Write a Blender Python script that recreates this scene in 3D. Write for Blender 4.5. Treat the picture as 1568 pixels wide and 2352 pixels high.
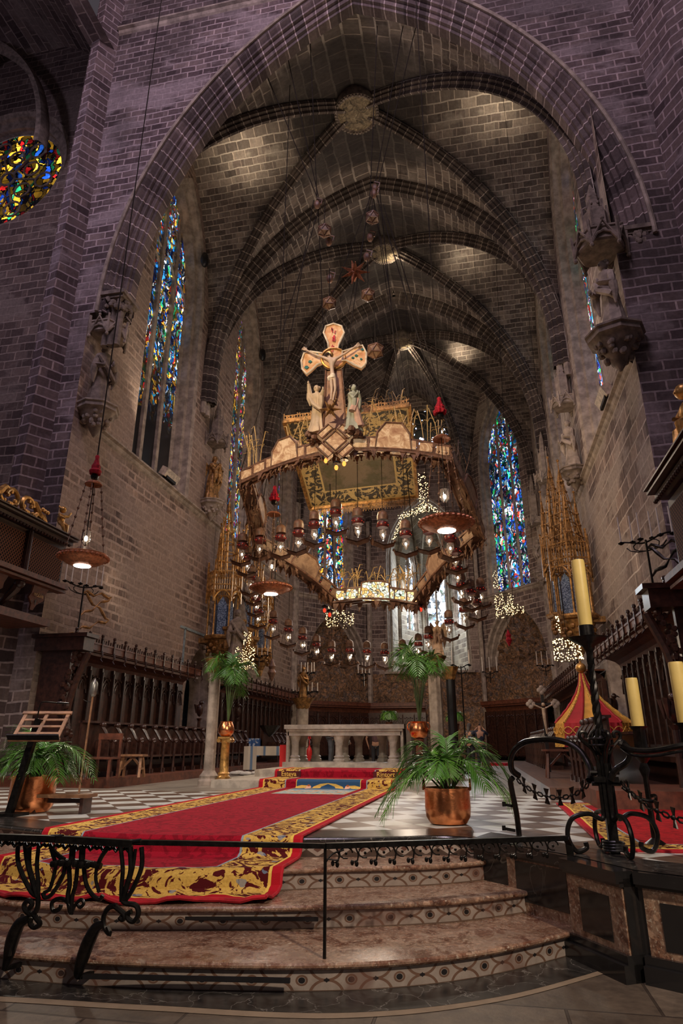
import bpy, bmesh, math, random
from mathutils import Vector, Matrix
random.seed(7)
R = math.radians
PI = math.pi
for _o in list(bpy.data.objects): bpy.data.objects.remove(_o)
SC = bpy.context.scene
COL = SC.collection

# ------------------------------------------------------------------ camera
F = 1484.0                                   # focal length in pixels of a 1568 px wide frame
PIT = math.atan(534 / F); YAW = 0.20383; H = 1.62
cam_d = bpy.data.cameras.new('camera'); cam = bpy.data.objects.new('camera', cam_d); COL.objects.link(cam)
cam_d.sensor_fit = 'HORIZONTAL'; cam_d.sensor_width = 36; cam_d.lens = 36 * F / 1568
cam_d.clip_start = 0.05; cam_d.clip_end = 300
cam.location = (0, 0, H); cam.rotation_euler = (PI / 2 + PIT, 0, YAW)
SC.camera = cam

# ------------------------------------------------------------------ light and exposure
SC.view_settings.view_transform = 'Standard'; SC.view_settings.look = 'None'
SC.view_settings.gamma = 1; SC.view_settings.use_curve_mapping = False
SC.view_settings.exposure = 0.0
W = bpy.data.worlds.new('world'); SC.world = W; W.use_nodes = True
W.node_tree.nodes['Background'].inputs[0].default_value = (0.62, 0.52, 0.60, 1)
W.node_tree.nodes['Background'].inputs[1].default_value = 0.09

def lamp(name, kind, loc, energy, color=(1, .82, .6), aim=None, size=.3, angle=70, blend=.6):
    d = bpy.data.lights.new(name, kind); o = bpy.data.objects.new(name, d); COL.objects.link(o)
    d.energy = energy; d.color = color; o.location = loc
    if kind == 'AREA': d.shape = 'DISK'; d.size = size
    elif kind != 'SUN': d.shadow_soft_size = size
    if kind == 'SPOT': d.spot_size = R(angle); d.spot_blend = blend
    if aim is not None: o.rotation_euler = (Vector(aim) - Vector(loc)).to_track_quat('-Z', 'Y').to_euler()
    return o
# daylight of the nave's clerestory, far behind and above the camera
lamp('nave_clerestory_light', 'AREA', (-3, 1, 32), 2300, (.88, .70, .88), aim=(-4, 16, 20), size=8)
# unseen spots out in the nave, on steps, altar, crown and candle stand
lamp('nave_spot_steps', 'SPOT', (5.5, -2, 9), 3900, (1, .86, .70), aim=(-1.5, 6.3, .3), size=.25, angle=62)
lamp('nave_spot_altar', 'SPOT', (-9.5, 3, 10), 2400, (1, .9, .78), aim=(-3.2, 13, .7), size=.25, angle=55)
lamp('nave_spot_crown', 'SPOT', (-8, 1, 14), 8500, (1, .76, .48), aim=(-3.2, 16, 11), size=.3, angle=38)
lamp('nave_spot_candlestand', 'SPOT', (-4, -3, 8), 700, (1, .86, .72), aim=(1.5, 7.5, 1), size=.25, angle=40)
lamp('chapel_fill', 'POINT', (-3.6, 20.5, 15), 520, (1, .80, .62), size=1.2)  # four added fill lights along the axis, warming the chapel walls; no fittings
lamp('chapel_fill', 'POINT', (-3.6, 31, 14), 420, (1, .80, .62), size=1.2)
lamp('chapel_fill', 'POINT', (-3.6, 24, 5.5), 260, (1, .80, .62), size=1.0)
lamp('chapel_fill', 'POINT', (-3.6, 36.5, 5.5), 380, (1, .80, .62), size=1.0)
# the visible small lamps close under the vaults
for (p, a, e) in (((-9.3, 20.9, 26.9), (-9.1, 21.7, 28.4), 130), ((2.6, 20.6, 27.1), (2.7, 21.4, 28.6), 130), ((-3.2, 30.1, 27.5), (-3.1, 31.2, 28.7), 100), ((-3.4, 39.2, 27.3), (-2.9, 40.6, 28.2), 260), ((.9, 29.7, 27.3), (1.1, 30.6, 28.5), 70), ((.3, 39.2, 26.9), (.5, 39.9, 28.2), 90)):
    lamp('vault_spot', 'SPOT', p, e, (1, .86, .62), aim=a, size=.06, angle=150, blend=.9)
lamp('crown_uplight', 'POINT', (-3.4, 18.2, 8.4), 200, (1, .70, .38), size=.25)  # uplight added under the tester, amid the crown's own lamps
lamp('aisle_fill', 'POINT', (-17, 9, 22), 900, (.7, .6, .85), size=.5)  # unseen fill added so that the dark aisle vault shows
# daylight falling into the raised end chapel
lamp('end_chapel_daylight', 'AREA', (-3.3, 55.5, 14.5), 900, (.86, .93, 1), aim=(-3.3, 48, 8), size=3)
# floodlights on the chapel cornices; the low last pair are bare spots over stalls
for (p, a, e, an) in (((-11.3, 20.0, 11.9), (-8.5, 18.6, 28), 800, 80), ((4.0, 20.0, 11.9), (.5, 19.0, 28), 800, 80),
                      ((-11.3, 29.0, 11.9), (-6, 29, 28), 480, 90), ((4.0, 29.0, 11.9), (0, 29, 28), 480, 90),
                      ((-10.8, 18.3, 6.0), (-11.8, 26, 10), 60, 120), ((3.6, 18.3, 6.0), (4.6, 26, 10), 60, 120)):
    lamp('chapel_floodlight', 'SPOT', p, e, (1, .84, .62), aim=a, size=.15, angle=an, blend=.8)

# ------------------------------------------------------------------ measuring: a photo pixel on a plane of the place
_c, _s, _cp, _sp = math.cos(YAW), math.sin(YAW), math.cos(PIT), math.sin(PIT)
def ray(u, v):
    x = (u - 784) / F; y = -(v - 1176) / F
    f = _cp - y * _sp; up = _sp + y * _cp
    return Vector((x * _c - f * _s, x * _s + f * _c, up))
def Pz(u, v, z): d = ray(u, v); return Vector((0, 0, H)) + d * ((z - H) / d.z)
def Px(u, v, x): d = ray(u, v); return Vector((0, 0, H)) + d * (x / d.x)
def Py(u, v, y): d = ray(u, v); return Vector((0, 0, H)) + d * (y / d.y)
def scl(p): return (Vector(p) - Vector((0, 0, H))).dot(Vector((-_s * _cp, _c * _cp, _sp))) / F   # metres per pixel there

# ------------------------------------------------------------------ shader helper
class V:
    def __init__(s, m, k): s.m = m; s.k = k
    def _o(s, op, b=None, c=None): return s.m.math(op, s, b, c)
    def __add__(s, b): return s._o('ADD', b)
    __radd__ = __add__
    def __sub__(s, b): return s._o('SUBTRACT', b)
    def __rsub__(s, b): return s.m.math('SUBTRACT', b, s)
    def __mul__(s, b): return s._o('MULTIPLY', b)
    __rmul__ = __mul__
    def __truediv__(s, b): return s._o('DIVIDE', b)
    def __gt__(s, b): return s._o('GREATER_THAN', b)
    def __lt__(s, b): return s._o('LESS_THAN', b)
    def fract(s): return s._o('FRACT')
    def floor(s): return s._o('FLOOR')
    def abs(s): return s._o('ABSOLUTE')
    def sin(s): return s._o('SINE')
    def sqrt(s): return s._o('SQRT')
    def min(s, b): return s._o('MINIMUM', b)
    def max(s, b): return s._o('MAXIMUM', b)
    def pow(s, b): return s._o('POWER', b)
class M:
    def __init__(s, name, rough=.6, metal=0, spec=.5):
        s.mat = bpy.data.materials.new(name); s.mat.use_nodes = True
        s.nt = s.mat.node_tree; s.b = s.nt.nodes['Principled BSDF']
        s.b.inputs['Roughness'].default_value = rough; s.b.inputs['Metallic'].default_value = metal
        s.b.inputs['Specular IOR Level'].default_value = spec
    def put(s, sock, v):
        if isinstance(v, V): s.nt.links.new(v.k, sock)
        elif isinstance(v, (tuple, list)) and sock.type == 'RGBA': sock.default_value = tuple(v)[:3] + (1,)
        elif isinstance(v, (tuple, list)): sock.default_value = tuple(v)[:3]
        elif v is not None: sock.default_value = v
    def math(s, op, a, b=None, c=None):
        n = s.nt.nodes.new('ShaderNodeMath'); n.operation = op
        for i, q in enumerate((a, b, c)):
            if q is not None: s.put(n.inputs[i], q)
        return V(s, n.outputs[0])
    def coord(s, kind='UV'):
        if kind == 'POS': n = s.nt.nodes.new('ShaderNodeNewGeometry'); return V(s, n.outputs['Position'])
        n = s.nt.nodes.new('ShaderNodeTexCoord'); return V(s, n.outputs[kind])
    def xyz(s, v):
        n = s.nt.nodes.new('ShaderNodeSeparateXYZ'); s.put(n.inputs[0], v); return [V(s, n.outputs[i]) for i in range(3)]
    def vec(s, x, y, z=0):
        n = s.nt.nodes.new('ShaderNodeCombineXYZ')
        for i, q in enumerate((x, y, z)): s.put(n.inputs[i], q)
        return V(s, n.outputs[0])
    def vmul(s, v, t):
        n = s.nt.nodes.new('ShaderNodeVectorMath'); n.operation = 'MULTIPLY'; s.put(n.inputs[0], v); s.put(n.inputs[1], t); return V(s, n.outputs[0])
    def vadd(s, v, t):
        n = s.nt.nodes.new('ShaderNodeVectorMath'); n.operation = 'ADD'; s.put(n.inputs[0], v); s.put(n.inputs[1], t); return V(s, n.outputs[0])
    def noise(s, v, scale, detail=4, rough=.55, dist=0, col=False):
        n = s.nt.nodes.new('ShaderNodeTexNoise'); s.put(n.inputs['Vector'], v); n.inputs['Scale'].default_value = scale
        n.inputs['Detail'].default_value = detail; n.inputs['Roughness'].default_value = rough; n.inputs['Distortion'].default_value = dist
        return V(s, n.outputs['Color' if col else 'Fac'])
    def voro(s, v, scale, feature='F1', out='Color', rand=1):
        n = s.nt.nodes.new('ShaderNodeTexVoronoi'); n.feature = feature; s.put(n.inputs['Vector'], v)
        n.inputs['Scale'].default_value = scale; n.inputs['Randomness'].default_value = rand; return V(s, n.outputs[out])
    def mix(s, f, a, b, mode='MIX'):
        n = s.nt.nodes.new('ShaderNodeMix'); n.data_type = 'RGBA'; n.blend_type = mode
        s.put(n.inputs[0], f); s.put(n.inputs[6], a); s.put(n.inputs[7], b); return V(s, n.outputs[2])
    def ramp(s, f, stops, interp='LINEAR'):
        n = s.nt.nodes.new('ShaderNodeValToRGB'); s.put(n.inputs[0], f); cr = n.color_ramp; cr.interpolation = interp
        while len(cr.elements) < len(stops): cr.elements.new(.5)
        for e, (p, c) in zip(cr.elements, stops): e.position = p; e.color = tuple(c)[:3] + (1,)
        return V(s, n.outputs[0])
    def step(s, f, a, b):
        n = s.nt.nodes.new('ShaderNodeMapRange'); n.interpolation_type = 'SMOOTHSTEP'; s.put(n.inputs[0], f)
        n.inputs[1].default_value = a; n.inputs[2].default_value = b; return V(s, n.outputs[0])
    def brick(s, v, w, h, c1, c2, cm, mort=.02, smooth=.3, bias=0, off=.5):
        n = s.nt.nodes.new('ShaderNodeTexBrick'); s.put(n.inputs['Vector'], v); n.offset = off
        for k, q in (('Color1', c1), ('Color2', c2), ('Mortar', cm), ('Scale', 1), ('Mortar Size', mort), ('Mortar Smooth', smooth), ('Bias', bias), ('Brick Width', w), ('Row Height', h)):
            s.put(n.inputs[k], q)
        return V(s, n.outputs['Color']), V(s, n.outputs['Fac'])
    def color(s, v): s.put(s.b.inputs['Base Color'], v); return s
    def rough(s, v): s.put(s.b.inputs['Roughness'], v); return s
    def emit(s, v, st=1): s.put(s.b.inputs['Emission Color'], v); s.put(s.b.inputs['Emission Strength'], st); return s
    def bump(s, h, dist=.02, st=1):
        n = s.nt.nodes.new('ShaderNodeBump'); s.put(n.inputs['Height'], h); n.inputs['Distance'].default_value = dist
        n.inputs['Strength'].default_value = st; s.nt.links.new(n.outputs[0], s.b.inputs['Normal']); return s

def masonry(name, w=.62, h=.3, dark=(.10, .075, .07), mid=(.23, .17, .145), mort=(.42, .33, .28), msize=.03, patch=.5, soot=0.0, bias=0):
    m = M(name, .85, spec=.25); uv = m.coord('UV')
    n2 = m.noise(uv, 1.3, 3, col=True)
    wob = m.vmul(m.vadd(n2, (-.5, -.5, -.5)), (.12, .12, 0))
    p = m.vadd(uv, wob)
    c, f = m.brick(p, w, h, dark, mid, mort, msize, .25, bias)
    c2, f2 = m.brick(m.vadd(p, (w * 3.3, h * 8, 0)), w, h, (.55, .5, .5), (1.25, 1.2, 1.15), (1, 1, 1), msize, .3)
    c = m.mix(1.0, c, c2, 'MULTIPLY')
    pl = m.step(m.noise(m.vmul(uv, (.5, 1, 1)), .45, 5, .62), .62 - patch * .2, .70 - patch * .2)      # lime wash left over the blocks
    c = m.mix(pl * .72, c, m.mix(m.noise(uv, 5, 4), (mort[0] * .62, mort[1] * .62, mort[2] * .62), (mort[0] * .95, mort[1] * .95, mort[2] * .95)))
    if soot:
        so = m.step(m.noise(uv, .22, 4, .6), .44, .62)
        c = m.mix(so * soot, c, (.035, .028, .026))
    g = m.noise(uv, 9, 5, .65)
    c = m.mix(.55, c, m.ramp(g, [(.3, (.5, .5, .5)), (.75, (1.4, 1.4, 1.4))]), 'MULTIPLY')
    m.color(c); m.bump((1 - f) * .6 + g * .3, .03, .6)
    return m.mat
def plain(name, col, rough=.6, metal=0, var=.35, scale=6, spec=.5, bump=0):
    m = M(name, rough, metal, spec); o = m.coord('Object'); g = m.noise(o, scale, 5, .6)
    a = tuple(k * (1 - var) for k in col); b = tuple(min(1, k * (1 + var)) for k in col)
    m.color(m.mix(m.step(g, .3, .7), a, b))
    if bump: m.bump(g, bump)
    return m.mat
def glow(name, col, st):
    m = M(name, .5); m.color((0, 0, 0)); m.emit(col, st); return m.mat

MT = {}
MT['wall'] = masonry('chapel_masonry', w=.5, h=.29, dark=(.075, .055, .05), mid=(.30, .215, .17), mort=(.41, .30, .245), msize=.05, patch=.95, bias=.35)
MT['wallR'] = masonry('chapel_masonry_right', w=.9, h=.45, patch=.8, dark=(.17, .13, .12), mid=(.3, .23, .2), mort=(.5, .41, .36), msize=.03)
MT['nave'] = masonry('nave_masonry', w=.62, h=.3, dark=(.10, .07, .074), mid=(.20, .15, .145), mort=(.42, .33, .33), patch=.62, soot=.55)
MT['apse'] = masonry('apse_masonry', w=.7, h=.33, patch=.6, dark=(.12, .09, .085))
MT['web'] = masonry('vault_web_masonry', w=.62, h=.3, dark=(.12, .098, .088), mid=(.25, .205, .18), mort=(.42, .35, .30), msize=.024, patch=.35, soot=.85)
MT['rib'] = masonry('rib_masonry', w=.42, h=3.0, dark=(.07, .055, .048), mid=(.14, .11, .095), mort=(.42, .36, .31), msize=.02, patch=.1)
MT['ribn'] = masonry('arch_masonry', w=.5, h=4.0, dark=(.10, .08, .078), mid=(.19, .145, .14), mort=(.55, .46, .45), msize=.022, patch=.1)
MT['stone'] = plain('carved_stone', (.33, .265, .215), .8, var=.35, scale=3, spec=.25, bump=.02)
MT['stoned'] = plain('dark_carved_stone', (.2, .155, .125), .8, var=.4, scale=4, spec=.25, bump=.02)
MT['marblealtar'] = plain('altar_alabaster', (.42, .36, .29), .45, var=.25, scale=5, spec=.5)
MT['wood'] = plain('dark_walnut', (.045, .017, .011), .32, var=.5, scale=9, spec=.6)
MT['woodp'] = plain('panelling_walnut', (.055, .019, .012), .5, var=.45, scale=7, spec=.5)
MT['woodr'] = plain('reddish_wood', (.12, .036, .018), .5, var=.4, scale=7, spec=.5)
MT['woodl'] = plain('light_oak', (.30, .15, .075), .4, var=.35, scale=6)
MT['iron'] = plain('wrought_iron', (.022, .019, .017), .33, metal=.75, var=.4, scale=20, spec=.5)
MT['gold'] = plain('gilded_wood', (.55, .30, .09), .36, metal=.75, var=.5, scale=7)
MT['goldd'] = plain('old_gold', (.30, .155, .05), .45, metal=.55, var=.6, scale=8)
MT['copper'] = plain('hammered_copper', (.72, .27, .11), .27, metal=1, var=.35, scale=4, bump=.01)
MT['copperd'] = plain('dull_copper_sheet', (.45, .17, .08), .42, metal=.6, var=.4, scale=14, bump=.01)
MT['candle'] = plain('beeswax', (.78, .56, .17), .45, var=.06)
MT['white'] = plain('white_wax', (.75, .68, .58), .5, var=.06)
MT['velvet'] = plain('crimson_velvet', (.35, .008, .02), .75, var=.5, scale=15, spec=.3)
MT['black'] = plain('black_lacquer', (.012, .011, .012), .35, var=.2)
MT['bulb'] = glow('fairy_bulb_glow', (1, .66, .28), 5)
MT['bulbw'] = glow('lamp_bulb_glow', (1, .82, .6), 14)
MT['rope'] = plain('dark_rope', (.03, .024, .02), .95, spec=.1)
MT['disc'] = glow('disc_lamp_glow', (1, .93, .84), 26)
MT['red'] = glow('red_glass_glow', (1, .05, .02), 1.3)
MT['amber'] = glow('amber_glass_glow', (1, .30, .05), 2.5)

# ------------------------------------------------------------------ mesh helper
class MB:
    def __init__(s): s.v = []; s.f = []; s.uv = []; s.mi = []; s.cur = 0
    def add(s, vs, fs, uvs=None):
        o = len(s.v); s.v += [tuple(q) for q in vs]
        for k, f in enumerate(fs):
            s.f.append([i + o for i in f]); s.mi.append(s.cur)
            s.uv.append(uvs[k] if uvs else None)
        return s
    def quad(s, a, b, c, d, uv=None): return s.add([a, b, c, d], [(0, 1, 2, 3)], [uv] if uv else None)
    def box(s, c, size, rz=0, M4=None):
        x, y, z = (q / 2 for q in size); vs = [Vector((i * x, j * y, k * z)) for i in (-1, 1) for j in (-1, 1) for k in (-1, 1)]
        m = Matrix.Translation(Vector(c)) @ (M4 if M4 is not None else Matrix.Rotation(rz, 4, 'Z'))
        return s.add([m @ q for q in vs], [(0, 1, 3, 2), (4, 6, 7, 5), (0, 4, 5, 1), (2, 3, 7, 6), (0, 2, 6, 4), (1, 5, 7, 3)])
    def bar(s, a, b, w, h=None):
        a = Vector(a); b = Vector(b); d = b - a
        if d.length < 1e-6: return s
        return s.box((a + b) / 2, (w, h or w, d.length), M4=d.to_track_quat('Z', 'Y').to_matrix().to_4x4())
    def cyl(s, a, b, r0, r1=None, n=12, cap=True):
        return s.tube([a, b], [r0, r0 if r1 is None else r1], n, cap)
    def tube(s, pts, r, n=8, cap=True, closed=False):
        pts = [Vector(p) for p in pts]; m = len(pts)
        if not isinstance(r, (list, tuple)): r = [r] * m
        vs = []; up = None
        for i, p in enumerate(pts):
            if closed: t = pts[(i + 1) % m] - pts[i - 1]
            else: t = pts[min(i + 1, m - 1)] - pts[max(i - 1, 0)]
            if t.length < 1e-9: t = Vector((0, 0, 1))
            t.normalize()
            if up is None: up = Vector((0, 0, 1)) if abs(t.z) < .9 else Vector((1, 0, 0))
            a = t.cross(up)
            if a.length < 1e-4: a = t.cross(Vector((0, 1, 0)))
            a.normalize(); b = a.cross(t).normalized(); up = b
            for k in range(n):
                q = 2 * PI * k / n; vs.append(p + (a * math.cos(q) + b * math.sin(q)) * r[i])
        fs = []
        for i in range(m if closed else m - 1):
            j = (i + 1) % m
            for k in range(n): l = (k + 1) % n; fs.append((i * n + k, i * n + l, j * n + l, j * n + k))
        if cap and not closed: fs += [tuple(range(n))[::-1], tuple(range((m - 1) * n, m * n))]
        return s.add(vs, fs)
    def lathe(s, prof, c=(0, 0, 0), n=20, sx=1, sy=1, fold=0, nf=9, m4=None):
        vs = []; c = Vector(c)
        for (r, z) in prof:
            for k in range(n):
                q = 2 * PI * k / n; rr = r * (1 + fold * math.sin(nf * q + z * 1.5))
                p = Vector((rr * math.cos(q) * sx, rr * math.sin(q) * sy, z))
                vs.append((m4 @ p if m4 else p) + c)
        fs = [(i * n + k, i * n + (k + 1) % n, (i + 1) * n + (k + 1) % n, (i + 1) * n + k) for i in range(len(prof) - 1) for k in range(n)]
        fs += [tuple(range(n))[::-1], tuple(range((len(prof) - 1) * n, len(prof) * n))]
        return s.add(vs, fs)
    def ball(s, c, r, n=10, m=7, sc=(1, 1, 1), m4=None):
        prof = [(r * math.sin(PI * i / m), -r * math.cos(PI * i / m)) for i in range(m + 1)]
        prof[0] = (r * .02, -r); prof[-1] = (r * .02, r)
        q = Matrix.Diagonal((sc[0], sc[1], sc[2], 1)); q = (m4 @ q) if m4 else q
        return s.lathe(prof, c, n, m4=q)
    def prism(s, poly, a, b, flip=False):
        """poly: 3D points of one face, extruded by vector a (b unused)"""
        n = len(poly); a = Vector(a); vs = [Vector(p) for p in poly] + [Vector(p) + a for p in poly]
        return s.add(vs, [tuple(range(n))[::-1], tuple(range(n, 2 * n))] + [(i, (i + 1) % n, n + (i + 1) % n, n + i) for i in range(n)])
    def sweep(s, pts, prof, side, closed=False, uv=True):
        """profile (a, b): a along `side` (constant or list), b along the inward normal"""
        pts = [Vector(p) for p in pts]; m = len(pts); n = len(prof); vs = []; L = [0]
        for i in range(1, m): L.append(L[-1] + (pts[i] - pts[i - 1]).length)
        for i, p in enumerate(pts):
            t = (pts[min(i + 1, m - 1)] - pts[max(i - 1, 0)]).normalized()
            sd = Vector(side[i] if isinstance(side, list) else side); sd = (sd - t * sd.dot(t)).normalized(); nn = t.cross(sd)
            for (a, b) in prof: vs.append(p + sd * a + nn * b)
        fs = []; uvs = []
        P = [0]
        for k in range(1, n + 1): P.append(P[-1] + math.hypot(prof[k % n][0] - prof[k - 1][0], prof[k % n][1] - prof[k - 1][1]))
        for i in range(m - 1):
            for k in range(n if closed else n - 1):
                l = (k + 1) % n; fs.append((i * n + k, i * n + l, (i + 1) * n + l, (i + 1) * n + k))
                uvs.append([(L[i], P[k]), (L[i], P[k + 1]), (L[i + 1], P[k + 1]), (L[i + 1], P[k])])
        return s.add(vs, fs, uvs if uv else None)
    def build(s, name, mat, parent=None, smooth=False, kind=None, origin=None):
        me = bpy.data.meshes.new(name); me.from_pydata(s.v, [], s.f); 
        ms = mat if isinstance(mat, (list, tuple)) else [mat]
        for q in ms: me.materials.append(q)
        if any(s.mi): me.polygons.foreach_set('material_index', s.mi)
        if any(s.uv):
            ul = me.uv_layers.new(name='UVMap').data; li = 0
            for f, u in zip(s.f, s.uv):
                for k in range(len(f)):
                    if u: ul[li].uv = u[k]
                    li += 1
        if smooth: me.polygons.foreach_set('use_smooth', [True] * len(me.polygons))
        me.update()
        if smooth:
            try: me.set_sharp_from_angle(angle=R(42))
            except Exception: pass
        o = bpy.data.objects.new(name, me); COL.objects.link(o)
        if parent: o.parent = parent
        if kind: o['kind'] = kind
        return o
def tag(o, label, cat, group=None, kind=None):
    o['label'] = label; o['category'] = cat
    if group: o['group'] = group
    if kind: o['kind'] = kind
    return o
def thing(name, label, cat, loc=(0, 0, 0), rz=0, group=None):
    o = bpy.data.objects.new(name, None); COL.objects.link(o); o.location = loc; o.rotation_euler = (0, 0, rz); o.empty_display_size = .2
    return tag(o, label, cat, group)
def copy_tree(o, parent=None, top=True):
    c = o.copy(); COL.objects.link(c); c.parent = parent
    for ch in [q for q in bpy.data.objects if q.parent == o]: copy_tree(ch, c, False)
    return c
def dup(o, loc, rz=None, label=None, group=None, scale=None):
    kids = [q for q in o.children]; c = o.copy(); COL.objects.link(c)
    for ch in kids:
        d = ch.copy(); COL.objects.link(d); d.parent = c
        for g in ch.children:
            e = g.copy(); COL.objects.link(e); e.parent = d
    c.location = loc
    if rz is not None: c.rotation_euler = (0, 0, rz)
    if scale is not None: c.scale = (scale,) * 3 if not isinstance(scale, tuple) else scale
    if label: c['label'] = label
    if group: c['group'] = group
    return c
def struct(name, mb, mat, smooth=False): return mb.build(name, mat, None, smooth, 'structure')
def rotz(a): return Matrix.Rotation(a, 4, 'Z')
# ================================================================== the building
XL, XR, X0 = -11.9, 4.64, -3.63        # chapel side walls and axis
AW = (XR - XL) / 2
ZF = .67                               # sanctuary floor
ZS, ZA = 18.0, 28.8                    # springing and crown of the chapel vault
SILL = 11.5
def arc(a, rise, x):
    Rr = (a * a + rise * rise) / (2 * a); q = Rr * Rr - (abs(x) + Rr - a) ** 2
    return math.sqrt(max(q, 0))
def archpts(a, rise, n=14):
    """pointed arch outline, from left spring to right spring, evenly along the arc"""
    Rr = (a * a + rise * rise) / (2 * a); th = math.atan2(rise, Rr - a); out = []
    for i in range(n + 1): t = th * i / n; out.append((-(Rr * math.cos(t) - (Rr - a)), Rr * math.sin(t)))
    return out + [(-x, z) for x, z in out[-2::-1]]
def vz(s): return ZS + arc(1.0 * AW, ZA - ZS, s * AW)

# --- nave floor, border strip and threshold
m = M('flagstones', .5, spec=.4); uv = m.coord('POS')
c, f = m.brick(m.vadd(m.vmul(uv, (1, 1, 1)), (.2, .1, 0)), 1.25, .8, (.075, .055, .04), (.13, .10, .074), (.045, .032, .024), .012)
c = m.mix(.8, c, m.ramp(m.noise(uv, 7, 6, .7), [(.3, (.45, .42, .4)), (.7, (1.35, 1.3, 1.2))]), 'MULTIPLY')
m.color(c); m.bump(m.noise(uv, 14, 5) * .4 + (1 - f) * .6, .012); MT['flag'] = m.mat
m = M('dark_marble', .22, spec=.6); uv = m.coord('POS')
vn = m.voro(m.vadd(uv, m.vmul(m.noise(uv, 3, 4, col=True), (.5, .5, .5))), 3.2, 'DISTANCE_TO_EDGE', 'Distance')
c = m.mix(m.step(vn, 0, .02), (.15, .135, .115), m.ramp(m.noise(uv, 9, 6, .65), [(.35, (.012, .011, .010)), (.7, (.05, .044, .038))]))
m.color(c); MT['dmarble'] = m.mat
m = M('black_marble', .12, spec=.7); uv = m.coord('Object')
wv = m.noise(uv, 1.6, 3, .5, 2.2)
vein = 1 - m.step((wv - .5).abs(), 0, .012)
m.color(m.mix(vein * .5 * m.step(m.noise(uv, .9, 2), .5, .62), m.mix(m.noise(uv, 5, 4), (.010, .009, .009), (.022, .020, .019)), (.30, .27, .22))); MT['bmarble'] = m.mat
m = M('red_breccia', .2, spec=.6); uv = m.coord('POS')
a = m.noise(uv, 5, 7, .75, .6); b = m.voro(m.vadd(uv, m.vmul(m.noise(uv, 6, 3, col=True), (.2, .2, .2))), 34)
c = m.ramp(a, [(.32, (.085, .032, .02)), (.43, (.20, .10, .062)), (.52, (.33, .215, .145)), (.6, (.25, .14, .09)), (.7, (.58, .48, .35))])
c = m.mix(.5, c, m.ramp(m.xyz(b)[0], [(0, (.45, .35, .32)), (.6, (1, .95, .9)), (1, (1.9, 1.8, 1.7))]), 'MULTIPLY')
c = m.mix(m.step(m.noise(uv, 38, 3, .6), .57, .66) * .6, c, (.60, .50, .38)); c = m.mix(m.step(m.noise(uv, 1.2, 3), .5, .6) * .35, c, (.12, .045, .03))
m.color(c); m.rough(m.step(a, .2, .9) * .35 + .12); MT['breccia'] = m.mat
m = M('sandstone_strip', .7, spec=.3); uv = m.coord('POS')
m.color(m.mix(m.noise(uv, 6, 6, .7), (.14, .10, .065), (.33, .24, .155))); MT['sand'] = m.mat

b = MB(); b.quad((-26, -14, -.08), (16, -14, -.08), (16, 17, -.08), (-26, 17, -.08)); struct('floor', b, MT['flag'])

# step edges measured on the photograph (pixel -> the plane of each tread)
def bez(pts, n=24):
    out = []; m_ = len(pts)
    for i in range(m_ - 1):
        p0 = pts[max(i - 1, 0)]; p1 = pts[i]; p2 = pts[i + 1]; p3 = pts[min(i + 2, m_ - 1)]
        for k in range(n):
            t = k / n
            out.append(.5 * ((2 * p1) + (p2 - p0) * t + (2 * p0 - 5 * p1 + 4 * p2 - p3) * t * t + (3 * p1 - p0 - 3 * p2 + p3) * t ** 3))
    return out + [pts[-1]]
STZ = [.108, .295, .483, .67]
E1 = [Vector((-7.2, 6.4, 0)), Vector((-5.4, 5.35, 0))] + [Pz(u, v, STZ[0]) for u, v in ((0, 2187), (340, 2208), (784, 2212), (1100, 2185), (1352, 2130))]
E2 = [Vector((-7.4, 7.1, 0)), Vector((-5.6, 6.2, 0))] + [Pz(u, v, STZ[1]) for u, v in ((120, 2078), (500, 2083), (784, 2078), (1050, 2066), (1240, 2043))]
E3 = [Vector((-7.5, 7.8, 0)), Vector((-5.8, 7.1, 0))] + [Pz(u, v, STZ[2]) for u, v in ((250, 2005), (784, 1992), (1000, 1986), (1158, 1972))]
E4 = [Vector((-7.6, 8.7, 0)), Pz(0, 1896, ZF), Pz(300, 1922, ZF), Pz(784, 1925, ZF), Pz(1000, 1921, ZF), Pz(1085, 1926, ZF)]
EDG = [bez([Vector((p.x, p.y, 0)) for p in e]) for e in (E1, E2, E3, E4)]

# inlaid riser material: interlaced rings, black quatrefoils
m = M('inlaid_riser_marble', .3, spec=.5); u, v, _ = m.xyz(m.coord('UV')); pos = m.coord('POS')
per = .37
cu = (u / per).fract() - .5; cv = v - .5                       # v runs 0..1 over the riser
X = cu * per; Y = cv * .19
r1 = (X * X + Y * Y).sqrt()
X2 = ((u / per + .5).fract() - .5) * per; r2 = (X2 * X2 + Y * Y).sqrt()
Y3 = cv.abs() - .5; r3 = (X * X + (Y3 * .19) * (Y3 * .19)).sqrt()
ring = ((r1 - .038).abs() < .008).max((((X2 * X2 + (Y3 * .19 - .03) * (Y3 * .19 - .03)).sqrt() - .125).abs() < .011))
ang = (X2.abs() * Y.abs()) * 240
dot = (r1 < .026).max((X2.abs() + Y.abs() + ang * .05) < .022).max(((X2.abs() - .012).abs() + Y.abs()) < .013)
base = m.mix(m.noise(pos, 9, 5, .7), (.20, .15, .12), (.46, .37, .31))
c = m.mix(ring, base, m.mix(m.noise(pos, 12, 4), (.10, .05, .03), (.22, .12, .08)))
c = m.mix(dot, c, (.018, .015, .015))
c = m.mix(m.step(m.noise(pos, 1.5, 4), .55, .64) * .55, c, (.16, .07, .05))
edge = (cv.abs() > .43)
c = m.mix(edge, c, (.14, .085, .06)); m.color(c); MT['riser'] = m.mat
m = M('diamond_inlay_riser', .3, spec=.5); u, v, _ = m.xyz(m.coord('UV')); pos = m.coord('POS')
cu = ((u / .24).fract() - .5).abs() * 2; cv = (v - .5).abs() * 2
d = cu + cv
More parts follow.
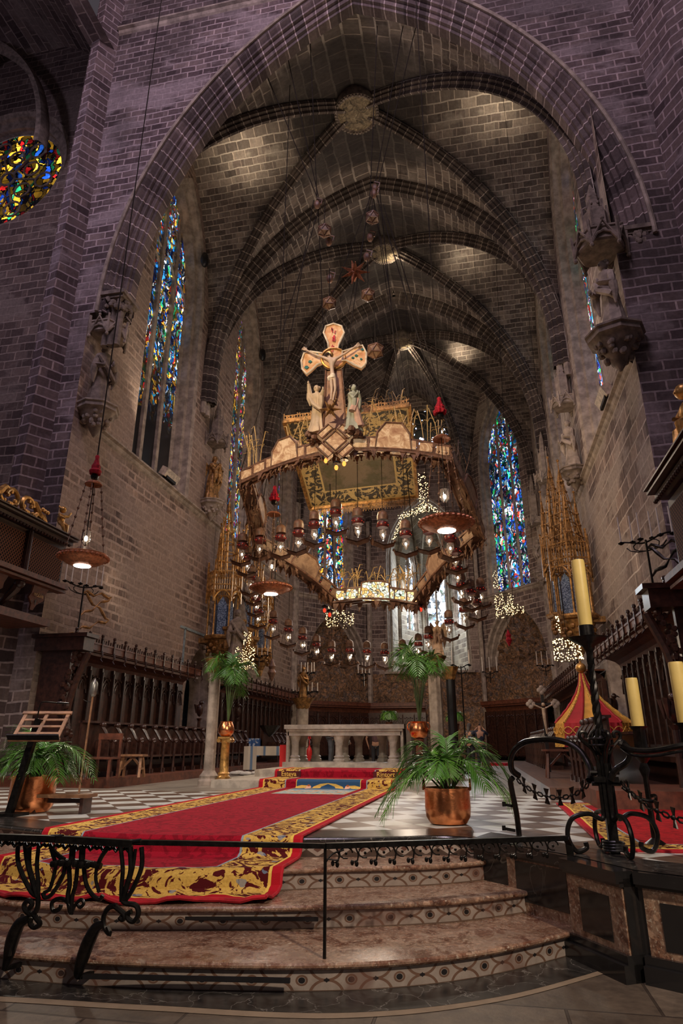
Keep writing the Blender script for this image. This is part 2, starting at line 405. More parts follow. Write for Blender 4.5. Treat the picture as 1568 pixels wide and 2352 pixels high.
c = m.mix(d < .95, m.mix(m.noise(pos, 9, 4), (.05, .03, .02), (.13, .08, .06)), m.mix(m.noise(pos, 9, 4), (.30, .22, .18), (.5, .4, .34)))
c = m.mix(d < .38, c, (.15, .07, .05)); c = m.mix(cv > .86, c, (.08, .05, .04)); m.color(c); MT['diam'] = m.mat

steps = thing('altar_steps', 'four broad curved steps of red breccia marble with inlaid risers', 'steps', (0, 0, 0))
def steplayer(k, e):
    z1 = STZ[k]; z0 = ([-.08] + STZ)[k]; nose = .045
    ins = []
    m_ = len(e)
    for i, p in enumerate(e):
        t = (e[min(i + 1, m_ - 1)] - e[max(i - 1, 0)]).normalized(); n = Vector((-t.y, t.x, 0)); ins.append(p + n * nose)
    L = [0]
    for i in range(1, m_): L.append(L[-1] + (e[i] - e[i - 1]).length)
    r = MB(); 
    for i in range(m_ - 1):
        a, c = ins[i], ins[i + 1]
        r.quad((a.x, a.y, z0), (c.x, c.y, z0), (c.x, c.y, z1 - .045), (a.x, a.y, z1 - .045), [(L[i], 0), (L[i + 1], 0), (L[i + 1], 1), (L[i], 1)])
    r.build('riser', MT['diam'] if k == 3 else MT['riser'], steps)
    t = MB(); prof = [(.045, -.045), (.012, -.043), (0, -.028), (0, -.014), (.012, 0), (.05, 0)]
    for i in range(m_ - 1):
        n0 = (ins[i] - e[i]).normalized(); n1 = (ins[i + 1] - e[i + 1]).normalized()
        for (a0, h0), (a1, h1) in zip(prof, prof[1:]):
            P0 = e[i] + n0 * a0; P1 = e[i + 1] + n1 * a0; Q1 = e[i + 1] + n1 * a1; Q0 = e[i] + n0 * a1
            t.quad((P0.x, P0.y, z1 + h0), (P1.x, P1.y, z1 + h0), (Q1.x, Q1.y, z1 + h1), (Q0.x, Q0.y, z1 + h1))
        if k < 3:
            A = e[i] + n0 * .05; B = e[i + 1] + n1 * .05; yb = 2.6
            t.quad((A.x, A.y, z1), (B.x, B.y, z1), (B.x + .0, B.y + yb, z1), (A.x, A.y + yb, z1))
    t.build('tread', MT['dmarble'] if k == 3 else MT['breccia'], steps, True)
for k, e in enumerate(EDG): steplayer(k, e)
# dark marble band and sandstone strip round the foot of the steps
b = MB(); b2 = MB()
O1 = [Pz(u, v, -.08) for u, v in ((0, 2290), (340, 2310), (784, 2328), (1150, 2290), (1440, 2212))]
O1 = bez([Vector((-7.6, 6, 0)), Vector((-5.5, 4.75, 0))] + O1); e = EDG[0]
n = min(len(O1), len(e))
for i in range(n - 1):
    a0, a1 = O1[int(i * (len(O1) - 1) / (n - 1))], O1[int((i + 1) * (len(O1) - 1) / (n - 1))]
    c0, c1 = e[int(i * (len(e) - 1) / (n - 1))] + Vector((0, .3, 0)), e[int((i + 1) * (len(e) - 1) / (n - 1))] + Vector((0, .3, 0))
    b.quad((a0.x, a0.y, -.075), (a1.x, a1.y, -.075), (c1.x, c1.y, -.075), (c0.x, c0.y, -.075))
    d0 = Vector((.0, -.09, 0)); b2.quad(*( (q.x, q.y, -.0765) for q in (a0 + d0, a1 + d0, a1 + Vector((0, .01, 0)), a0 + Vector((0, .01, 0)))))
struct('floor_border', b, MT['dmarble']); struct('floor_border_strip', b2, MT['sand'])

# --- sanctuary floor: chequer of white and brown marble laid diagonally, beige stone further back
m = M('chequer_marble', .16, spec=.6); pos = m.coord('POS'); x, y, _ = m.xyz(pos)
a = (x * .80 + y * .60) / .52; c_ = (y * .80 - x * .60) / .52
ch = ((a.floor() + c_.floor()) * .5).fract() > .25
gl = (((a.fract() - .5).abs() > .488).max((c_.fract() - .5).abs() > .488))
cell = m.vec(a.floor(), c_.floor(), 0)
rnd = m.noise(m.vmul(cell, (3.7, 5.3, 1)), 1.0, 1)
brown = m.ramp(m.noise(m.vmul(pos, (1, 2.5, 1)), 6, 6, .7, 1), [(.3, (.06, .032, .02)), (.6, (.17, .105, .07)), (.8, (.30, .21, .14))])
white = m.mix(m.noise(pos, 4, 5, .65, 1), (.46, .47, .43), (.72, .71, .65))
c = m.mix(ch, brown, white); c = m.mix(gl * .6, c, (.15, .12, .1))
far = m.step(y + m.noise(pos, .5, 2), 14.6, 14.8).max(0)
bc, bf = m.brick(pos, 1.5, .8, (.25, .21, .165), (.34, .29, .23), (.16, .13, .1), .012)
c = m.mix(far, c, m.mix(.4, bc, m.noise(pos, 4, 5, col=False), 'MULTIPLY'))
m.color(c); m.rough(m.noise(pos, 3, 3) * .3 + .2); MT['cheq'] = m.mat
# outline of the platform: front edge, then the side wall on the right that comes towards the nave
SIDE = [Pz(1085, 1926, ZF), Pz(1160, 1938, ZF), Pz(1325, 1968, ZF), Pz(1458, 2000, ZF), Vector((2.9, 5.1, ZF)), Vector((7.5, 4.4, ZF))]
fr = [Vector((p.x, p.y + .05, ZF)) for p in EDG[3]]
b = MB(); out = fr + SIDE[1:] + [Vector((7.5, 16, ZF)), Vector((XR, 17, ZF)), Vector((XR, 60, ZF)), Vector((XL, 60, ZF)), Vector((XL, 17, ZF)), Vector((-14.5, 16, ZF)), Vector((-14.5, 8.7, ZF))]
b.add(out, [tuple(range(len(out)))]); struct('floor_sanctuary', b, MT['cheq'])
b = MB()
for i in range(len(fr) - 1):
    a, c = fr[i], fr[i + 1]; b.quad((a.x, a.y, ZF + .004), (c.x, c.y, ZF + .004), (c.x, c.y + .62, ZF + .004), (a.x, a.y + .62, ZF + .004))
struct('floor_edge_slabs', b, MT['dmarble'])
b = MB(); inn = [p + Vector((.2, .55, 0)) for p in SIDE]
for i in range(len(SIDE) - 1):
    a, c = SIDE[i], SIDE[i + 1]; d, e_ = inn[i + 1], inn[i]
    b.quad(*((q.x, q.y, ZF + .006) for q in (a, c, d, e_)))
struct('floor_edge_slabs_right', b, MT['dmarble'])

# --- side wall of the platform right of the steps: black marble panels framed in breccia
sw = thing('marble_parapet', 'low platform wall of black marble panels framed in red breccia', 'wall', SIDE[1])
def along(a, b, t, z): p = a + (b - a) * t; return Vector((p.x, p.y, z))
def pane(mb, a, b, t0, t1, z0, z1, off):
    d = (b - a); n = Vector((d.y, -d.x, 0)).normalized()
    if n.y > 0: n = -n
    q = [along(a, b, t0, z0) + n * off, along(a, b, t1, z0) + n * off, along(a, b, t1, z1) + n * off, along(a, b, t0, z1) + n * off]
    mb.prism(q, -n * (off + .04), None)
o0 = SIDE[1]
def loc(mb): mb.v = [tuple(Vector(q) - Vector((o0.x, o0.y, ZF)) ) for q in mb.v]; return mb
sw.location = (o0.x, o0.y, ZF)
body = MB(); frm = MB(); pan = MB(); capm = MB(); basem = MB()
segs = [(SIDE[0], SIDE[1]), (SIDE[1], SIDE[2]), (SIDE[2], SIDE[3]), (SIDE[3], SIDE[4]), (SIDE[4], SIDE[5])]
for si, (a, c) in enumerate(segs):
    off = .13 if si == 2 else 0
    pane(body, a, c, 0, 1, -.08, .62, off)
    pane(capm, a, c, -.0, 1.0, .585, .672, off + .07); pane(capm, a, c, 0, 1, .56, .60, off + .04)
    pane(basem, a, c, 0, 1, -.08, .04, off + .09); pane(basem, a, c, 0, 1, .04, .10, off + .05)
    if si in (1, 2, 3, 4):
        l = (c - a).length; f0 = .09 / l
        pane(frm, a, c, .02, .98, .10, .56, off + .015); f0 = (.16 if si == 2 else .12) / l
        pane(pan, a, c, .02 + f0, .98 - f0, .15 if si != 1 else .2, .47 if si != 1 else .54, off + .022)
loc(body).build('wall_body', MT['bmarble'], sw); loc(frm).build('breccia_frame', MT['breccia'], sw)
loc(pan).build('black_panel', MT['bmarble'], sw); loc(capm).build('coping', MT['bmarble'], sw); loc(basem).build('plinth', MT['bmarble'], sw)

# --- walls with pointed openings
def wallseg(name, A, B, z0, z1, ops, mat, uo=0, thick=None):
    """vertical wall from A to B (xy); ops: (centre u, half width, sill z, spring z, rise) each with a splayed reveal"""
    A = Vector((A[0], A[1], 0)); B = Vector((B[0], B[1], 0)); L = (B - A).length; d = (B - A) / L
    P = lambda u, z: A + d * u + Vector((0, 0, z)); mb = MB()
    q = lambda u0, u1, za0, za1, zb0, zb1: mb.quad(P(u0, za0), P(u1, za1), P(u1, zb1), P(u0, zb0), [(u0 + uo, za0), (u1 + uo, za1), (u1 + uo, zb1), (u0 + uo, zb0)])
    cols = {}
    us = sorted(ops, key=lambda o: o[0]); 
    brk = [0, L]
    for o in ops: brk += [o[0] - o[1], o[0] + o[1]]
    brk = sorted(set(round(k, 4) for k in brk))
    for u0, u1 in zip(brk, brk[1:]):
        mid = (u0 + u1) / 2; inn_ = [o for o in ops if o[0] - o[1] < mid < o[0] + o[1]]
        if not inn_: q(u0, u1, z0, z0, z1, z1); continue
        n = 16; inn_.sort(key=lambda o: o[2])
        for i in range(n):
            a, b_ = u0 + (u1 - u0) * i / n, u0 + (u1 - u0) * (i + 1) / n; za = zb = z0
            for o in inn_:
                if o[2] > za + 1e-4 or o[2] > zb + 1e-4: q(a, b_, za, zb, o[2], o[2])
                za = o[3] + arc(o[1], o[4], a - o[0]); zb = o[3] + arc(o[1], o[4], b_ - o[0])
            q(a, b_, za, zb, z1, z1)
    return struct(name, mb, mat), P, d
def reveal(name, P, d, nrm, op, op2, depth, mat, n=14):
    """splay from opening op in the wall to op2 set back by depth along -nrm"""
    def outl(o): 
        pts = [(o[0] - o[1], o[2])] + [(o[0] + x, o[3] + z) for x, z in archpts(o[1], o[4], n)] + [(o[0] + o[1], o[2])]
        return pts
    a = outl(op); c = outl(op2); mb = MB(); L = 0
    k = 5
    prof = [(0, 0), (.32, .1), (.36, .42), (.62, .5), (.68, .86), (1, 1)]     # roll mouldings in the splay
    for i in range(len(a)):
        j = (i + 1) % len(a); l = math.hypot(a[j][0] - a[i][0], a[j][1] - a[i][1])
        for (s0, t0), (s1, t1) in zip(prof, prof[1:]):
            def pt(q, s_, t_): return P(a[q][0] * (1 - s_) + c[q][0] * s_, a[q][1] * (1 - s_) + c[q][1] * s_) - nrm * depth * t_
            mb.quad(pt(i, s0, t0), pt(j, s0, t0), pt(j, s1, t1), pt(i, s1, t1), [(L, s0), (L + l, s0), (L + l, s1), (L, s1)])
        L += l
    return struct(name, mb, mat)
def stained(name, scale, stops, st=2.0, lead=.06, dim=None, stretch=(1.4, .8, 1)):
    m = M(name, .3); uv = m.coord('UV'); p = m.vmul(uv, stretch)
    p = m.vadd(p, m.vmul(m.noise(uv, 1.3, 3, col=True), (1.5, 1.5, 0)))
    col = m.voro(p, scale); h, s_, v_ = m.xyz(col)
    dd = m.voro(p, scale, 'DISTANCE_TO_EDGE', 'Distance')
    zone = m.noise(uv, .9, 2, .5)
    c = m.ramp((h * .62 + zone * .55 - .08), stops, 'CONSTANT')
    br = m.ramp(s_, [(0, (.03, .03, .03)), (.4, (.16, .16, .16)), (.72, (.6, .6, .6)), (1, (2.6, 2.6, 2.6))])
    c = m.mix(1, c, br, 'MULTIPLY')
    u, vv, _ = m.xyz(uv)
    bars = ((vv / 1.05).fract() < .03)
    mask = m.step(dd, lead * .5, lead) * (1 - bars) * (m.step(m.noise(uv, .7, 3, .6), .33, .62) * .85 + .15)
    if dim: mask = mask * m.step(vv, dim[0], dim[1])
    m.color((.01, .01, .012)); m.emit(c, mask * st); m.rough(.3); return m.mat
S1 = [(0, (.02, .10, .65)), (.14, (.03, .25, .75)), (.27, (.65, .8, 1)), (.34, (.0, .05, .35)), (.43, (.85, .35, .03)), (.5, (.02, .3, .5)), (.57, (.9, .85, .75)), (.64, (.55, .02, .02)), (.70, (1, .6, .08)), (.78, (.02, .35, .12)), (.86, (.03, .12, .6))]
S2 = [(0, (.85, .25, .02)), (.2, (.05, .25, .6)), (.3, (1, .65, .1)), (.42, (.5, .02, .05)), (.5, (.9, .8, .7)), (.58, (.25, .04, .25)), (.66, (.02, .3, .35)), (.74, (1, .5, .05)), (.84, (.03, .08, .4))]
S3 = [(0, (.02, .08, .7)), (.22, (.03, .3, .95)), (.3, (.6, .9, 1)), (.38, (.01, .04, .3)), (.48, (.02, .45, .1)), (.56, (.03, .4, .6)), (.62, (.9, .45, .6)), (.68, (.8, .9, .85)), (.75, (.75, .06, .03)), (.82, (.03, .12, .8))]
S4 = [(0, (.7, .85, 1)), (.4, (.85, .95, 1)), (.5, (.2, .4, .9)), (.56, (.95, .97, 1)), (.75, (.5, .75, .6)), (.82, (.9, .95, 1))]
def window(name, P, d, nrm, op, depth, glass, lights=3, mull=MT['stone']):
    mb = MB(); o = op; pts = [(o[0] - o[1], o[2])] + [(o[0] + x, o[3] + z) for x, z in archpts(o[1], o[4], 12)] + [(o[0] + o[1], o[2])]
    back = -nrm * depth
    mb.add([P(*q) + back for q in pts], [tuple(range(len(pts)))], [[(q[0], q[1]) for q in pts]])
    w = mb.build(name, glass, None, False, 'structure')
    t = MB(); a = o[1]
    for k in range(1, lights):
        u = o[0] - a + 2 * a * k / lights; zt = o[3] + arc(a, o[4], u - o[0])
        t.bar(P(u, o[2]) + back * .93, P(u, zt - .2) + back * .93, .17, .22)
    wl = a / lights
    for k in range(lights):       # small pointed heads of the lights, then rings of the tracery
        uc = o[0] - a + wl * (2 * k + 1); zh = o[3] + (-.35 if k != lights // 2 or lights % 2 == 0 else .15)
        t.tube([P(uc + x, zh + z) + back * .95 for x, z in archpts(wl * .95, wl * 1.15, 5)], .06, 6)
    ztr = o[3] + o[4] * .52
    for (uo_, zo, rr) in ((0, 0, a * .3), (-a * .4, -o[4] * .22, a * .22), (a * .4, -o[4] * .22, a * .22), (0, o[4] * .26, a * .15)):
        t.tube([P(o[0] + uo_ + rr * math.cos(q), ztr + zo + rr * math.sin(q)) + back * .95 for q in [2 * PI * i / 12 for i in range(12)]], .05, 6, closed=True)
        for i in range(3): q = 2 * PI * i / 3 + .5; t.bar(P(o[0] + uo_, ztr + zo) + back * .95, P(o[0] + uo_ + rr * math.cos(q), ztr + zo + rr * math.sin(q)) + back * .95, .05)
    t.build('window_tracery', mull, w); return w
BAYS = [16.9, 25.3, 34.3]
YA, YB, XA = 42.0, 47.2, 4.0           # polygonal end: corners at y 41 and 46.4
MT['glL1'] = stained('glass_left_bay', 5.2, S1, 1.7, dim=(14.2, 18.6)); MT['glL2'] = stained('glass_orange_bay', 5.2, S2, 1.5)
MT['glR'] = stained('glass_blue_green', 4.6, S3, 1.9); MT['glB'] = stained('glass_white_blue', 4, S1, 2.6); MT['glW'] = stained('glass_pale', 3, S4, 7.0, lead=.03)
sides = []
for side, X in (('left', XL), ('right', XR)):
    nr = Vector((1 if side == 'left' else -1, 0, 0)); mat = MT['wall'] if side == 'left' else MT['wallR']
    ops = []
    for k, (yc, hw) in enumerate(((22.0, 2.0), (31.0, 1.75), (38.9, 1.3))): ops.append((yc - 16.0, hw + .45, SILL + .2, 21.8 if k < 2 else 20.5, 5.6 if k < 2 else 4.4))
    if side == 'left': low = (26.9 - 16.0, 1.25, ZF, 3.6, 2.0)
    else: low = (24.4 - 16.0, 1.2, ZF, 4.2, 1.6)
    w, P, d = wallseg('wall_' + side, (X, 16.0), (X, YA), -.1, 30, ops + [low], mat)
    for k, o in enumerate(ops):
        o2 = (o[0], o[1] - .5, o[2], o[3], o[4] - .9)
        reveal('trim_window_reveal', P, d, nr, o, o2, .85, MT['stone'])
        g = {('left', 0): 'glL1', ('left', 1): 'glL2', ('left', 2): 'glL2', ('right', 0): 'glR', ('right', 1): 'glR', ('right', 2): 'glB'}[(side, k)]
        window('window_%d' % (len(sides) + 1), P, d, nr, o2, .83, MT[g]); sides.append(0)
    reveal('trim_door_reveal', P, d, nr, low, (low[0], low[1] - .05, low[2], low[3], low[4]), .9, MT['stone'])
    b = MB(); b.sweep([(X, 16.2, SILL), (X, YA, SILL)], [(0, -.18), (nr.x * .05, -.12), (nr.x * .16, -.05), (nr.x * .2, .03), (nr.x * .18, .08), (0, .14)] if 0 else [(0, 0)], (0, 0, 1)) if 0 else None
    pr = [(0, -.22), (.06, -.16), (.10, -.05), (.2, .0), (.2, .07), (0, .16)]
    for (a0, h0), (a1, h1) in zip(pr, pr[1:]):
        b = b or MB(); b.quad((X + nr.x * a0, 16.3, SILL + h0), (X + nr.x * a1, 16.3, SILL + h1), (X + nr.x * a1, YA, SILL + h1), (X + nr.x * a0, YA, SILL + h0), [(0, 0), (0, 1), (24, 1), (24, 0)])
    struct('trim_string_course', b, MT['stone'])
# bay beyond the left doorway: small organ chamber
b = MB(); b.box((XL - 1.6, 27.5, 3.2), (.1, 5.5, 6)); b.box((XL - .8, 30.0, 3.2), (1.7, .1, 6)); b.box((XL - .8, 25.2, 3.2), (1.7, .1, 6)); b.box((XL - .8, 27.5, 6.2), (1.7, 5.5, .1)); struct('wall_organ_chamber', b, plain('grey_blue_plaster', (.22, .27, .28), .8))
# oblique apse walls
for side, sg in (('left', -1), ('right', 1)):
    A = (X0 + sg * AW, YA); B = (X0 + sg * XA, YB); L = math.hypot(B[0] - A[0], B[1] - A[1])
    nr = Vector((-(B[1] - A[1]) * sg, -(A[0] - B[0]) * sg, 0)).normalized()
    Av = Vector((A[0], A[1], 0)); dv = Vector((B[0] - A[0], B[1] - A[1], 0)).normalized(); nv = Vector((-dv.y, dv.x, 0))
    def ucoord(px, py): rr = ray(px, py); t = (Av - Vector((0, 0, H))).dot(nv) / rr.dot(nv); q = rr * t + Vector((0, 0, H)) - Av; return q.dot(dv), q.z + 0
    gl, gr = (ucoord(737, 1300)[0], ucoord(803, 1300)[0]) if sg < 0 else (ucoord(1122, 1300)[0], ucoord(1206, 1300)[0])
    nl, nr_ = (ucoord(702, 1540)[0], ucoord(846, 1540)[0]) if sg < 0 else (ucoord(1114, 1540)[0], ucoord(1262, 1540)[0])
    uc = (gl + gr) / 2; hw_ = abs(gr - gl) / 2; un = (nl + nr_) / 2; hn = abs(nr_ - nl) / 2
    wd = (min(max(uc, hw_ + .4), L - hw_ - .4), hw_ + .35, SILL + .1, 21.8, 4.6); lo = (min(max(un, hn + .05), L - hn - .05), hn, ZF, 6.4, 4.4)
    w, P, d = wallseg('wall_apse_' + side, A, B, -.1, 30, [wd, lo], MT['apse'])
    if nr.dot(Vector((X0, 39, 0)) - Vector((A[0], A[1], 0))) < 0: nr = -nr
    o2 = (wd[0], hw_, wd[2], wd[3], 3.9); reveal('trim_window_reveal', P, d, nr, wd, o2, .8, MT['stone'])
    window('window_%d' % (len(sides) + 1), P, d, nr, o2, .78, MT['glR'] if sg > 0 else MT['glB']); sides.append(0)
    reveal('trim_niche_reveal', P, d, nr, lo, (lo[0], lo[1] - .3, lo[2], lo[3], 3.9), .9, MT['stone'])
    b = MB(); 
    for (a0, h0), (a1, h1) in zip(pr, pr[1:]):
        b.quad(P(0, SILL + h0 - .1) + nr * a0, P(0, SILL + h1 - .1) + nr * a1, P(L, SILL + h1 - .1) + nr * a1, P(L, SILL + h0 - .1) + nr * a0, [(0, 0), (0, 1), (9, 1), (9, 0)])
    struct('trim_string_course', b, MT['stone'])
    if sg > 0: PAR = (P, nr, L)
    else: PAL = (P, nr, L)
# centre wall with the opening to the raised end chapel and the rose above it
OC = (XA + .25, 3.0, 6.4, 15.0, 5.0)
w, P, d = wallseg('wall_back', (X0 - XA, YB), (X0 + XA, YB), -.1, 30, [OC], MT['apse'])
nb = Vector((0, -1, 0)); reveal('trim_arch_reveal', P, d, nb, OC, (OC[0], 2.75, OC[2], OC[3], 4.6), 1.1, MT['stone']); PB = P
# end chapel
xe0, xe1 = -3.38 - 2.9, -3.38 + 2.9
MT['pale'] = masonry('pale_masonry', w=.8, h=.4, dark=(.32, .29, .24), mid=(.42, .38, .31), mort=(.5, .46, .38), patch=.6)
for sx, xx in ((-1, xe0), (1, xe1)):
    wallseg('wall_end_chapel', (xx, YB + 1), (xx, 54), 6.2, 22, [], MT['pale'])
pts = [(xe0, 54), (-4.5, 57.6), (-2.05, 57.6), (xe1, 54)]
for i, (a, c) in enumerate(zip(pts, pts[1:])):
    L = math.hypot(c[0] - a[0], c[1] - a[1]); hw = .78
    o = (L * .5 + (.3, 0, -.3)[i], hw + .18, 10.9, 16.4, 1.7)
    w, P, d = wallseg('wall_end_chapel', a, c, 6.2, 22, [o], MT['pale'])
    nr = Vector((c[1] - a[1], -(c[0] - a[0]), 0)).normalized()
    if nr.y > 0: nr = -nr
    o2 = (o[0], hw, o[2], o[3], o[4] - .2); reveal('trim_window_reveal', P, d, nr, o, o2, .4, MT['stone'])
    window('window_%d' % (len(sides) + 1), P, d, nr, o2, .38, MT['glW'], 2); sides.append(0)
b = MB(); b.quad((xe0, YB, 6.3), (xe1, YB, 6.3), (xe1, 58, 6.3), (xe0, 58, 6.3), [(0, 0), (6, 0), (6, 12), (0, 12)]); struct('floor_end_chapel', b, MT['pale'])
def webs(name, boss, cor, fz, mat, n=12, skip=()):
    mb = MB(); bx_, by_, bz_ = boss
    for i in range(len(cor)):
        if i in skip: continue
        A_ = Vector((cor[i][0], cor[i][1])); B_ = Vector((cor[(i + 1) % len(cor)][0], cor[(i + 1) % len(cor)][1])); O = Vector((bx_, by_))
        L = (B_ - A_).length; D = ((A_ + B_) / 2 - O).length
        def pt(t, w_): q = O + ((1 - w_) * A_ + w_ * B_ - O) * t; return (q.x, q.y, fz(min(1, t * abs(2 * w_ - 1))))
        for a in range(n):
            t0, t1 = a / n, (a + 1) / n
            for c in range(2 * n):
                w0, w1 = c / (2 * n), (c + 1) / (2 * n)
                q = [pt(t0, w0), pt(t1, w0), pt(t1, w1), pt(t0, w1)]
                # courses run parallel to the ridge of the cell, climbing with the height
                uvf = lambda t, w_, p: (t * D, p[2] * 1.25)
                mb.add(q, [(0, 1, 2, 3)], [[uvf(t0, w0, q[0]), uvf(t1, w0, q[1]), uvf(t1, w1, q[2]), uvf(t0, w1, q[3])]])
    return struct(name, mb, mat)
RP = [(-.24, 0), (-.24, .16), (-.15, .2), (-.16, .3), (-.07, .36), (-.06, .5), (.06, .5), (.07, .36), (.16, .3), (.15, .2), (.24, .16), (.24, 0)]
def ribcurve(a, bsp, fz, n=26, z0=None, drop=0):
    return [(a[0] + (bsp[0] - a[0]) * t, a[1] + (bsp[1] - a[1]) * t, fz(1 - t) - drop) for t in [(1 - math.cos(PI / 2 * i / n)) for i in range(n + 1)]]
def rib(name, a, boss, fz, mat, prof=RP, k=1):
    pts = ribcurve(a, boss, fz); pts = [(a[0], a[1], ZS - 1.2)] + pts
    d = Vector((boss[0] - a[0], boss[1] - a[1], 0)).normalized(); sd = Vector((d.y, -d.x, 0))
    mb = MB(); mb.sweep(pts, [(x * k, y * k) for x, y in prof], sd)
    # face downward: make sure the profile lies under the web
    return mb
bosses = []
ribm = {'d': MB(), 't': MB()}
for i, (y0, y1, yb) in enumerate(((BAYS[0], BAYS[1], 20.9), (BAYS[1], BAYS[2], 29.8))):
    cor = [(XL, y0), (XR, y0), (XR, y1), (XL, y1)]
    webs('ceiling_vault_bay', (X0, yb, ZA), cor, vz, MT['web'])
    for c in cor:
        mb = rib('r', c, (X0, yb), vz, None); struct('trim_diagonal_rib', mb, MT['rib'], True)
    bosses.append((X0, yb, ZA - .5))
TP = [(-.55, 0), (-.55, .25), (-.4, .32), (-.4, .5), (-.22, .58), (-.2, .78), (.2, .78), (.22, .58), (.4, .5), (.4, .32), (.55, .25), (.55, 0)]
for y in (BAYS[1], BAYS[2]):
    for sx in (XL, XR):
        struct('trim_transverse_rib', rib('r', (sx, y), (X0, y), vz, None, TP, .75), MT['rib'], True)
ap = [(XL, BAYS[2]), (XR, BAYS[2]), (XR, YA), (X0 + XA, YB), (X0 - XA, YB), (XL, YA)]
YB3 = 38.8
webs('ceiling_vault_apse', (X0, YB3, ZA), ap, vz, MT['web'])
for c in ap: struct('trim_apse_rib', rib('r', c, (X0, YB3), vz, None), MT['rib'], True)
bosses.append((X0, YB3, ZA - .5))
# webs and ribs of the end chapel
fe = lambda s_: 15.8 + arc(2.9, 4.8, s_ * 2.9)
ce = [(xe0, YB + 1), (xe1, YB + 1), (xe1, 54), (-2.05, 57.6), (-4.5, 57.6), (xe0, 54)]
webs('ceiling_end_chapel', (-3.38, 52.5, 19.8), ce, fe, MT['pale'], 8)
for c in ce:
    pts = [(c[0], c[1], 7)] + ribcurve(c, (-3.38, 52.5), fe, 12); mb = MB()
    d = Vector((-3.38 - c[0], 52.5 - c[1], 0)).normalized(); mb.sweep(pts, [(x * .6, y * .6) for x, y in RP], Vector((d.y, -d.x, 0))); struct('trim_end_chapel_rib', mb, MT['pale'], True)

# wall shafts below the springing of the ribs
for (x, y, sg) in ((XL, BAYS[1], 1), (XR, BAYS[1], -1), (XL, BAYS[2], 1), (XR, BAYS[2], -1), (XL, YA, 1), (XR, YA, -1), (X0 - XA, YB, .4), (X0 + XA, YB, -.4)):
    b = MB(); zb = 16.2 if y < 26 else (13.5 if y < 40 else .67)
    for k in (-1, 0, 1): b.cyl((x + sg * (.16 - abs(k) * .08), y + k * .26 - (.25 if y > 40 else 0), zb), (x + sg * (.16 - abs(k) * .08), y + k * .26 - (.25 if y > 40 else 0), ZS - .2), .15, n=8)
    struct('trim_wall_shaft', b, MT['stone'], True)
# --- great arch into the nave
AC, AH, AS, AR_ = -2.95, 7.9, 15.2, 13.2          # centre, half width, spring, rise
NVL, NVR = -12.55, 6.35
yN = 16.0
mb = MB(); n = 22
outer = [(x, z) for x, z in archpts(AH + .75, AR_ + 1.0, 16)]
def nq(pts): mb.add([(x, yN, z) for x, z in pts], [tuple(range(len(pts)))], [[(x, z) for x, z in pts]])
nq([(NVL, -.1), (XL, -.1), (XL, AS), (NVL, AS)]); nq([(XR, -.1), (NVR, -.1), (NVR, AS), (XR, AS)])
top = 36
for i in range(len(outer) - 1):
    (xa, za), (xb, zb) = outer[i], outer[i + 1]; nq([(AC + xa, AS + za), (AC + xb, AS + zb), (AC + xb, top), (AC + xa, top)])
nq([(NVL, AS), (AC - AH - .75, AS), (AC - AH - .75, top), (NVL, top)]); nq([(AC + AH + .75, AS), (NVR, AS), (NVR, top), (AC + AH + .75, top)])
struct('wall_chancel_arch', mb, MT['nave'])
mb = MB(); APf = [(0, .75), (.05, .66), (.0, .60), (.14, .52), (.12, .42), (.24, .40), (.25, .26), (.36, .24), (.37, .1), (.48, .08), (.5, 0), (.85, 0), (.88, .08), (.95, .1)]
path = [(AC - AH, 0, 0)] + [(AC + x, 0, AS + z) for x, z in archpts(AH, AR_, 30)] + [(AC + AH, 0, 0)]
pin = [(AC - AH, 15.9)] + [(AC + x, AS + z) for x, z in archpts(AH, AR_, 30)] + [(AC + AH, 15.5)]
pout = [(AC - AH - .75, 15.9)] + [(AC + x, AS + z) for x, z in archpts(AH + .75, AR_ + 1.0, 30)] + [(AC + AH + .75, 15.5)]
L = 0
for i in range(len(pin) - 1):
    l = math.hypot(pin[i + 1][0] - pin[i][0], pin[i + 1][1] - pin[i][1]); P_ = 0
    for (y0, o0), (y1, o1) in zip(APf, APf[1:]):
        g = lambda k, o: (pin[k][0] + (pout[k][0] - pin[k][0]) * o / .75, pin[k][1] + (pout[k][1] - pin[k][1]) * o / .75)
        a = g(i, o0); b_ = g(i + 1, o0); c = g(i + 1, o1); d_ = g(i, o1); dl = math.hypot(y1 - y0, o1 - o0)
        mb.quad((a[0], yN + y0, a[1]), (b_[0], yN + y0, b_[1]), (c[0], yN + y1, c[1]), (d_[0], yN + y1, d_[1]), [(L, P_), (L + l, P_), (L + l, P_ + dl), (L, P_ + dl)]); P_ += dl
    L += l
struct('trim_chancel_arch', mb, MT['ribn'])
# slim hood mould round the arch
mb = MB(); mb.tube([(x, yN - .04, z) for x, z in [(AC + q[0], AS + q[1]) for q in archpts(AH + .78, AR_ + 1.05, 30)]], .07, 6); struct('trim_hood_mould', mb, MT['stone'], True)
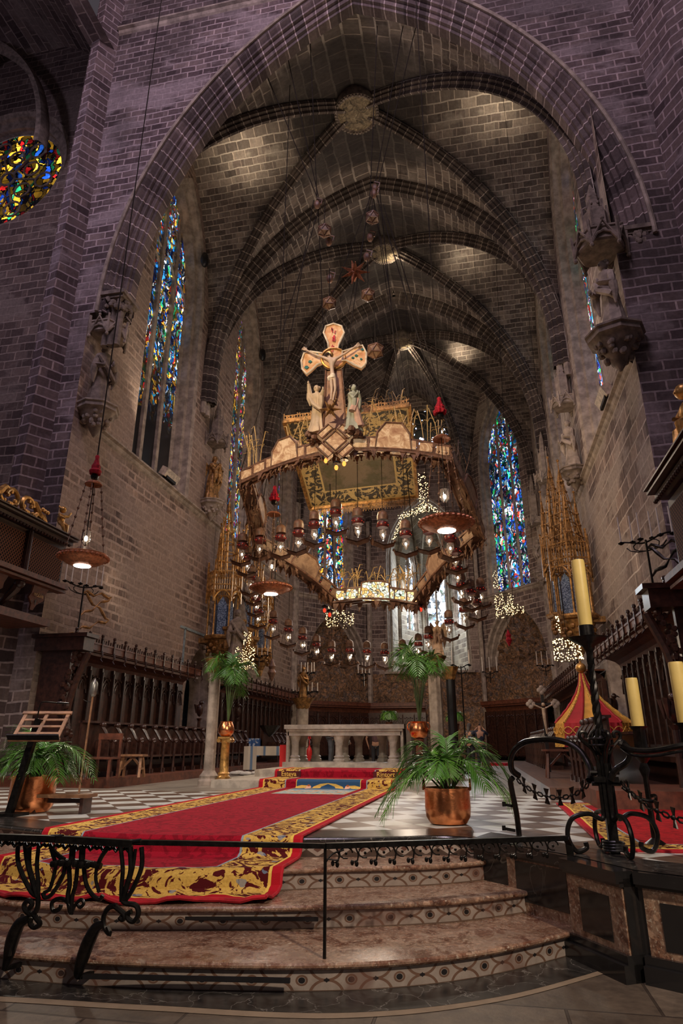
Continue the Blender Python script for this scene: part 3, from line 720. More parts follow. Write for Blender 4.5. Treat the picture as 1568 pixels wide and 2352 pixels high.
# nave piers: octagonal shafts left and right of the arch
MT['pier'] = masonry('pier_masonry', w=.7, h=.34, dark=(.10, .072, .075), mid=(.17, .125, .122), mort=(.34, .265, .27), patch=.25)
def pierface(name, pts, z0=-.1, z1=36):
    mb = MB(); L = 0
    for a, c in zip(pts, pts[1:]):
        l = math.hypot(c[0] - a[0], c[1] - a[1]); mb.quad((a[0], a[1], z0), (c[0], c[1], z0), (c[0], c[1], z1), (a[0], a[1], z1), [(L, z0), (L + l, z0), (L + l, z1), (L, z1)]); L += l
    return struct(name, mb, MT['pier'])
pierface('wall_left_pier', [(NVL, 16.01), (-12.95, 15.4), (-13.35, 15.5), (-13.65, 16.2), (-13.65, 19.0)])
pierface('wall_right_pier', [(NVR, 16.01), (6.9, 15.0), (7.7, 14.4), (8.6, 14.6), (9.4, 16)])
# jamb wall left between nave pier and chapel wall, lower part
b = MB(); 
for sx, xx, w_ in ((-1, AC - AH, XL), (1, AC + AH, XR)):
    b.quad((xx, yN + .93, 15.5), (w_, yN + .93, 15.5), (w_, yN + .93, 32), (xx, yN + .93, 32), [(0, 0), (.9, 0), (.9, 32), (0, 32)])
struct('wall_arch_return', b, MT['nave'])
# back of the chancel wall above the vault
# --- left aisle with its round window
b = MB(); ya = 19.0; cR = Py(-2, 388, ya); rR = 2.75
MT['aisle'] = masonry('aisle_masonry', w=.8, h=.38, dark=(.09, .065, .06), mid=(.15, .11, .095), mort=(.26, .2, .17), patch=.5)
def ringwall(mb, c, r, x0_, x1_, z0_, z1_, y, n=32):
    rect = []
    for i in range(n):
        q = 2 * PI * i / n; dx, dz = math.cos(q), math.sin(q)
        tx = ((x1_ - c.x) / dx) if dx > 1e-6 else ((x0_ - c.x) / dx if dx < -1e-6 else 1e9); tz = ((z1_ - c.z) / dz) if dz > 1e-6 else ((z0_ - c.z) / dz if dz < -1e-6 else 1e9)
        t = min(tx, tz); rect.append((c.x + dx * t, c.z + dz * t, c.x + dx * r, c.z + dz * r))
    for i in range(n):
        a, d_ = rect[i], rect[(i + 1) % n]
        q4 = [(a[0], a[1]), (a[2], a[3]), (d_[2], d_[3]), (d_[0], d_[1])]
        mb.add([(x, y, z) for x, z in q4], [(0, 1, 2, 3)], [q4])
        if abs(a[0] - d_[0]) > .01 and abs(a[1] - d_[1]) > .01:
            cx = x1_ if (a[0] + d_[0]) / 2 > c.x else x0_; cz = z1_ if (a[1] + d_[1]) / 2 > c.z else z0_
            mb.add([(a[0], y, a[1]), (cx, y, cz), (d_[0], y, d_[1])], [(0, 1, 2)], [[(a[0], a[1]), (cx, cz), (d_[0], d_[1])]])
ringwall(b, cR, rR + .8, -26, -13.5, -.1, 34, ya); struct('wall_aisle_end', b, MT['aisle'])
b = MB()
for (r0, y0), (r1, y1) in (((rR + .8, 0), (rR + .6, .12)), ((rR + .6, .12), (rR + .55, .3)), ((rR + .55, .3), (rR + .2, .38)), ((rR + .2, .38), (rR + .18, .55)), ((rR + .18, .55), (rR, .62))):
    for i in range(48):
        q0, q1 = 2 * PI * i / 48, 2 * PI * (i + 1) / 48
        g = lambda r, q, y: (cR.x + r * math.cos(q), ya + y, cR.z + r * math.sin(q))
        b.quad(g(r0, q0, y0), g(r0, q1, y0), g(r1, q1, y1), g(r1, q0, y1), [(i * .3, r0), (i * .3 + .3, r0), (i * .3 + .3, r1), (i * .3, r1)])
struct('trim_round_window_moulding', b, MT['stoned'], True)
SR = [(0, (.02, .12, .9)), (.25, (.9, .45, .03)), (.45, (.02, .02, .03)), (.52, (.8, .02, .02)), (.6, (.02, .35, .15)), (.68, (1, .55, .05)), (.78, (.03, .2, 1))]
MT['glO'] = stained('glass_round_window', 2.3, SR, 1.6, lead=.09)
b = MB(); b.add([(cR.x + rR * math.cos(2 * PI * i / 40), ya + .66, cR.z + rR * math.sin(2 * PI * i / 40)) for i in range(40)], [tuple(range(40))], [[(rR * math.cos(2 * PI * i / 40) + 9, rR * math.sin(2 * PI * i / 40)) for i in range(40)]])
wo = struct('window_20', b, MT['glO'])
b = MB()
def ringt(mb, cx, cz, r, y, t=.05): mb.tube([(cx + r * math.cos(2 * PI * i / 14), y, cz + r * math.sin(2 * PI * i / 14)) for i in range(14)], t, 6, closed=True)
ringt(b, cR.x, cR.z, .38, ya + .58, .06)
for k in range(6):
    q = 2 * PI * k / 6 + .3; ringt(b, cR.x + 1.25 * math.cos(q), cR.z + 1.25 * math.sin(q), .4, ya + .58)
    q += PI / 6; ringt(b, cR.x + 2.0 * math.cos(q), cR.z + 2.0 * math.sin(q), .42, ya + .58)
    b.bar((cR.x + .38 * math.cos(q), ya + .58, cR.z + .38 * math.sin(q)), (cR.x + 1.58 * math.cos(q), ya + .58, cR.z + 1.58 * math.sin(q)), .07)
b.build('window_tracery', MT['stoned'], wo, True)
# aisle arch ribs above the round window
b = MB(); b.sweep([(cR.x + x * 1.0 - .4, 17.6, cR.z - 1 + z) for x, z in archpts(3.6, 7.2, 16)], [(-.35, 0), (-.3, .2), (-.1, .3), (.1, .3), (.3, .2), (.35, 0)], (0, 1, 0)); struct('trim_aisle_arch', b, MT['stoned'], True)
# rose above the opening at the back
cB = Py(966, 1000, YB - .1); b = MB(); rB = 2.35
m = M('glass_far_rose', .3); uv = m.coord('UV'); dd = m.voro(uv, 2.1, 'F1', 'Distance'); hh = m.xyz(m.voro(uv, 2.1))[0]
m.color((.01, .01, .012)); m.emit(m.ramp(hh, [(0, (.1, .25, 1)), (.3, (.75, .85, 1)), (.7, (.5, .65, 1)), (1, (.9, .95, 1))]), (dd < .27) * 5.5); MT['glRose'] = m.mat
b.add([(cB.x + rB * math.cos(2 * PI * i / 40), YB - .05, cB.z + rB * math.sin(2 * PI * i / 40)) for i in range(40)], [tuple(range(40))], [[(rB * math.cos(2 * PI * i / 40) + 9, rB * math.sin(2 * PI * i / 40)) for i in range(40)]])
wr = struct('window_21', b, MT['glRose']); b = MB(); ringt(b, cB.x, cB.z, rB, YB - .12, .16); ringt(b, cB.x, cB.z, .6, YB - .12, .06)
for k in range(8):
    q = 2 * PI * k / 8; ringt(b, cB.x + 1.45 * math.cos(q), cB.z + 1.45 * math.sin(q), .5, YB - .12, .05); b.bar((cB.x + .6 * math.cos(q + .39), YB - .12, cB.z + .6 * math.sin(q + .39)), (cB.x + rB * math.cos(q + .39), YB - .12, cB.z + rB * math.sin(q + .39)), .08)
b.build('window_tracery', MT['stoned'], wr, True)
# string course high on the nave wall, vertical oculus stops
b = MB()
for (a0, h0), (a1, h1) in zip(pr, pr[1:]): b.quad((NVL, yN - a0, 29.0 + h0), (NVL, yN - a1, 29.0 + h1), (NVR, yN - a1, 29.0 + h1), (NVR, yN - a0, 29.0 + h0), [(0, 0), (0, 1), (19, 1), (19, 0)])
struct('trim_nave_string_course', b, MT['stone'])
# carved capitals of the arch: clustered foliage on short shafts
for xx, sg in ((AC - AH - .2, 1), (AC + AH + .2, -1)):
    b = MB(); rg = random.Random(int(xx * 10)); zc_ = 15.9 if sg > 0 else 15.5; xx -= sg * .12
    b.box((xx, yN + .46, zc_), (.95, 1.05, .14)); b.box((xx, yN + .46, zc_ - .12), (.8, .9, .12))
    for k in range(70):
        q = rg.random() * 2 * PI; b.ball((xx + .38 * math.cos(q), yN + .46 + .42 * math.sin(q), zc_ - .55 + rg.random() * .4), .07 + .05 * rg.random(), 6, 4)
    b.lathe([(.26, zc_ - .7), (.3, zc_ - .5), (.4, zc_ - .15)], (xx, yN + .46, 0), 10)
    for dx in (-.2, 0, .2): b.cyl((xx + dx, yN + .3, zc_ - 1.9), (xx + dx, yN + .3, zc_ - .6), .13, n=8)
    struct('trim_capital', b, MT['stoned'], True)
# vaulting shaft faces and ribs of the aisle arch, upper left
b = MB()
nn_ = 14; pa = [(-19.6 + 0, 0)]
for k in range(nn_):
    for j in range(6):
        x0_, x1_ = -12.6 - k * .9, -12.6 - (k + 1) * .9; f_ = lambda x: 27.5 + arc(6, 7, min(5.99, abs(x + 19.6)))
        b.quad((x0_, 8 + j * 2, f_(x0_)), (x1_, 8 + j * 2, f_(x1_)), (x1_, 10 + j * 2, f_(x1_)), (x0_, 10 + j * 2, f_(x0_)), [(j * 2, x0_), (j * 2, x1_), (j * 2 + 2, x1_), (j * 2 + 2, x0_)])
struct('ceiling_aisle', b, MT['aisle'])
# ================================================================== foreground: altar, carpets, railings, plants
def L3(pts, n=8): return bez([Vector(p) for p in pts], n)
# --- stone steps and platform of the altar
alt = thing('altar_platform', 'two low beige stone steps carrying the altar table', 'platform', (-3.6, 15.4, ZF))
b = MB(); b.box((0, 4.6, .085), (5.4, 9.2, .17)); b.build('lower_step', MT['marblealtar'], alt)
b = MB(); b.box((0, 5.6, .255), (4.5, 7.6, .17)); b.build('upper_step', MT['marblealtar'], alt)
ZP = ZF + .34
YAL = 19.0
aL, aR = Py(657, 1700, YAL).x, Py(925, 1700, YAL).x
ax = (aL + aR) / 2; aw = aR - aL
al = thing('altar_table', 'long alabaster altar table on short clustered columns', 'altar', (ax, YAL + .6, ZP))
zt = Py(790, 1664, YAL).z - ZP
b = MB(); b.box((0, 0, zt - .06), (aw + .1, 1.35, .12)); b.box((0, 0, zt - .15), (aw, 1.28, .07)); b.box((0, 0, zt - .24), (aw - .08, 1.2, .12)); b.build('table_top', MT['marblealtar'], al)
b = MB(); b.box((0, 0, .07), (aw + .12, 1.45, .14)); b.build('plinth', MT['marblealtar'], al)
for i, cx in enumerate((-aw / 2 + .22, -.05 * aw, aw / 2 - .3)):
    for yy in (-.42, .42):
        for dx in ((0, ) if yy < 0 else (-.0, .42 if i < 2 else -.42)):
            b = MB(); b.lathe([(.17, .14), (.17, .2), (.13, .24), (.15, .28), (.11, .32), (.105, zt - .56), (.12, zt - .53), (.11, zt - .49), (.17, zt - .32), (.18, zt - .29)], (cx + dx, yy, 0), 14); b.build('column', MT['marblealtar'], al, True)
for xx in (-aw / 2 + .04, aw / 2 - .03):
    b = MB(); b.box((xx, 0, zt / 2), (.07, 1.2, zt - .1)); b.build('end_slab', MT['marblealtar'], al)
# altar cloth falling at the right end
b = MB(); pts = []
for k in range(13): 
    yy = -.62 + 1.3 * k / 12; o = .025 * math.sin(k * 2.1)
    pts.append((aw / 2 + .09 + o, yy))
for k in range(12):
    (x0_, y0_), (x1_, y1_) = pts[k], pts[k + 1]
    b.quad((x0_, y0_, zt), (x1_, y1_, zt), (x1_ + .02, y1_, .22), (x0_ + .02, y0_, .22)); b.quad((aw / 2 - .6, y0_, zt + .006), (x0_, y0_, zt + .006), (x1_, y1_, zt + .006), (aw / 2 - .6, y1_, zt + .006))
MT['linen'] = plain('white_linen', (.56, .52, .47), .8, var=.1)
ob = b.build('altar_cloth', MT['linen'], None, True); ob.location = al.location; tag(ob, 'white linen cloth hanging over the right end of the altar table', 'altar cloth')

# --- carpets
def carpetmat(name, w, border, flip=False, red=(.33, .006, .02), sw=1):
    m = M(name, .92, spec=.15); u, v, _ = m.xyz(m.coord('UV')); uv = m.coord('UV')
    ed = m.math('MINIMUM', u, w - u)                     # distance to the long edges
    p = m.vec(u, v, 0)
    g = m.noise(p, 3.8 * sw, 3.5, .6, 3.0)
    leaf = m.step(g, .475, .495)
    gold = m.mix(m.noise(p, 40, 3), (.42, .21, .035), (.86, .58, .14))
    bord = m.mix(leaf, (.085, .006, .008), gold)
    bl = m.step(m.noise(m.vadd(p, (5, 3, 0)), 6, 2), .66, .67); bord = m.mix(bl * .7, bord, (.16, .22, .3))
    fig = m.noise(m.vmul(p, (1, .8, 1)), 5, 3, .5, 2.5)
    fld = m.mix(m.step(fig, .48, .56) * .55, red, tuple(k * .35 for k in red))
    fld = m.mix(.35, fld, m.ramp(m.noise(p, 90, 2), [(.3, (.5, .5, .5)), (.7, (1.5, 1.5, 1.5))]), 'MULTIPLY')
    end = v                                              # v = 0 at the low end
    ed2 = m.math('MINIMUM', ed, end)
    c = m.mix(ed2 < border, fld, bord)
    c = m.mix(((ed2 - border).abs() < .012), c, (.28, .34, .38))
    c = m.mix(((ed2 - .10).abs() < .013), c, (.80, .52, .1))
    c = m.mix(ed2 < .085, c, (.45, .01, .02))
    m.color(c); m.bump(m.noise(p, 120, 2), .008, .5); return m.mat
CW = 3.12; MT['carp'] = carpetmat('red_gold_carpet', CW, .62)
def edge_y(e, x):
    for p, q in zip(e, e[1:]):
        if p.x <= x <= q.x: return p.y + (q.y - p.y) * (x - p.x) / max(1e-6, q.x - p.x)
    return e[-1].y
cx0, cx1 = -5.1, -1.98; nx = 30; rows = []
cp = thing('altar_carpet', 'long crimson carpet with broad gold floral border running from the altar down the steps', 'carpet', (cx0, 7, ZF))
for i in range(nx + 1):
    x = cx0 + (cx1 - cx0) * i / nx; y4, y3, y2 = (edge_y(EDG[k], x) for k in (3, 2, 1)); t = .028
    wob = .05 * math.sin(i * .55) + .03 * math.sin(i * 1.3)
    pr_ = [(18.2, ZP + t), (16.62, ZP + t), (16.57, ZP - .01), (16.56, ZF + .17 + t + .01), (16.52, ZF + .17 + t), (15.4, ZF + .17 + t), (15.36, ZF + .15), (15.35, ZF + t + .01), (15.3, ZF + t)]
    pr_ += [(15.3 + (y4 - 15.3) * k / 14, ZF + t) for k in range(1, 15)]
    pr_ += [(y4 - .03, ZF - .005), (y4 - .06, STZ[2] + .06), (y4 - .13, STZ[2] + t), (y3 + .15, STZ[2] + t), (y3, STZ[2] + t + .003), (y3 - .04, STZ[2] - .02), (y3 - .06, STZ[1] + .07), (y3 - .14, STZ[1] + t + .005)]
    ye = y2 + .10 + wob * (.9); pr_ += [((y3 - .14) * .5 + ye * .5, STZ[1] + t + .012 + .015 * math.sin(i * .8)), (ye + .05, STZ[1] + t + .01 + .03 * max(0, math.sin(i * .9))), (ye, STZ[1] + t + .035 * max(0, math.sin(i * .9)))]
    rows.append([(x, y, z) for y, z in pr_])
mb = MB(); tot = max(sum(math.dist(a, c) for a, c in zip(r_, r_[1:])) for r_ in rows)
def cum(r_):
    L = [0]
    for a, c in zip(r_, r_[1:]): L.append(L[-1] + math.dist(a, c))
    return [L[-1] - q for q in L]
cu_ = [cum(r_) for r_ in rows]
for i in range(nx):
    for k in range(len(rows[0]) - 1):
        U0, U1 = CW * i / nx, CW * (i + 1) / nx
        mb.add([rows[i][k], rows[i + 1][k], rows[i + 1][k + 1], rows[i][k + 1]], [(0, 1, 2, 3)], [[(U0, cu_[i][k]), (U1, cu_[i + 1][k]), (U1, cu_[i + 1][k + 1]), (U0, cu_[i][k + 1])]])
# the rolled edge along sides gives the carpet its thickness
mb.v = [(x - cx0, y - 7, z - ZF) for x, y, z in mb.v]
mb.build('carpet_pile', MT['carp'], cp, True)
e = MB(); 
for col in (0, nx): e.tube([(x - cx0, y - 7, z - ZF - .008) for x, y, z in rows[col]], .016, 6)
e.tube([(r_[-1][0] - cx0, r_[-1][1] - 7, r_[-1][2] - ZF - .004) for r_ in rows], .02, 6)
# curled-over corner on the second step
e.build('red_edging', plain('red_edging_wool', (.4, .008, .016), .9), cp, True)
# pictorial panel: a blue ground with two winged cherub heads and landscape
m = M('pictorial_panel_weave', .9, spec=.15); u, v, _ = m.xyz(m.coord('UV'))
nz = m.noise(m.vec(u * 3, v * 6, 0), 2.5, 4, .6, 1.5)
c = m.ramp(nz, [(.3, (.05, .16, .16)), (.45, (.26, .4, .42)), (.52, (.55, .5, .4)), (.58, (.5, .16, .06)), (.66, (.75, .5, .18)), (.75, (.1, .25, .25))])
sky = m.mix(m.step(v, .35, .55), (.28, .38, .45), (.03, .08, .17))
c = m.mix(m.step(v, .33, .45), c, sky)
X = (u - .5).abs(); wx = X - .3
wing = ((wx - .11).abs() * .55 + (v - .66 - (wx - .05) * (-.35)).abs() * 1.0) < .075
wing2 = ((X - .12).abs() * .5 + (v - .72 + (X - .1) * .9).abs()) < .085
c = m.mix(wing.max(wing2), c, m.mix(m.noise(m.vec(u, v, 0), 60, 2), (.5, .26, .04), (.85, .6, .16)))
hd = (((X - .3) * (X - .3) * 5 + (v - .62) * (v - .62)).sqrt() < .085); c = m.mix(hd, c, (.75, .42, .28))
hd = (((X - .3) * (X - .3) * 5 + (v - .70) * (v - .70)).sqrt() < .05); c = m.mix(hd, c, (.4, .12, .04))
fr_ = (X > .49).max(v > .985); c = m.mix(fr_, c, (.8, .5, .1)); m.color(c)
pxl, pxr = Pz(648, 1828, ZF).x + .0, Pz(806, 1812, ZF).x
pxl = max(pxl, cx0 + .75) if pxl < cx0 + .5 else pxl
mb = MB(); pp = [(13.45, ZF + .032, 0), (15.29, ZF + .032, .62), (15.33, ZF + .06, .64), (15.345, ZF + .16, .9), (15.39, ZF + .203, .94), (15.75, ZF + .203, 1)]
pxl, pxr = cx0 + .88, cx1 - .75
for (y0, z0, v0), (y1, z1, v1) in zip(pp, pp[1:]):
    mb.quad((pxl - cx0, y0 - 7 - .006, z0 - ZF), (pxr - cx0, y0 - 7 - .006, z0 - ZF), (pxr - cx0, y1 - 7 - .006, z1 - ZF), (pxl - cx0, y1 - 7 - .006, z1 - ZF), [(0, v0), (1, v0), (1, v1), (0, v1)])
mb.build('pictorial_panel', m.mat, cp)
def text(name, s, loc_, size, mat, parent=None, rot=(PI / 2, 0, 0), ext=.004, shear=0):
    cd = bpy.data.curves.new(name, 'FONT'); cd.body = s; cd.size = size; cd.extrude = ext; cd.align_x = 'CENTER'; cd.align_y = 'CENTER'; cd.shear = shear; cd.offset = .002
    o = bpy.data.objects.new(name, cd); COL.objects.link(o); bpy.context.view_layer.update()
    me = bpy.data.meshes.new_from_object(o); bpy.data.objects.remove(o); me.materials.clear(); me.materials.append(mat)
    o = bpy.data.objects.new(name, me); COL.objects.link(o); o.location = loc_; o.rotation_euler = rot; o.parent = parent; return o
gw = plain('gold_wool', (.72, .46, .1), .85)
dk = plain('maroon_wool', (.08, .008, .01), .9)
for xx, s1, s2 in ((cx0 + .36, 'Esteva', 'anno 1990'), (cx1 - .36, 'Rintort', 'Anno 1990')):
    b = MB(); b.box((xx - cx0, 16.55 - 7 - .012, .255), (.6, .012, .165)); b.build('name_panel', dk, cp)
    text('lettering', s1, (xx - cx0, 16.55 - 7 - .024, .27), .15, gw, cp); text('lettering', s2, (xx - cx0, 16.55 - 7 - .024, .195), .05, gw, cp)

# right-hand carpet
A_, B_, C_, D_ = Pz(1278, 1847, ZF), Pz(1568, 1868, ZF), Pz(1395, 1955, ZF), Pz(1568, 1962, ZF)
ud = (B_ - A_).normalized(); vd = (C_ - A_); l2 = vd.length; vd.normalize(); W2, H2 = 3.4, l2
m2 = carpetmat('second_carpet_weave', H2, .38, red=(.42, .010, .014), sw=1.6)
# lay it as a rectangle
ud = Vector((-vd.y, vd.x, 0)); ud = ud if ud.x > 0 else -ud
b = MB(); nn = 14
for i in range(nn):
    for j in range(nn):
        q = [A_ + ud * (W2 * a / nn) + vd * (H2 * c / nn) for a, c in ((i, j), (i + 1, j), (i + 1, j + 1), (i, j + 1))]
        b.add([(p.x - A_.x, p.y - A_.y, .024 + .006 * math.sin(p.x * 5 + p.y * 4)) for p in q], [(0, 1, 2, 3)], [[(H2 * j / nn, W2 * i / nn), (H2 * j / nn, W2 * (i + 1) / nn), (H2 * (j + 1) / nn, W2 * (i + 1) / nn), (H2 * (j + 1) / nn, W2 * i / nn)]])
rc = b.build('side_carpet', m2, None, True); rc.location = A_; tag(rc, 'red rug with yellow and maroon border behind the iron railing on the right', 'carpet')
b = MB(); b.tube([(0, 0, .012), tuple(vd * H2 + Vector((0, 0, .012))), tuple(vd * H2 + ud * W2 + Vector((0, 0, .012)))], .014, 6); b.build('red_edging', bpy.data.materials['red_edging_wool'], rc)

# --- copper cauldrons with palms
MT['leaf'] = None
m = M('palm_leaf', .32, spec=.5); o = m.coord('Object'); m.color(m.mix(m.noise(o, 3, 3), (.025, .085, .012), (.10, .26, .03))); m.b.inputs['Subsurface Weight'].default_value = 0; m.b.inputs['Transmission Weight'].default_value = .0; MT['leaf'] = m.mat
MT['leafb'] = plain('bright_palm_leaf', (.10, .24, .03), .35, var=.3); MT['stem'] = plain('palm_stalk', (.07, .11, .03), .5)
MT['soil'] = plain('potting_soil', (.03, .02, .012), .95)
def frond(rg, base, az, length, rise, droop, nl=26, ll=.45, w=.013, mat=None, parent=None):
    d = Vector((math.cos(az), math.sin(az), 0)); pts = []; n = 16
    for i in range(n + 1):
        t = i / n; r_ = length * (t * .55 + .45 * t * t * math.cos(0) ) * (1 - .12 * droop * t); z = rise * math.sin(min(1, t * 1.25) * PI / 2) - droop * max(0, t - .35) ** 2 * 1.6
        pts.append(Vector(base) + d * (r_ * droop ** .3 if droop else r_) + Vector((0, 0, z)))
    mb = MB(); mb.cur = 1; mb.tube(pts, [.012 * (1 - .8 * i / n) + .002 for i in range(n + 1)], 5); mb.cur = 0
    sd = Vector((-d.y, d.x, 0))
    for k in range(nl):
        t = .34 + .66 * k / (nl - 1); f_ = t * n; i = min(n - 1, int(f_)); p = pts[i].lerp(pts[i + 1], f_ - i); tg = (pts[min(n, i + 1)] - pts[max(0, i - 1)]).normalized()
        L = ll * (math.sin(PI * (.16 + .80 * (t - .34) / .66)) ** .7) * (.85 + .3 * rg.random())
        for s_ in (-1, 1):
            o_ = (tg * .75 + sd * s_ * (.8) + Vector((0, 0, .22))).normalized(); q = [p]
            drop = .25 + .45 * rg.random()
            for j in range(1, 6):
                u_ = j / 5; q.append(p + o_ * L * u_ + Vector((0, 0, -drop * L * u_ * u_)))
            wd_ = [w * .35, w * .95, w, w * .8, w * .45, .001]; nn_ = tg.cross(o_).normalized(); acr = o_.cross(nn_).normalized()
            vs = []; 
            for j in range(6): vs += [q[j] - acr * wd_[j] + nn_ * .004, q[j], q[j] + acr * wd_[j] + nn_ * .004]
            fs = []
            for j in range(5): fs += [(j * 3, j * 3 + 1, j * 3 + 4, j * 3 + 3), (j * 3 + 1, j * 3 + 2, j * 3 + 5, j * 3 + 4)]
            mb.add(vs, fs)
    return mb.build('frond', [mat or MT['leaf'], MT['stem']], parent, True)
def cauldron(root, rr, hh, mat=None, handles=True):
    b = MB(); b.lathe([(rr * .55, 0), (rr * .8, .015), (rr * .96, .09), (rr, .2), (rr * .985, hh - .05), (rr * 1.03, hh - .02), (rr * 1.05, hh), (rr * 1.0, hh), (rr * .95, hh - .04), (rr * .93, .2), (rr * .5, .15)], n=40); b.build('cauldron', mat or MT['copper'], root, True)
    b = MB(); b.lathe([(rr * .93, hh - .09), (.01, hh - .06)], n=24); b.build('soil', MT['soil'], root)
    if handles:
        for s_ in (-1, 1):
            b = MB(); b.tube([(s_ * rr * 1.02 + .0, .10 * math.cos(q), hh - .03 + .13 * math.sin(q)) for q in [PI * i / 10 for i in range(11)]], .012, 8); b.build('handle', MT['copper'], root, True)
def palm(name, label, loc_, rr, hh, specs, seed, group=None, ll=.34, w=.0115):
    t = thing(name, label, 'potted palm', loc_, 0, group); cauldron(t, rr, hh); rg = random.Random(seed)
    for (az, ln, rs, dr) in specs: frond(rg, (.05 * math.cos(az), .05 * math.sin(az), hh - .08), R(az), ln, rs, dr, 24, ll, w, MT['leafb'] if rg.random() < .18 else MT['leaf'], t)
    return t
pp = Pz(1030, 1893, ZF); rr = 105 / 2 * scl(pp)
sp = [(0, .95, .62, .6), (25, .7, .75, .7), (60, .6, .6, .5), (100, .6, .8, .6), (140, .65, .6, .6), (165, .85, .55, .7), (190, 1.05, .42, .95), (215, .7, .5, .55), (250, .55, .5, .4), (285, .5, .5, .4), (320, .75, .5, .6), (345, .95, .42, .8), (205, .95, .35, .9), (355, .75, .78, .7), (180, .7, .72, .6)]
palm('potted_palm', 'green palm in a smooth copper cauldron right of the long carpet', pp, rr, 78 * scl(pp), sp, 3)
pl = Pz(68, 1866, ZF); rl = 100 / 2 * scl(pl)
sp = [(10, .85, .5, .7), (40, .7, .6, .6), (0, 1.1, .62, .85), (80, .6, .6, .5), (120, .7, .7, .6), (150, .9, .7, .7), (175, .95, .5, .8), (200, .85, .42, .8), (235, .6, .5, .5), (270, .5, .45, .4), (300, .6, .5, .5), (335, .8, .5, .7), (165, .8, .85, .6)]
palm('potted_palm', 'green palm in a dented copper cauldron beside the lectern on the left', pl, rl, 78 * scl(pl), sp, 5)

# --- gilded column with a copper vase and a tall palm, left; the same on the right without column
def tallpalm(root, z, seed, n=11, s=1.0):
    rg = random.Random(seed); 
    for k in range(n):
        az = 360 * k / n + rg.random() * 20; h_ = s * (1.3 + .55 * rg.random()); ln = s * (.45 + .45 * rg.random())
        frond(rg, (.03, .02, z), R(az), ln, h_, .7 * s * rg.random() + .25, 24, .4 * s, .014, None, root)
gc = Pz(512, 1806, ZF); s_ = scl(gc)
t = thing('fluted_column', 'gilded fluted ionic column standing on a square black base left of the altar', 'column', gc)
hcol = (1806 - 1700) * s_; b = MB(); b.box((0, 0, .06), (.36, .36, .12)); b.box((0, 0, .15), (.3, .3, .06)); b.build('base', MT['goldd'], t)
b = MB(); b.lathe([(.15, .18), (.15, .22), (.12, .25), (.14, .29), (.105, .33), (.10, hcol - .14), (.115, hcol - .12)], n=32, fold=.05, nf=12); b.build('shaft', MT['gold'], t, True)
b = MB(); b.box((0, 0, hcol - .01), (.3, .3, .05)); b.lathe([(.11, hcol - .13), (.15, hcol - .03)], n=16)
for sx in (-1, 1):
    for sy in (-1, 1): b.cyl((sx * .13, sy * .14, hcol - .07), (sx * .13, sy * .04, hcol - .07), .05, n=14)
b.build('capital', MT['gold'], t, True)
t = thing('copper_vase', 'copper vase with a tall arching palm standing on the gilded fluted column', 'vase of palm', gc + Vector((0, 0, hcol + .015)))
b = MB(); b.lathe([(.08, 0), (.13, .02), (.19, .1), (.2, .18), (.17, .28), (.14, .34), (.155, .36), (.13, .35), (.12, .2)], n=28); b.build('vase', MT['copper'], t, True); tallpalm(t, .3, 11, 12, 1.0)
cp2 = Pz(505, 1806, ZF) + Vector((-.45, .35, 0))
def stonecol(name, label, p, h_, r_=.17, mat=None):
    t = thing(name, label, 'column', p)
    b = MB(); b.lathe([(r_ * 2.0, 0), (r_ * 2.0, .1), (r_ * 1.7, .16), (r_ * 1.8, .22), (r_ * 1.3, .3), (r_ * 1.15, .34)], n=12); b.build('base', MT['stone'], t)
    b = MB(); b.lathe([(r_ * 1.0, .3), (r_, h_)], n=32, fold=.12, nf=8); b.build('shaft', mat or MT['stone'], t, True)
    b = MB(); b.lathe([(r_, h_ - .02), (r_ * 1.3, h_ + .05), (r_ * 1.3, h_ + .12), (r_ * 1.9, h_ + .3), (r_ * 2.1, h_ + .36)], n=16, fold=.05, nf=8); b.build('capital', MT['goldd'], t, True); return t
stonecol('stone_column', 'slender clustered stone column rising behind the gilded fluted column', cp2, Py(520, 1545, cp2.y).z - ZF, .13)
cc = Py(1002, 1640, 21.5); stonecol('stone_column', 'slender clustered stone column right behind the altar under the praying angel', (cc.x, 21.5, ZP - .3), Py(1002, 1508, 21.5).z - ZP + .3 - .36, .2)
cc = Py(1041, 1690, 20.5); stonecol('iron_column', 'dark fluted iron column with leafy capital right of the stone column by the altar', (cc.x, 20.5, ZF), Py(1041, 1560, 20.5).z - ZF, .13, MT['black'])
cc = Py(695, 1640, 24); stonecol('stone_column', 'thin stone column left behind the altar under a small statue', (cc.x, 24, ZF), Py(695, 1608, 24).z - ZF - .3, .2)
vp = Py(962, 1700, 17.6); t = thing('copper_vase', 'copper amphora with a very tall palm just right of the altar', 'vase of palm', (vp.x, 17.6, ZP))
zv = Py(972, 1697, 17.6).z - ZP
b = MB(); b.lathe([(.13, 0), (.15, .05), (.09, .15), (.09, zv - .15), (.14, zv)], n=16); b.build('stand', MT['woodr'], t, True)
b = MB(); b.lathe([(.1, zv), (.2, zv + .05), (.26, zv + .2), (.22, zv + .32), (.2, zv + .38), (.25, zv + .42), (.2, zv + .4), (.17, zv + .25)], n=28)
for sx in (-1, 1): b.tube([(sx * (.22 + .07 * math.sin(q)), 0, zv + .3 - .1 * math.cos(q)) for q in [PI * i / 8 for i in range(9)]], .015, 6)
b.build('vase', MT['copper'], t, True); tallpalm(t, zv + .3, 15, 12, 1.3)
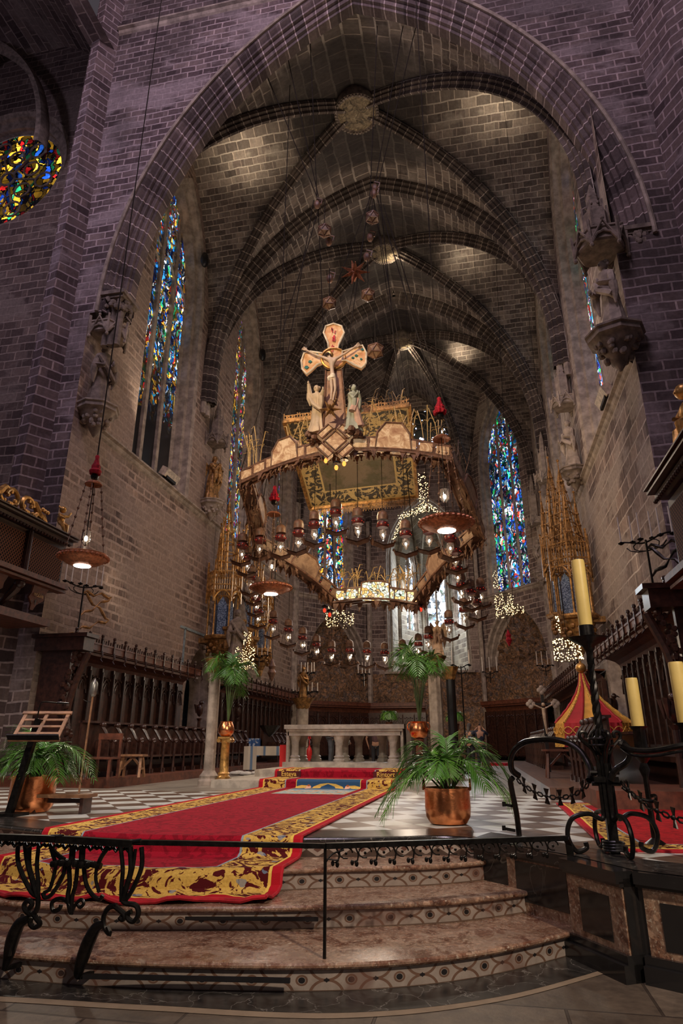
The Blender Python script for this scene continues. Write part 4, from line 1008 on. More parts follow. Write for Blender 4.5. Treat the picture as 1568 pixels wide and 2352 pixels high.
# small plants behind the altar
for (u, v, Y, lab) in ((893, 1652, 26, 'small green fern behind the middle of the altar'), (1045, 1655, 25, 'small leafy palm between the stone column and the back stalls')):
    p = Py(u, v, Y); t = thing('potted_fern', lab, 'plant', (p.x, Y, p.z - .35)); rg = random.Random(int(u))
    b = MB(); b.lathe([(.1, 0), (.14, .22), (.15, .24)], n=12); b.build('pot', MT['woodr'], t); b = MB(); b.cyl((0, 0, -(p.z - .35 - ZF)), (0, 0, 0), .04); b.build('stand', MT['woodr'], t)
    for k in range(9): frond(rg, (0, 0, .2), R(40 * k), .4, .5, .5, 12, .25, .02, MT['leafb'] if k % 3 == 0 else None, t)

# --- lectern, bench and small things on the left
lp = Pz(15, 1868, ZF) ; lp.y = 9.0
tl = Py(75, 1700, 8.9)
t = thing('lectern', 'iron lectern with a slatted oak book rest and reading lamp behind the left palm', 'lectern', (Py(42, 1840, 8.9).x, 8.9, ZF)); zl = Py(60, 1668, 8.9).z - ZF
b = MB(); b.bar((-.12, 0, 0), (.14, 0, zl + .1), .07, .1); b.box((-.12, 0, .02), (.4, .35, .04)); b.build('post', MT['iron'], t)
w = .62; tilt = Matrix.Translation(Vector((.22, -.05, zl))) @ Matrix.Rotation(.25, 4, 'Z') @ Matrix.Rotation(-.75, 4, 'X')
def tb(mb, c, s_): mb.box(tilt @ Vector(c), s_, M4=tilt.to_3x3().to_4x4())
b = MB(); 
for zz in (-.26, .26): tb(b, (0, 0, zz), (w + .1, .025, .05))
for xx in (-w / 2, 0, w / 2): tb(b, (xx, .01, 0), (.05, .02, .52))
for zz in (-.13, 0, .13): tb(b, (0, .01, zz), (w, .015, .035))
b.build('book_rest', MT['woodl'], t)
b = MB(); tb(b, (0, -.06, -.27), (w + .1, .1, .02)); b.build('ledge', MT['iron'], t)
b = MB(); b.tube(L3([(.1, 0, zl + .1), (.12, 0, zl + .3), (.2, -.02, zl + .34), (.45, -.02, zl + .32)]), .01, 6); b.build('lamp_arm', MT['iron'], t); b = MB(); b.cyl((.42, -.02, zl + .325), (.6, -.02, zl + .315), .018, .012); b.build('lamp_head', MT['iron'], t)
bp = Pz(140, 1868, ZF); t = thing('low_bench', 'low dark wooden bench or footstool right of the left copper cauldron', 'bench', Vector((bp.x, bp.y, ZF)), .1)
b = MB(); b.box((0, 0, .24), (.9, .34, .045)); b.build('seat', MT['woodl'], t)
for sx in (-1, 1):
    b = MB(); b.box((sx * .36, 0, .11), (.05, .28, .22)); b.build('leg', MT['wood'], t)
b = MB(); b.box((0, 0, .17), (.7, .03, .06)); b.build('stretcher', MT['wood'], t)
cp3_ = Pz(232, 1798, ZF + .2) ; t = thing('wooden_chair', 'dark wooden chair standing in front of the left stalls', 'chair', (Py(232, 1798, 14.6).x, 14.6, ZF + .2))
for sx in (-.27, .27):
    b = MB(); b.box((sx, .2, .5), (.05, .05, 1.0)); b.build('leg', MT['woodr'], t); b = MB(); b.box((sx, -.2, .22), (.05, .05, .45)); b.build('leg', MT['woodr'], t)
b = MB(); b.box((0, 0, .45), (.6, .48, .04)); b.build('seat', MT['woodr'], t); b = MB(); b.box((0, .2, .93), (.62, .04, .14)); b.build('backrest', MT['woodr'], t)
def trestle(label, p, rz, w_=.7, h_=.62, wd='woodl'):
    t = thing('trestle_stool', label, 'stool', p, rz); b = MB(); b.box((0, 0, h_), (w_, .34, .045)); b.build('seat', MT[wd], t)
    for sx in (-1, 1):
        b = MB()
        for sy in (-1, 1): b.bar((sx * w_ * .36, sy * .05, h_ - .02), (sx * w_ * .42, sy * .16, .0), .06, .05); 
        b.bar((sx * w_ * .4, -.14, .2), (sx * w_ * .4, .14, .2), .05); b.build('leg', MT[wd], t)
    b = MB(); b.bar((-w_ * .38, 0, .22), (0, 0, h_ - .04), .05); b.bar((w_ * .38, 0, .22), (0, 0, h_ - .04), .05); b.build('brace', MT[wd], t)
trestle('pale oak trestle stool standing on the ledge of the left stalls', (Py(300, 1790, 15.6).x, 15.6, ZF + .2), .1, .62, .5)
trestle('dark trestle stool on the boarded floor behind the iron arch on the right', (Py(1300, 1805, 17.2).x, 17.2, ZF + .2), 0, .95, .62, 'woodr')
# processional pole with a silver lantern
p0 = Py(190, 1760, 12.5); p1 = Py(213, 1600, 12.5); t = thing('processional_staff', 'orange-brown wooden staff topped by a grey lantern leaning before the left stalls', 'staff', (p0.x, 12.5, ZF)); d = p1 - p0
b = MB(); bs = p0 - d * ((p0.z - ZF) / d.z) - Vector((p0.x, 12.5, ZF)); tp = p1 - Vector((p0.x, 12.5, ZF)); b.cyl(bs, tp, .02, n=8); b.build('pole', MT['woodl'], t, True)
ax_ = d.normalized(); b = MB(); b.tube([tp + ax_ * k for k in (0, .02, .06, .26, .3, .34, .36)], [.03, .05, .07, .07, .05, .015, .01], 12); b.build('lantern', plain('tarnished_silver', (.3, .28, .25), .35, metal=.8), t, True)
b = MB(); b.tube(L3([tp - ax_ * .1, tp - ax_ * .1 + Vector((-.1, 0, .0)), tp - ax_ * .1 + Vector((-.2, 0, .04))]), .008, 6); b.build('hook', MT['iron'], t)
# ================================================================== choir stalls, galleries, statues, mural
def stallback(label, A, B, z0, z1, n, nrm, depth=.75, crest=True, group=None, mat=None):
    """carved panelling with a projecting canopy; A to B along the wall, nrm points into the room"""
    mat = mat or MT['wood']; A = Vector((A[0], A[1], 0)); B = Vector((B[0], B[1], 0)); L = (B - A).length; d = (B - A) / L; n3 = Vector(nrm)
    t = thing('choir_stall_canopy', label, 'choir stalls', (A.x, A.y, z0)); P = lambda u, z, o=0: d * u + n3 * o + Vector((0, 0, z)); h = z1 - z0; w = L / n
    mt = Matrix(((d.x, n3.x, 0, 0), (d.y, n3.y, 0, 0), (0, 0, 1, 0), (0, 0, 0, 1)))
    bx_ = lambda mb, u, z, o, s_: mb.box(P(u, z, o), s_, M4=mt)
    for k in range(n):
        b = MB(); u = w * (k + .5); bx_(b, u, h * .42, .03, (w * .98, .06, h * .84)); b.build('panel', MT['woodp'] if depth > .6 else mat, t)
        b = MB(); bx_(b, w * k, h * .42, .1, (.07, .12, h * .84)); b.cyl(P(w * k, 0, .17), P(w * k, h * .8, .17), .03, n=6)
        hh = h * .56
        b.tube([P(u + x, hh + z, .1) for x, z in archpts(w * .4, w * .75, 5)], .03, 5)
        b.tube([P(u + x, hh + .1 + z, .12) for x, z in archpts(w * .22, w * .4, 4)], .02, 5)
        for q in range(5): b.ball(P(u + (q - 2) * w * .16, hh + w * .7 + .05 * (q % 2), .1), .045, 6, 4)
        bx_(b, u, h * .03, .1, (w, .14, .07)); b.build('tracery', mat, t)
    b = MB(); bx_(b, L / 2, h - .12, depth * .5, (L, depth, .06)); bx_(b, L / 2, h - .02, depth, (L, .06, .2)); bx_(b, L / 2, h + .09, depth, (L, .1, .05)); bx_(b, L / 2, h - .2, depth * .85, (L, .05, .08))
    for k in range(n):                                        # coved underside
        for j in range(5):
            a0, a1 = j * PI / 10, (j + 1) * PI / 10
            b.quad(P(w * k, h * .84 + (h * .16 - .12) * math.sin(a0), .06 + depth * (1 - math.cos(a0))), P(w * (k + 1), h * .84 + (h * .16 - .12) * math.sin(a0), .06 + depth * (1 - math.cos(a0))), P(w * (k + 1), h * .84 + (h * .16 - .12) * math.sin(a1), .06 + depth * (1 - math.cos(a1))), P(w * k, h * .84 + (h * .16 - .12) * math.sin(a1), .06 + depth * (1 - math.cos(a1))))
    b.build('cornice', MT['woodr'] if mat is MT['wood'] else mat, t)
    if crest:
        b = MB()
        m_ = int(L / .13)
        for k in range(m_):
            u = (k + .5) * L / m_; hh = .09 + .05 * (k % 3 == 1); b.bar(P(u, h + .1, depth), P(u, h + .1 + hh, depth), .035); b.ball(P(u, h + .12 + hh, depth), .028, 6, 4)
        o = b.build('cresting', mat, t)
        for k in range(n + 1):
            b = MB(); u = w * k; b.bar(P(u, h - .1, depth + .04), P(u, h + .3, depth + .04), .06); b.ball(P(u, h + .34, depth + .04), .055, 7, 5); b.ball(P(u, h + .25, depth + .04), .05, 7, 5)
            b.tube([P(u, h - .1, depth + .06), P(u, h - .24, depth + .10), P(u, h - .34, depth + .05), P(u, h - .42, depth + .12)], [.035, .03, .025, .01], 5); b.build('finial', mat, t)
    return t
# floors of the stalls
b = MB(); b.box((-10.2, 24.0, ZF + .1), (3.4, 18.6, .2)); o = b.build('stall_platform', MT['woodr'], None); tag(o, 'long reddish wooden ledge under the left choir stalls', 'platform')
m = M('parquet_boards', .3, spec=.5); p = m.coord('POS'); c, f = m.brick(p, .25, 1.4, (.09, .045, .03), (.16, .085, .06), (.03, .015, .01), .008); m.color(m.mix(.5, c, m.ramp(m.noise(m.vmul(p, (8, 1, 1)), 2, 4), [(.3, (.5, .5, .5)), (.7, (1.5, 1.5, 1.5))]), 'MULTIPLY')); MT['parq'] = m.mat
pr0 = Pz(1195, 1768, ZF + .2); pr1 = Pz(1255, 1805, ZF + .2)
b = MB(); b.prism([(pr0.x, pr0.y + 9, ZF), (pr0.x, pr0.y, ZF), (pr1.x, pr1.y - .6, ZF), (XR, pr1.y - .6, ZF), (XR, 34, ZF), (pr0.x, 34, ZF)], (0, 0, .2), None); o = b.build('stall_platform', MT['parq'], None); tag(o, 'boarded wooden floor raised under the right choir stalls', 'platform')
pf = Pz(1330, 1815, ZF)
b = MB(); b.box((3.1, pr1.y - 1.6, ZF + .14), (2.9, 2.0, .28)); o = b.build('stall_step', MT['woodr'], None); tag(o, 'reddish boarded step before the right stalls, behind the rug', 'step')
zc = 4.35
stallback('long dark carved panelling and canopy of the near left choir stalls', (XL + .05, 16.4), (XL + .05, 25.2), 1.5, zc, 13, (1, 0, 0), .8)
stallback('dark panelling and canopy of the far left stalls beyond the organ pipes', (XL + .05, 29.2), (XL + .05, 41.5), 1.5, zc, 17, (1, 0, 0), .8)
stallback('black carved panelling and canopy of the near right choir stalls with shining crest', (XR - .05, 13.6), (XR - .05, 22.8), 1.5, zc + .05, 13, (-1, 0, 0), .8)
stallback('dark panelling and canopy of the far right stalls behind the tent', (XR - .05, 26.0), (XR - .05, 41.0), 1.5, zc, 20, (-1, 0, 0), .8)
stallback('low arched wooden stalls against the back wall left of the centre', (X0 - XA, YB - .9), (-1.6 - 2.1, YB - .9), .9, 4.2, 5, (0, -1, 0), .5, False)
stallback('low arched wooden stalls along the right apse wall with a painted panel door', (X0 + XA, YB - .9), (XR - .7, YA + .6), .9, 4.2, 6, (-.72, -.69, 0), .5, False)
stallback('low arched wooden stalls along the left apse wall', (XL + .7, YA + .6), (X0 - XA, YB - .9), .9, 4.2, 6, (.72, -.69, 0), .5, False)
# backing of the benches below the panelling
for x, y0, y1, lab in ((XL + .6, 16.6, 25.2, 'dark wooden seat bench under the near left panelling'), (XL + .6, 29.2, 41.0, 'dark wooden seat bench under the far left panelling'), (XR - .6, 13.8, 22.8, 'dark wooden seat bench under the near right panelling'), (XR - .6, 26.0, 41.0, 'dark wooden seat bench under the far right panelling')):
    b = MB(); b.box((x, (y0 + y1) / 2, 1.35), (1.1, y1 - y0, .1)); b.box((x, (y0 + y1) / 2, 1.08), (.9, y1 - y0, .44)); sg = 1 if x < 0 else -1
    b.box((x + sg * 1.15, (y0 + y1) / 2, 1.35), (.06, y1 - y0, .95)); b.box((x + sg * 1.2, (y0 + y1) / 2, 1.83), (.26, y1 - y0, .05)); o = b.build('upper_bench', MT['wood']); tag(o, lab, 'bench')
# single stalls of the lower rows
def stall(label):
    t = thing('choir_stall', label, 'choir stall', (0, 0, 0), 0, 'lower row stalls'); w = .7
    b = MB(); b.box((0, -.25, .45), (w - .06, .45, .05)); b.build('seat', MT['wood'], t)
    b = MB(); b.box((0, .02, .75), (w, .05, 1.1)); b.box((0, .0, 1.28), (w, .2, .05)); b.build('back', MT['wood'], t)
    b = MB(); b.tube([(w / 2, -.02, 1.25), (w / 2, -.1, 1.22), (w / 2, -.22, 1.08), (w / 2, -.34, .9), (w / 2, -.42, .84), (w / 2, -.5, .86), (w / 2, -.55, .8)], [.045, .05, .05, .045, .05, .06, .045], 8); b.ball((w / 2, -.16, 1.22), .075, 8, 6); b.ball((w / 2, -.5, .87), .07, 8, 6)
    b.box((w / 2, -.2, .6), (.05, .36, .5)); b.tube([(w / 2, -.48, 0), (w / 2, -.48, .3), (w / 2, -.5, .82)], [.06, .035, .045], 8); b.box((w / 2, -.28, .06), (.08, .55, .12)); b.build('arm', MT['wood'], t, True)
    return t
st0 = stall('x')
def stallrow(x, y0, n, rz, z, side, words):
    for k in range(n):
        yy = y0 + k * .7
        lab = '%s%s stall of the %s row, counted from the steps' % ('dark carved choir stall, number ', words[k], side)
        if k == 0 and not used_[0]: used_[0] = True; st0.location = (x, yy, z); st0.rotation_euler = (0, 0, rz); st0['label'] = lab
        else: dup(st0, (x, yy, z), rz, lab, 'lower row stalls')
used_ = [False]
NW = 'one two three four five six seven eight nine ten eleven twelve thirteen fourteen fifteen sixteen seventeen eighteen nineteen twenty'.split()
stallrow(-9.55, 15.3, 16, PI / 2 , ZF + .2, 'near left', NW)
stallrow(-9.55, 29.4, 10, PI / 2, ZF + .2, 'far left', NW)
stallrow(2.42, 14.6, 4, -PI / 2, ZF + .2, 'near right', NW)
stallrow(2.42, 23.2, 16, -PI / 2, ZF + .2, 'far right', NW)
# small carved end figures on the stall ends
for (u, v, Y, lab) in ((459, 1625, 25.4, 'dark carved eagle finial on the left stall end by the doorway'), (546, 1630, 28.7, 'dark carved bird finial right of the organ pipes'), (1408, 1612, 23.2, 'dark carved griffin finial at the doorway in the right stalls'), (1541, 1620, 12.4, 'large black carved figure on the front end of the right stalls')):
    p = Py(u, v, Y); s_ = 1.3 if Y > 13 else 1.0; zb = 1.6; t = thing('carved_finial', lab, 'finial', (p.x, Y, ZF))
    b = MB(); b.lathe([(.1, 0), (.07, .4), (.06, p.z - ZF - .4 * s_), (.11, p.z - ZF - .32 * s_)], n=10); b.build('post', MT['wood'], t)
    b = MB(); z_ = p.z - ZF; b.ball((0, 0, z_ - .1), .11 * s_, 8, 6, (1, .9, 1.8)); b.ball((.04, 0, z_ + .14 * s_), .07 * s_, 8, 6); b.tube([(.1 * s_, 0, z_ + .14 * s_), (.17 * s_, 0, z_ + .1 * s_)], [.03, .005], 6)
    for q in (-1, 1): b.tube([(-.03, q * .08, z_ + .05), (-.12, q * .16, z_ + .1), (-.1, q * .12, z_ - .22)], [.03, .07, .02], 6)
    b.build('figure', MT['wood'], t, True)
# carved end pier of the near stalls (tall scrolled bracket)
for (x, y, sg, lab) in ((-10.9, 16.2, 1, 'tall black carved scroll bracket at the front end of the left stalls'), (3.7, 13.2, -1, 'tall black carved scroll bracket at the front end of the right stalls')):
    t = thing('stall_end', lab, 'carved post', (x, y, ZF)); rg = random.Random(3)
    b = MB(); b.box((-sg * .45, 0, 1.85), (.9, .14, 3.7)); b.box((-sg * .3, 0, 3.55), (1.5, .5, .35)); b.box((-sg * .3, 0, 3.78), (1.7, .6, .1)); b.build('end_panel', MT['wood'], t)
    b = MB(); b.tube(L3([(sg * .05, -.05, .2), (sg * .25, -.05, .9), (sg * .1, -.05, 1.7), (sg * .22, -.05, 2.5), (sg * .5, -.05, 3.3)]), .09, 8)
    for k in range(60): z_ = .3 + 3.1 * k / 60; b.ball((sg * (.12 + .12 * math.sin(z_ * 2.2)) + rg.uniform(-.12, .12), -.08 + rg.uniform(-.08, .05), z_), rg.uniform(.04, .09), 6, 4)
    b.build('carved_scroll', MT['wood'], t, True)
# organ pipes in the left doorway
t = thing('organ_case', 'small organ with gold pipes seen through the doorway in the left stalls', 'organ', (XL - .7, 26.6, ZF))
for k in range(9):
    b = MB(); h_ = 2.9 - .12 * abs(k - 4); b.lathe([(.02, 1.5), (.055, 1.75), (.055, h_), (.05, h_ + .01)], (0, -1.0 + k * .14, 0), 10); b.build('pipe', MT['goldd'], t, True)
b = MB(); b.box((-.1, -.45, .75), (.3, 1.5, 1.5)); b.box((-.1, -.45, 3.3), (.3, 1.5, .12)); b.box((-.2, -.45, 2.3), (.05, 1.5, 2)); b.build('case', MT['woodr'], t)

# --- ceramic relief covering the lower apse walls and niches
m = M('ceramic_relief', .55, spec=.4); p = m.coord('Object')
a = m.noise(p, 1.6, 6, .7, 1.2); b_ = m.noise(p, 7, 4, .7, .5)
c = m.ramp(a, [(.3, (.05, .035, .03)), (.42, (.15, .09, .055)), (.5, (.28, .16, .08)), (.58, (.12, .10, .10)), (.68, (.36, .24, .15)), (.8, (.22, .12, .045))])
c = m.mix(.75, c, m.ramp(b_, [(.35, (.12, .11, .11)), (.52, (.9, .85, .8)), (.68, (2.6, 2.2, 1.9))]), 'MULTIPLY'); m.color(c); m.bump(b_, .08, 1); MT['mural'] = m.mat
def relief(name, label, Pf, nrm, u0, u1, z0, z1, off, amp, seed, step_=.16):
    nu = int((u1 - u0) / step_); nz = int((z1 - z0) / step_); rg = random.Random(seed); mb = MB(); from mathutils import noise as nz_
    vs = []
    for j in range(nz + 1):
        for i in range(nu + 1):
            u = u0 + (u1 - u0) * i / nu; z = z0 + (z1 - z0) * j / nz; q = Vector((u * 1.7, z * 1.7, seed))
            h_ = abs(nz_.noise(q)) * 1.3 + abs(nz_.noise(q * 2.7)) * .7 + rg.random() * .25; vs.append(Pf(u, z) + nrm * (off + amp * h_))
    fs = [(j * (nu + 1) + i, j * (nu + 1) + i + 1, (j + 1) * (nu + 1) + i + 1, (j + 1) * (nu + 1) + i) for j in range(nz) for i in range(nu)]
    mb.add(vs, fs); o = mb.build(name, MT['mural'], None, True); return tag(o, label, 'mural')
for (Pf, nrm, L), sd in ((PAR, 'right'), (PAL, 'left')):
    relief('ceramic_mural', 'brown ceramic relief covering the foot of the %s apse wall' % sd, Pf, nrm, .1, L - .1, ZF + 3.2, 6.6, .03, .22, 3)
    relief('ceramic_mural', 'brown ceramic relief filling the pointed niche of the %s apse wall' % sd, Pf, nrm, .3, L - .3, ZF, 10.9, -1.25, .5, 9)
relief('ceramic_mural', 'brown and ochre ceramic relief across the middle of the back wall under the end chapel', lambda u, z: Vector((X0 - XA + u, YB, z)), Vector((0, -1, 0)), .1, 2 * XA - .1, ZF, 6.35, .03, .25, 5)
b = MB(); b.box((-3.38, YB - .1, 6.42), (6.3, .7, .14)); struct('trim_end_chapel_sill', b, MT['stone'])
# dark stone door surround and figures at the centre
for (u, v, Y, h_, mat, lab) in ((1007, 1437, 21.5, 0, 'stone', 'pale praying winged angel on top of the stone column right of the altar'), (697, 1530, 24, 0, 'stoned', 'small dark statue of a saint on the thin column left of the altar')):
    pass
def figure(root, h_, mat, arms='pray', fold=.12, bend=0, name='body', flare=1.0, seed=1):
    b = MB(); rg = random.Random(seed); k = h_
    prof = [(.15 * flare, 0), (.155 * flare, .03), (.14, .16), (.115, .34), (.105, .48), (.095, .56), (.088, .62), (.105, .70), (.115, .76), (.10, .81), (.05, .835), (.032, .855), (.03, .875)]
    vs = []; n = 28
    for (r_, z) in prof:
        for q in range(n):
            a = 2 * PI * q / n; f_ = 1 + (fold * (.75 - z) * 1.3 * math.sin(8 * a + z * 6 + seed) + fold * .4 * math.sin(13 * a + seed * 2) if z < .8 else 0)
            vs.append((r_ * k * f_ * math.cos(a) + bend * z * z * k, r_ * k * .8 * f_ * math.sin(a) + .03 * k * math.sin(z * 4), z * k))
    fs = [(i * n + q, i * n + (q + 1) % n, (i + 1) * n + (q + 1) % n, (i + 1) * n + q) for i in range(len(prof) - 1) for q in range(n)] + [tuple(range(n))[::-1]]
    b.add(vs, fs); hx = bend * k * .9; b.ball((hx, -.01 * k, .93 * k), .062 * k, 12, 9, (.85, .95, 1.15)); b.ball((hx, -.072 * k, .925 * k), .014 * k, 6, 4, (.8, 1, 1.4))
    for q in range(10): b.ball((hx + rg.uniform(-.05, .05) * k, rg.uniform(.0, .05) * k, (.93 + rg.uniform(-.03, .06)) * k), .026 * k, 6, 4)       # hair
    sh = .105 * k; A_ = {'pray': [((.05, -.13, .62), (.02, -.17, .73)), ((-.05, -.13, .62), (-.02, -.17, .73))], 'down': [((.15, -.02, .58), (.13, -.10, .46)), ((-.15, -.02, .58), (-.12, -.12, .52))],
         'book': [((.15, -.05, .58), (.05, -.16, .62)), ((-.15, -.05, .58), (-.08, -.17, .56))], 'up': [((-.14, -.03, .86), (-.12, -.1, 1.02)), ((.15, -.1, .68), (.22, -.14, .78))]}[arms]
    for s_, (e_, w_) in zip((1, -1), A_):
        if arms == 'up': s_ = -s_
        b.tube([(s_ * sh * .8 + hx * .7, 0, .775 * k), (e_[0] * k + hx * .6, e_[1] * k, e_[2] * k), (w_[0] * k + hx * .7, w_[1] * k, w_[2] * k)], [.045 * k, .05 * k, .028 * k], 8)
        b.ball((w_[0] * k + hx * .7, w_[1] * k - .01 * k, w_[2] * k + .02 * k), .026 * k, 8, 6, (.7, .9, 1.5))
        # sleeve and cloak hanging from the forearm
        b.tube([(e_[0] * k, e_[1] * k, e_[2] * k), (e_[0] * k * 1.05, e_[1] * k, (e_[2] - .12) * k), (e_[0] * k * .9, e_[1] * k * .7, (e_[2] - .26) * k)], [.05 * k, .045 * k, .01 * k], 7)
    b.tube([(-.11 * k, -.06 * k, .74 * k), (.0, -.12 * k, .56 * k), (.13 * k, -.08 * k, .44 * k), (.1 * k, .05 * k, .4 * k)], [.03 * k, .04 * k, .04 * k, .02 * k], 7)
    return b.build(name, mat, root, True)
def wings(root, h_, mat, spread=.35):
    for s_ in (-1, 1):
        b = MB(); out = [(s_ * .05, .09, .78), (s_ * spread * .7, .13, .98), (s_ * spread, .14, .8), (s_ * spread * .95, .14, .5), (s_ * spread * .6, .13, .2), (s_ * .12, .11, .5)]
        b.prism([(x * h_, y * h_, z * h_) for x, y, z in out], (0, .04 * h_, 0), None)
        for k in range(6): b.bar((s_ * spread * .5 * h_, .12 * h_, (.85 - .02 * k) * h_), (s_ * (spread * .98 - .03 * k) * h_, .12 * h_, (.8 - .1 * k) * h_), .02 * h_)
        b.build('wing', mat, root)
def corbel(label, p, r_, mat):
    t = MB(); rg = random.Random(int(p[0] * 100)); t.lathe([(.03, -1.0 * r_ * 1.6), (.25 * r_, -1.3 * r_), (.45 * r_, -.9 * r_), (.8 * r_, -.5 * r_), (.85 * r_, -.38 * r_), (1.0 * r_, -.3 * r_), (1.0 * r_, -.12 * r_), (1.08 * r_, -.08 * r_), (1.08 * r_, 0)], n=8)
    for k in range(34): q = rg.uniform(0, 2 * PI); z = rg.uniform(-1.1, -.45); rr_ = (.55 + .5 * (z + .8)) * r_; t.ball((rr_ * math.cos(q), rr_ * math.sin(q), z * r_), .13 * r_, 6, 4)
    o = t.build('corbel', mat, None, True); o.location = p; return tag(o, label, 'corbel')
def canopy(label, p, r_, h_, mat):
    t = thing('statue_canopy', label, 'stone canopy', p)
    b = MB(); b.lathe([(r_ * .92, 0), (r_ * 1.0, .05), (r_ * 1.0, .55 * r_), (r_ * 1.06, .6 * r_), (r_ * 1.06, .68 * r_), (r_ * .6, .72 * r_)], n=6); b.build('canopy_box', mat, t)
    b = MB()
    for k in range(6):
        q0, q1 = PI / 3 * k, PI / 3 * (k + 1); a, c = Vector((math.cos(q0), math.sin(q0), 0)) * r_ * 1.04, Vector((math.cos(q1), math.sin(q1), 0)) * r_ * 1.04; mid = (a + c) / 2
        b.tube([a + Vector((0, 0, -.05)), mid * 1.06 + Vector((0, 0, r_ * .85)), c + Vector((0, 0, -.05))], .05 * r_ * 1.4, 6); b.tube([a + Vector((0, 0, -.15 * r_))] + [a.lerp(c, u_) * 1.03 + Vector((0, 0, .35 * r_ * math.sin(PI * u_))) for u_ in (.25, .5, .75)] + [c + Vector((0, 0, -.15 * r_))], .045 * r_ * 1.4, 6)
        b.bar(a + Vector((0, 0, -.25 * r_)), a * 1.05 + Vector((0, 0, r_ * .95)), .1 * r_); b.ball(a + Vector((0, 0, -.28 * r_)), .1 * r_, 6, 4); b.ball(mid * 1.06 + Vector((0, 0, r_ * .95)), .08 * r_, 6, 4)
    b.build('gablets', mat, t)
    b = MB(); b.lathe([(r_ * .55, .68 * r_), (r_ * .5, h_ * .55), (r_ * .3, h_ * .6), (r_ * .26, h_ * .8), (.02, h_)], n=6)
    for k in range(6):
        q = PI / 3 * k; 
        for j in range(6): z = .68 * r_ + (h_ * .9 - .68 * r_) * j / 6; rr_ = r_ * (.55 - .4 * j / 6); b.ball((rr_ * math.cos(q), rr_ * math.sin(q), z), .06 * r_ * 1.3, 5, 4)
        b.bar((r_ * .5 * math.cos(q), r_ * .5 * math.sin(q), .7 * r_), (r_ * .5 * math.cos(q), r_ * .5 * math.sin(q), h_ * .66), .07 * r_)
    b.build('pinnacle', mat, t); return t
def niche(side, Y, zc_, zs, zk, ztop, r_, word, mats=('stone', 'stone', 'stone'), arms='book', winged=False, sgn=1, extra=''):
    X = (XL + r_ * .6) if side == 'left' else (XR - r_ * .6); rz = PI / 2 if side == 'left' else -PI / 2
    corbel('carved corbel carrying the %s' % word, (X, Y, zc_), r_, MT[mats[0]])
    t = thing('stone_statue', '%s on a wall corbel%s' % (word, extra), 'statue', (X, Y, zc_ + .005), rz - sgn * .5); hgt = zs - zc_
    figure(t, hgt, MT[mats[1]], arms, seed=int(Y), name='body')
    if winged: wings(t, hgt, MT['goldd'])
    canopy('gothic stone canopy above the %s' % word, (X, Y, zk), r_ * .95, ztop - zk, MT[mats[2]])
niche('left', 16.6, 11.9, 14.3, 14.5, 15.9, .66, 'bearded apostle statue nearest on the left wall', extra=' beside the first window', mats=('stone', 'stoned', 'stone'))
niche('left', 26.2, 12.2, 14.5, 15.1, 17.4, .58, 'winged gilded angel statue on the left wall', arms='pray', winged=True, mats=('stone', 'goldd', 'stoned'))
niche('right', 15.9, 12.0, 14.4, 14.7, 17.2, .72, 'draped saint statue highest on the right wall', mats=('stoned', 'stone', 'stoned'), sgn=-1)
niche('right', 25.2, 12.0, 14.2, 14.8, 17.4, .58, 'bishop statue in the middle of the right wall', mats=('stoned', 'stone', 'stone'), sgn=-1)
niche('right', 33.9, 12.0, 14.2, 15.0, 18.0, .58, 'grey robed statue on the right wall before the apse', mats=('stone', 'stone', 'stone'), sgn=-1)
pq = Px(1247, 1260, 3.9); niche('right', 41.3, 11.9, 14.0, 15.0, 18.5, .6, 'small hooded statue in the corner of the right apse', sgn=-1, arms='pray')

# angels on columns
p = Py(1007, 1508, 21.5); t = thing('angel_statue', 'pale winged angel praying on top of the stone column right of the altar', 'statue', (p.x, 21.5, p.z), 0)
figure(t, Py(1007, 1425, 21.5).z - p.z, plain('warm_limewood', (.42, .28, .18), .6), 'pray', seed=4); wings(t, Py(1007, 1425, 21.5).z - p.z, bpy.data.materials['warm_limewood'], .26)
p = Py(696, 1602, 24); t = thing('saint_statue', 'small brown statue of a saint on the thin column left of the altar', 'statue', (p.x, 24, p.z), 0)
figure(t, Py(696, 1532, 24).z - p.z, MT['goldd'], 'book', seed=5)
p = Py(370 + 0, 0, 20)
# iron bracket of candles at each of these two columns
def candles(label, c, n, span, Y, hh=.42, up=0, rz=0, mat='iron', drop=.5):
    t = thing('candelabrum', label, 'candelabrum', c, rz)
    b = MB(); b.tube([(-span / 2 + span * k / 12, .08 * math.sin(PI * k / 12 * 2), .06 * math.cos(PI * k / 6)) for k in range(13)], .02, 6); b.tube([(0, 0, 0), (0, 0, -drop)], .025, 6)
    if up: b.tube([(0, .1, 0), (0, .1, up)], .006, 4)
    for s_ in (-1, 1): b.tube([(s_ * span * .4 * math.cos(q) * (1 - q / 9), 0, -.1 - .2 * math.sin(q) * (1 - q / 9)) for q in [k * PI / 6 for k in range(9)]], .014, 5)
    b.build('bracket', MT[mat], t, True)
    for k in range(n):
        x = -span / 2 + span * k / (n - 1); y = .1 * (k % 2)
        cn = MB(); cn.lathe([(.02, 0), (.07, .03), (.075, .05), (.02, .05), (.02, .08)], (x, y, 0), 10); cn = cn.build('drip_cup', MT[mat], t, True)
        cd = MB(); cd.cyl((x, y, .08), (x, y, .08 + hh), .019, .016, 8); cd.build('candle', MT['white'], t, True)
    return t
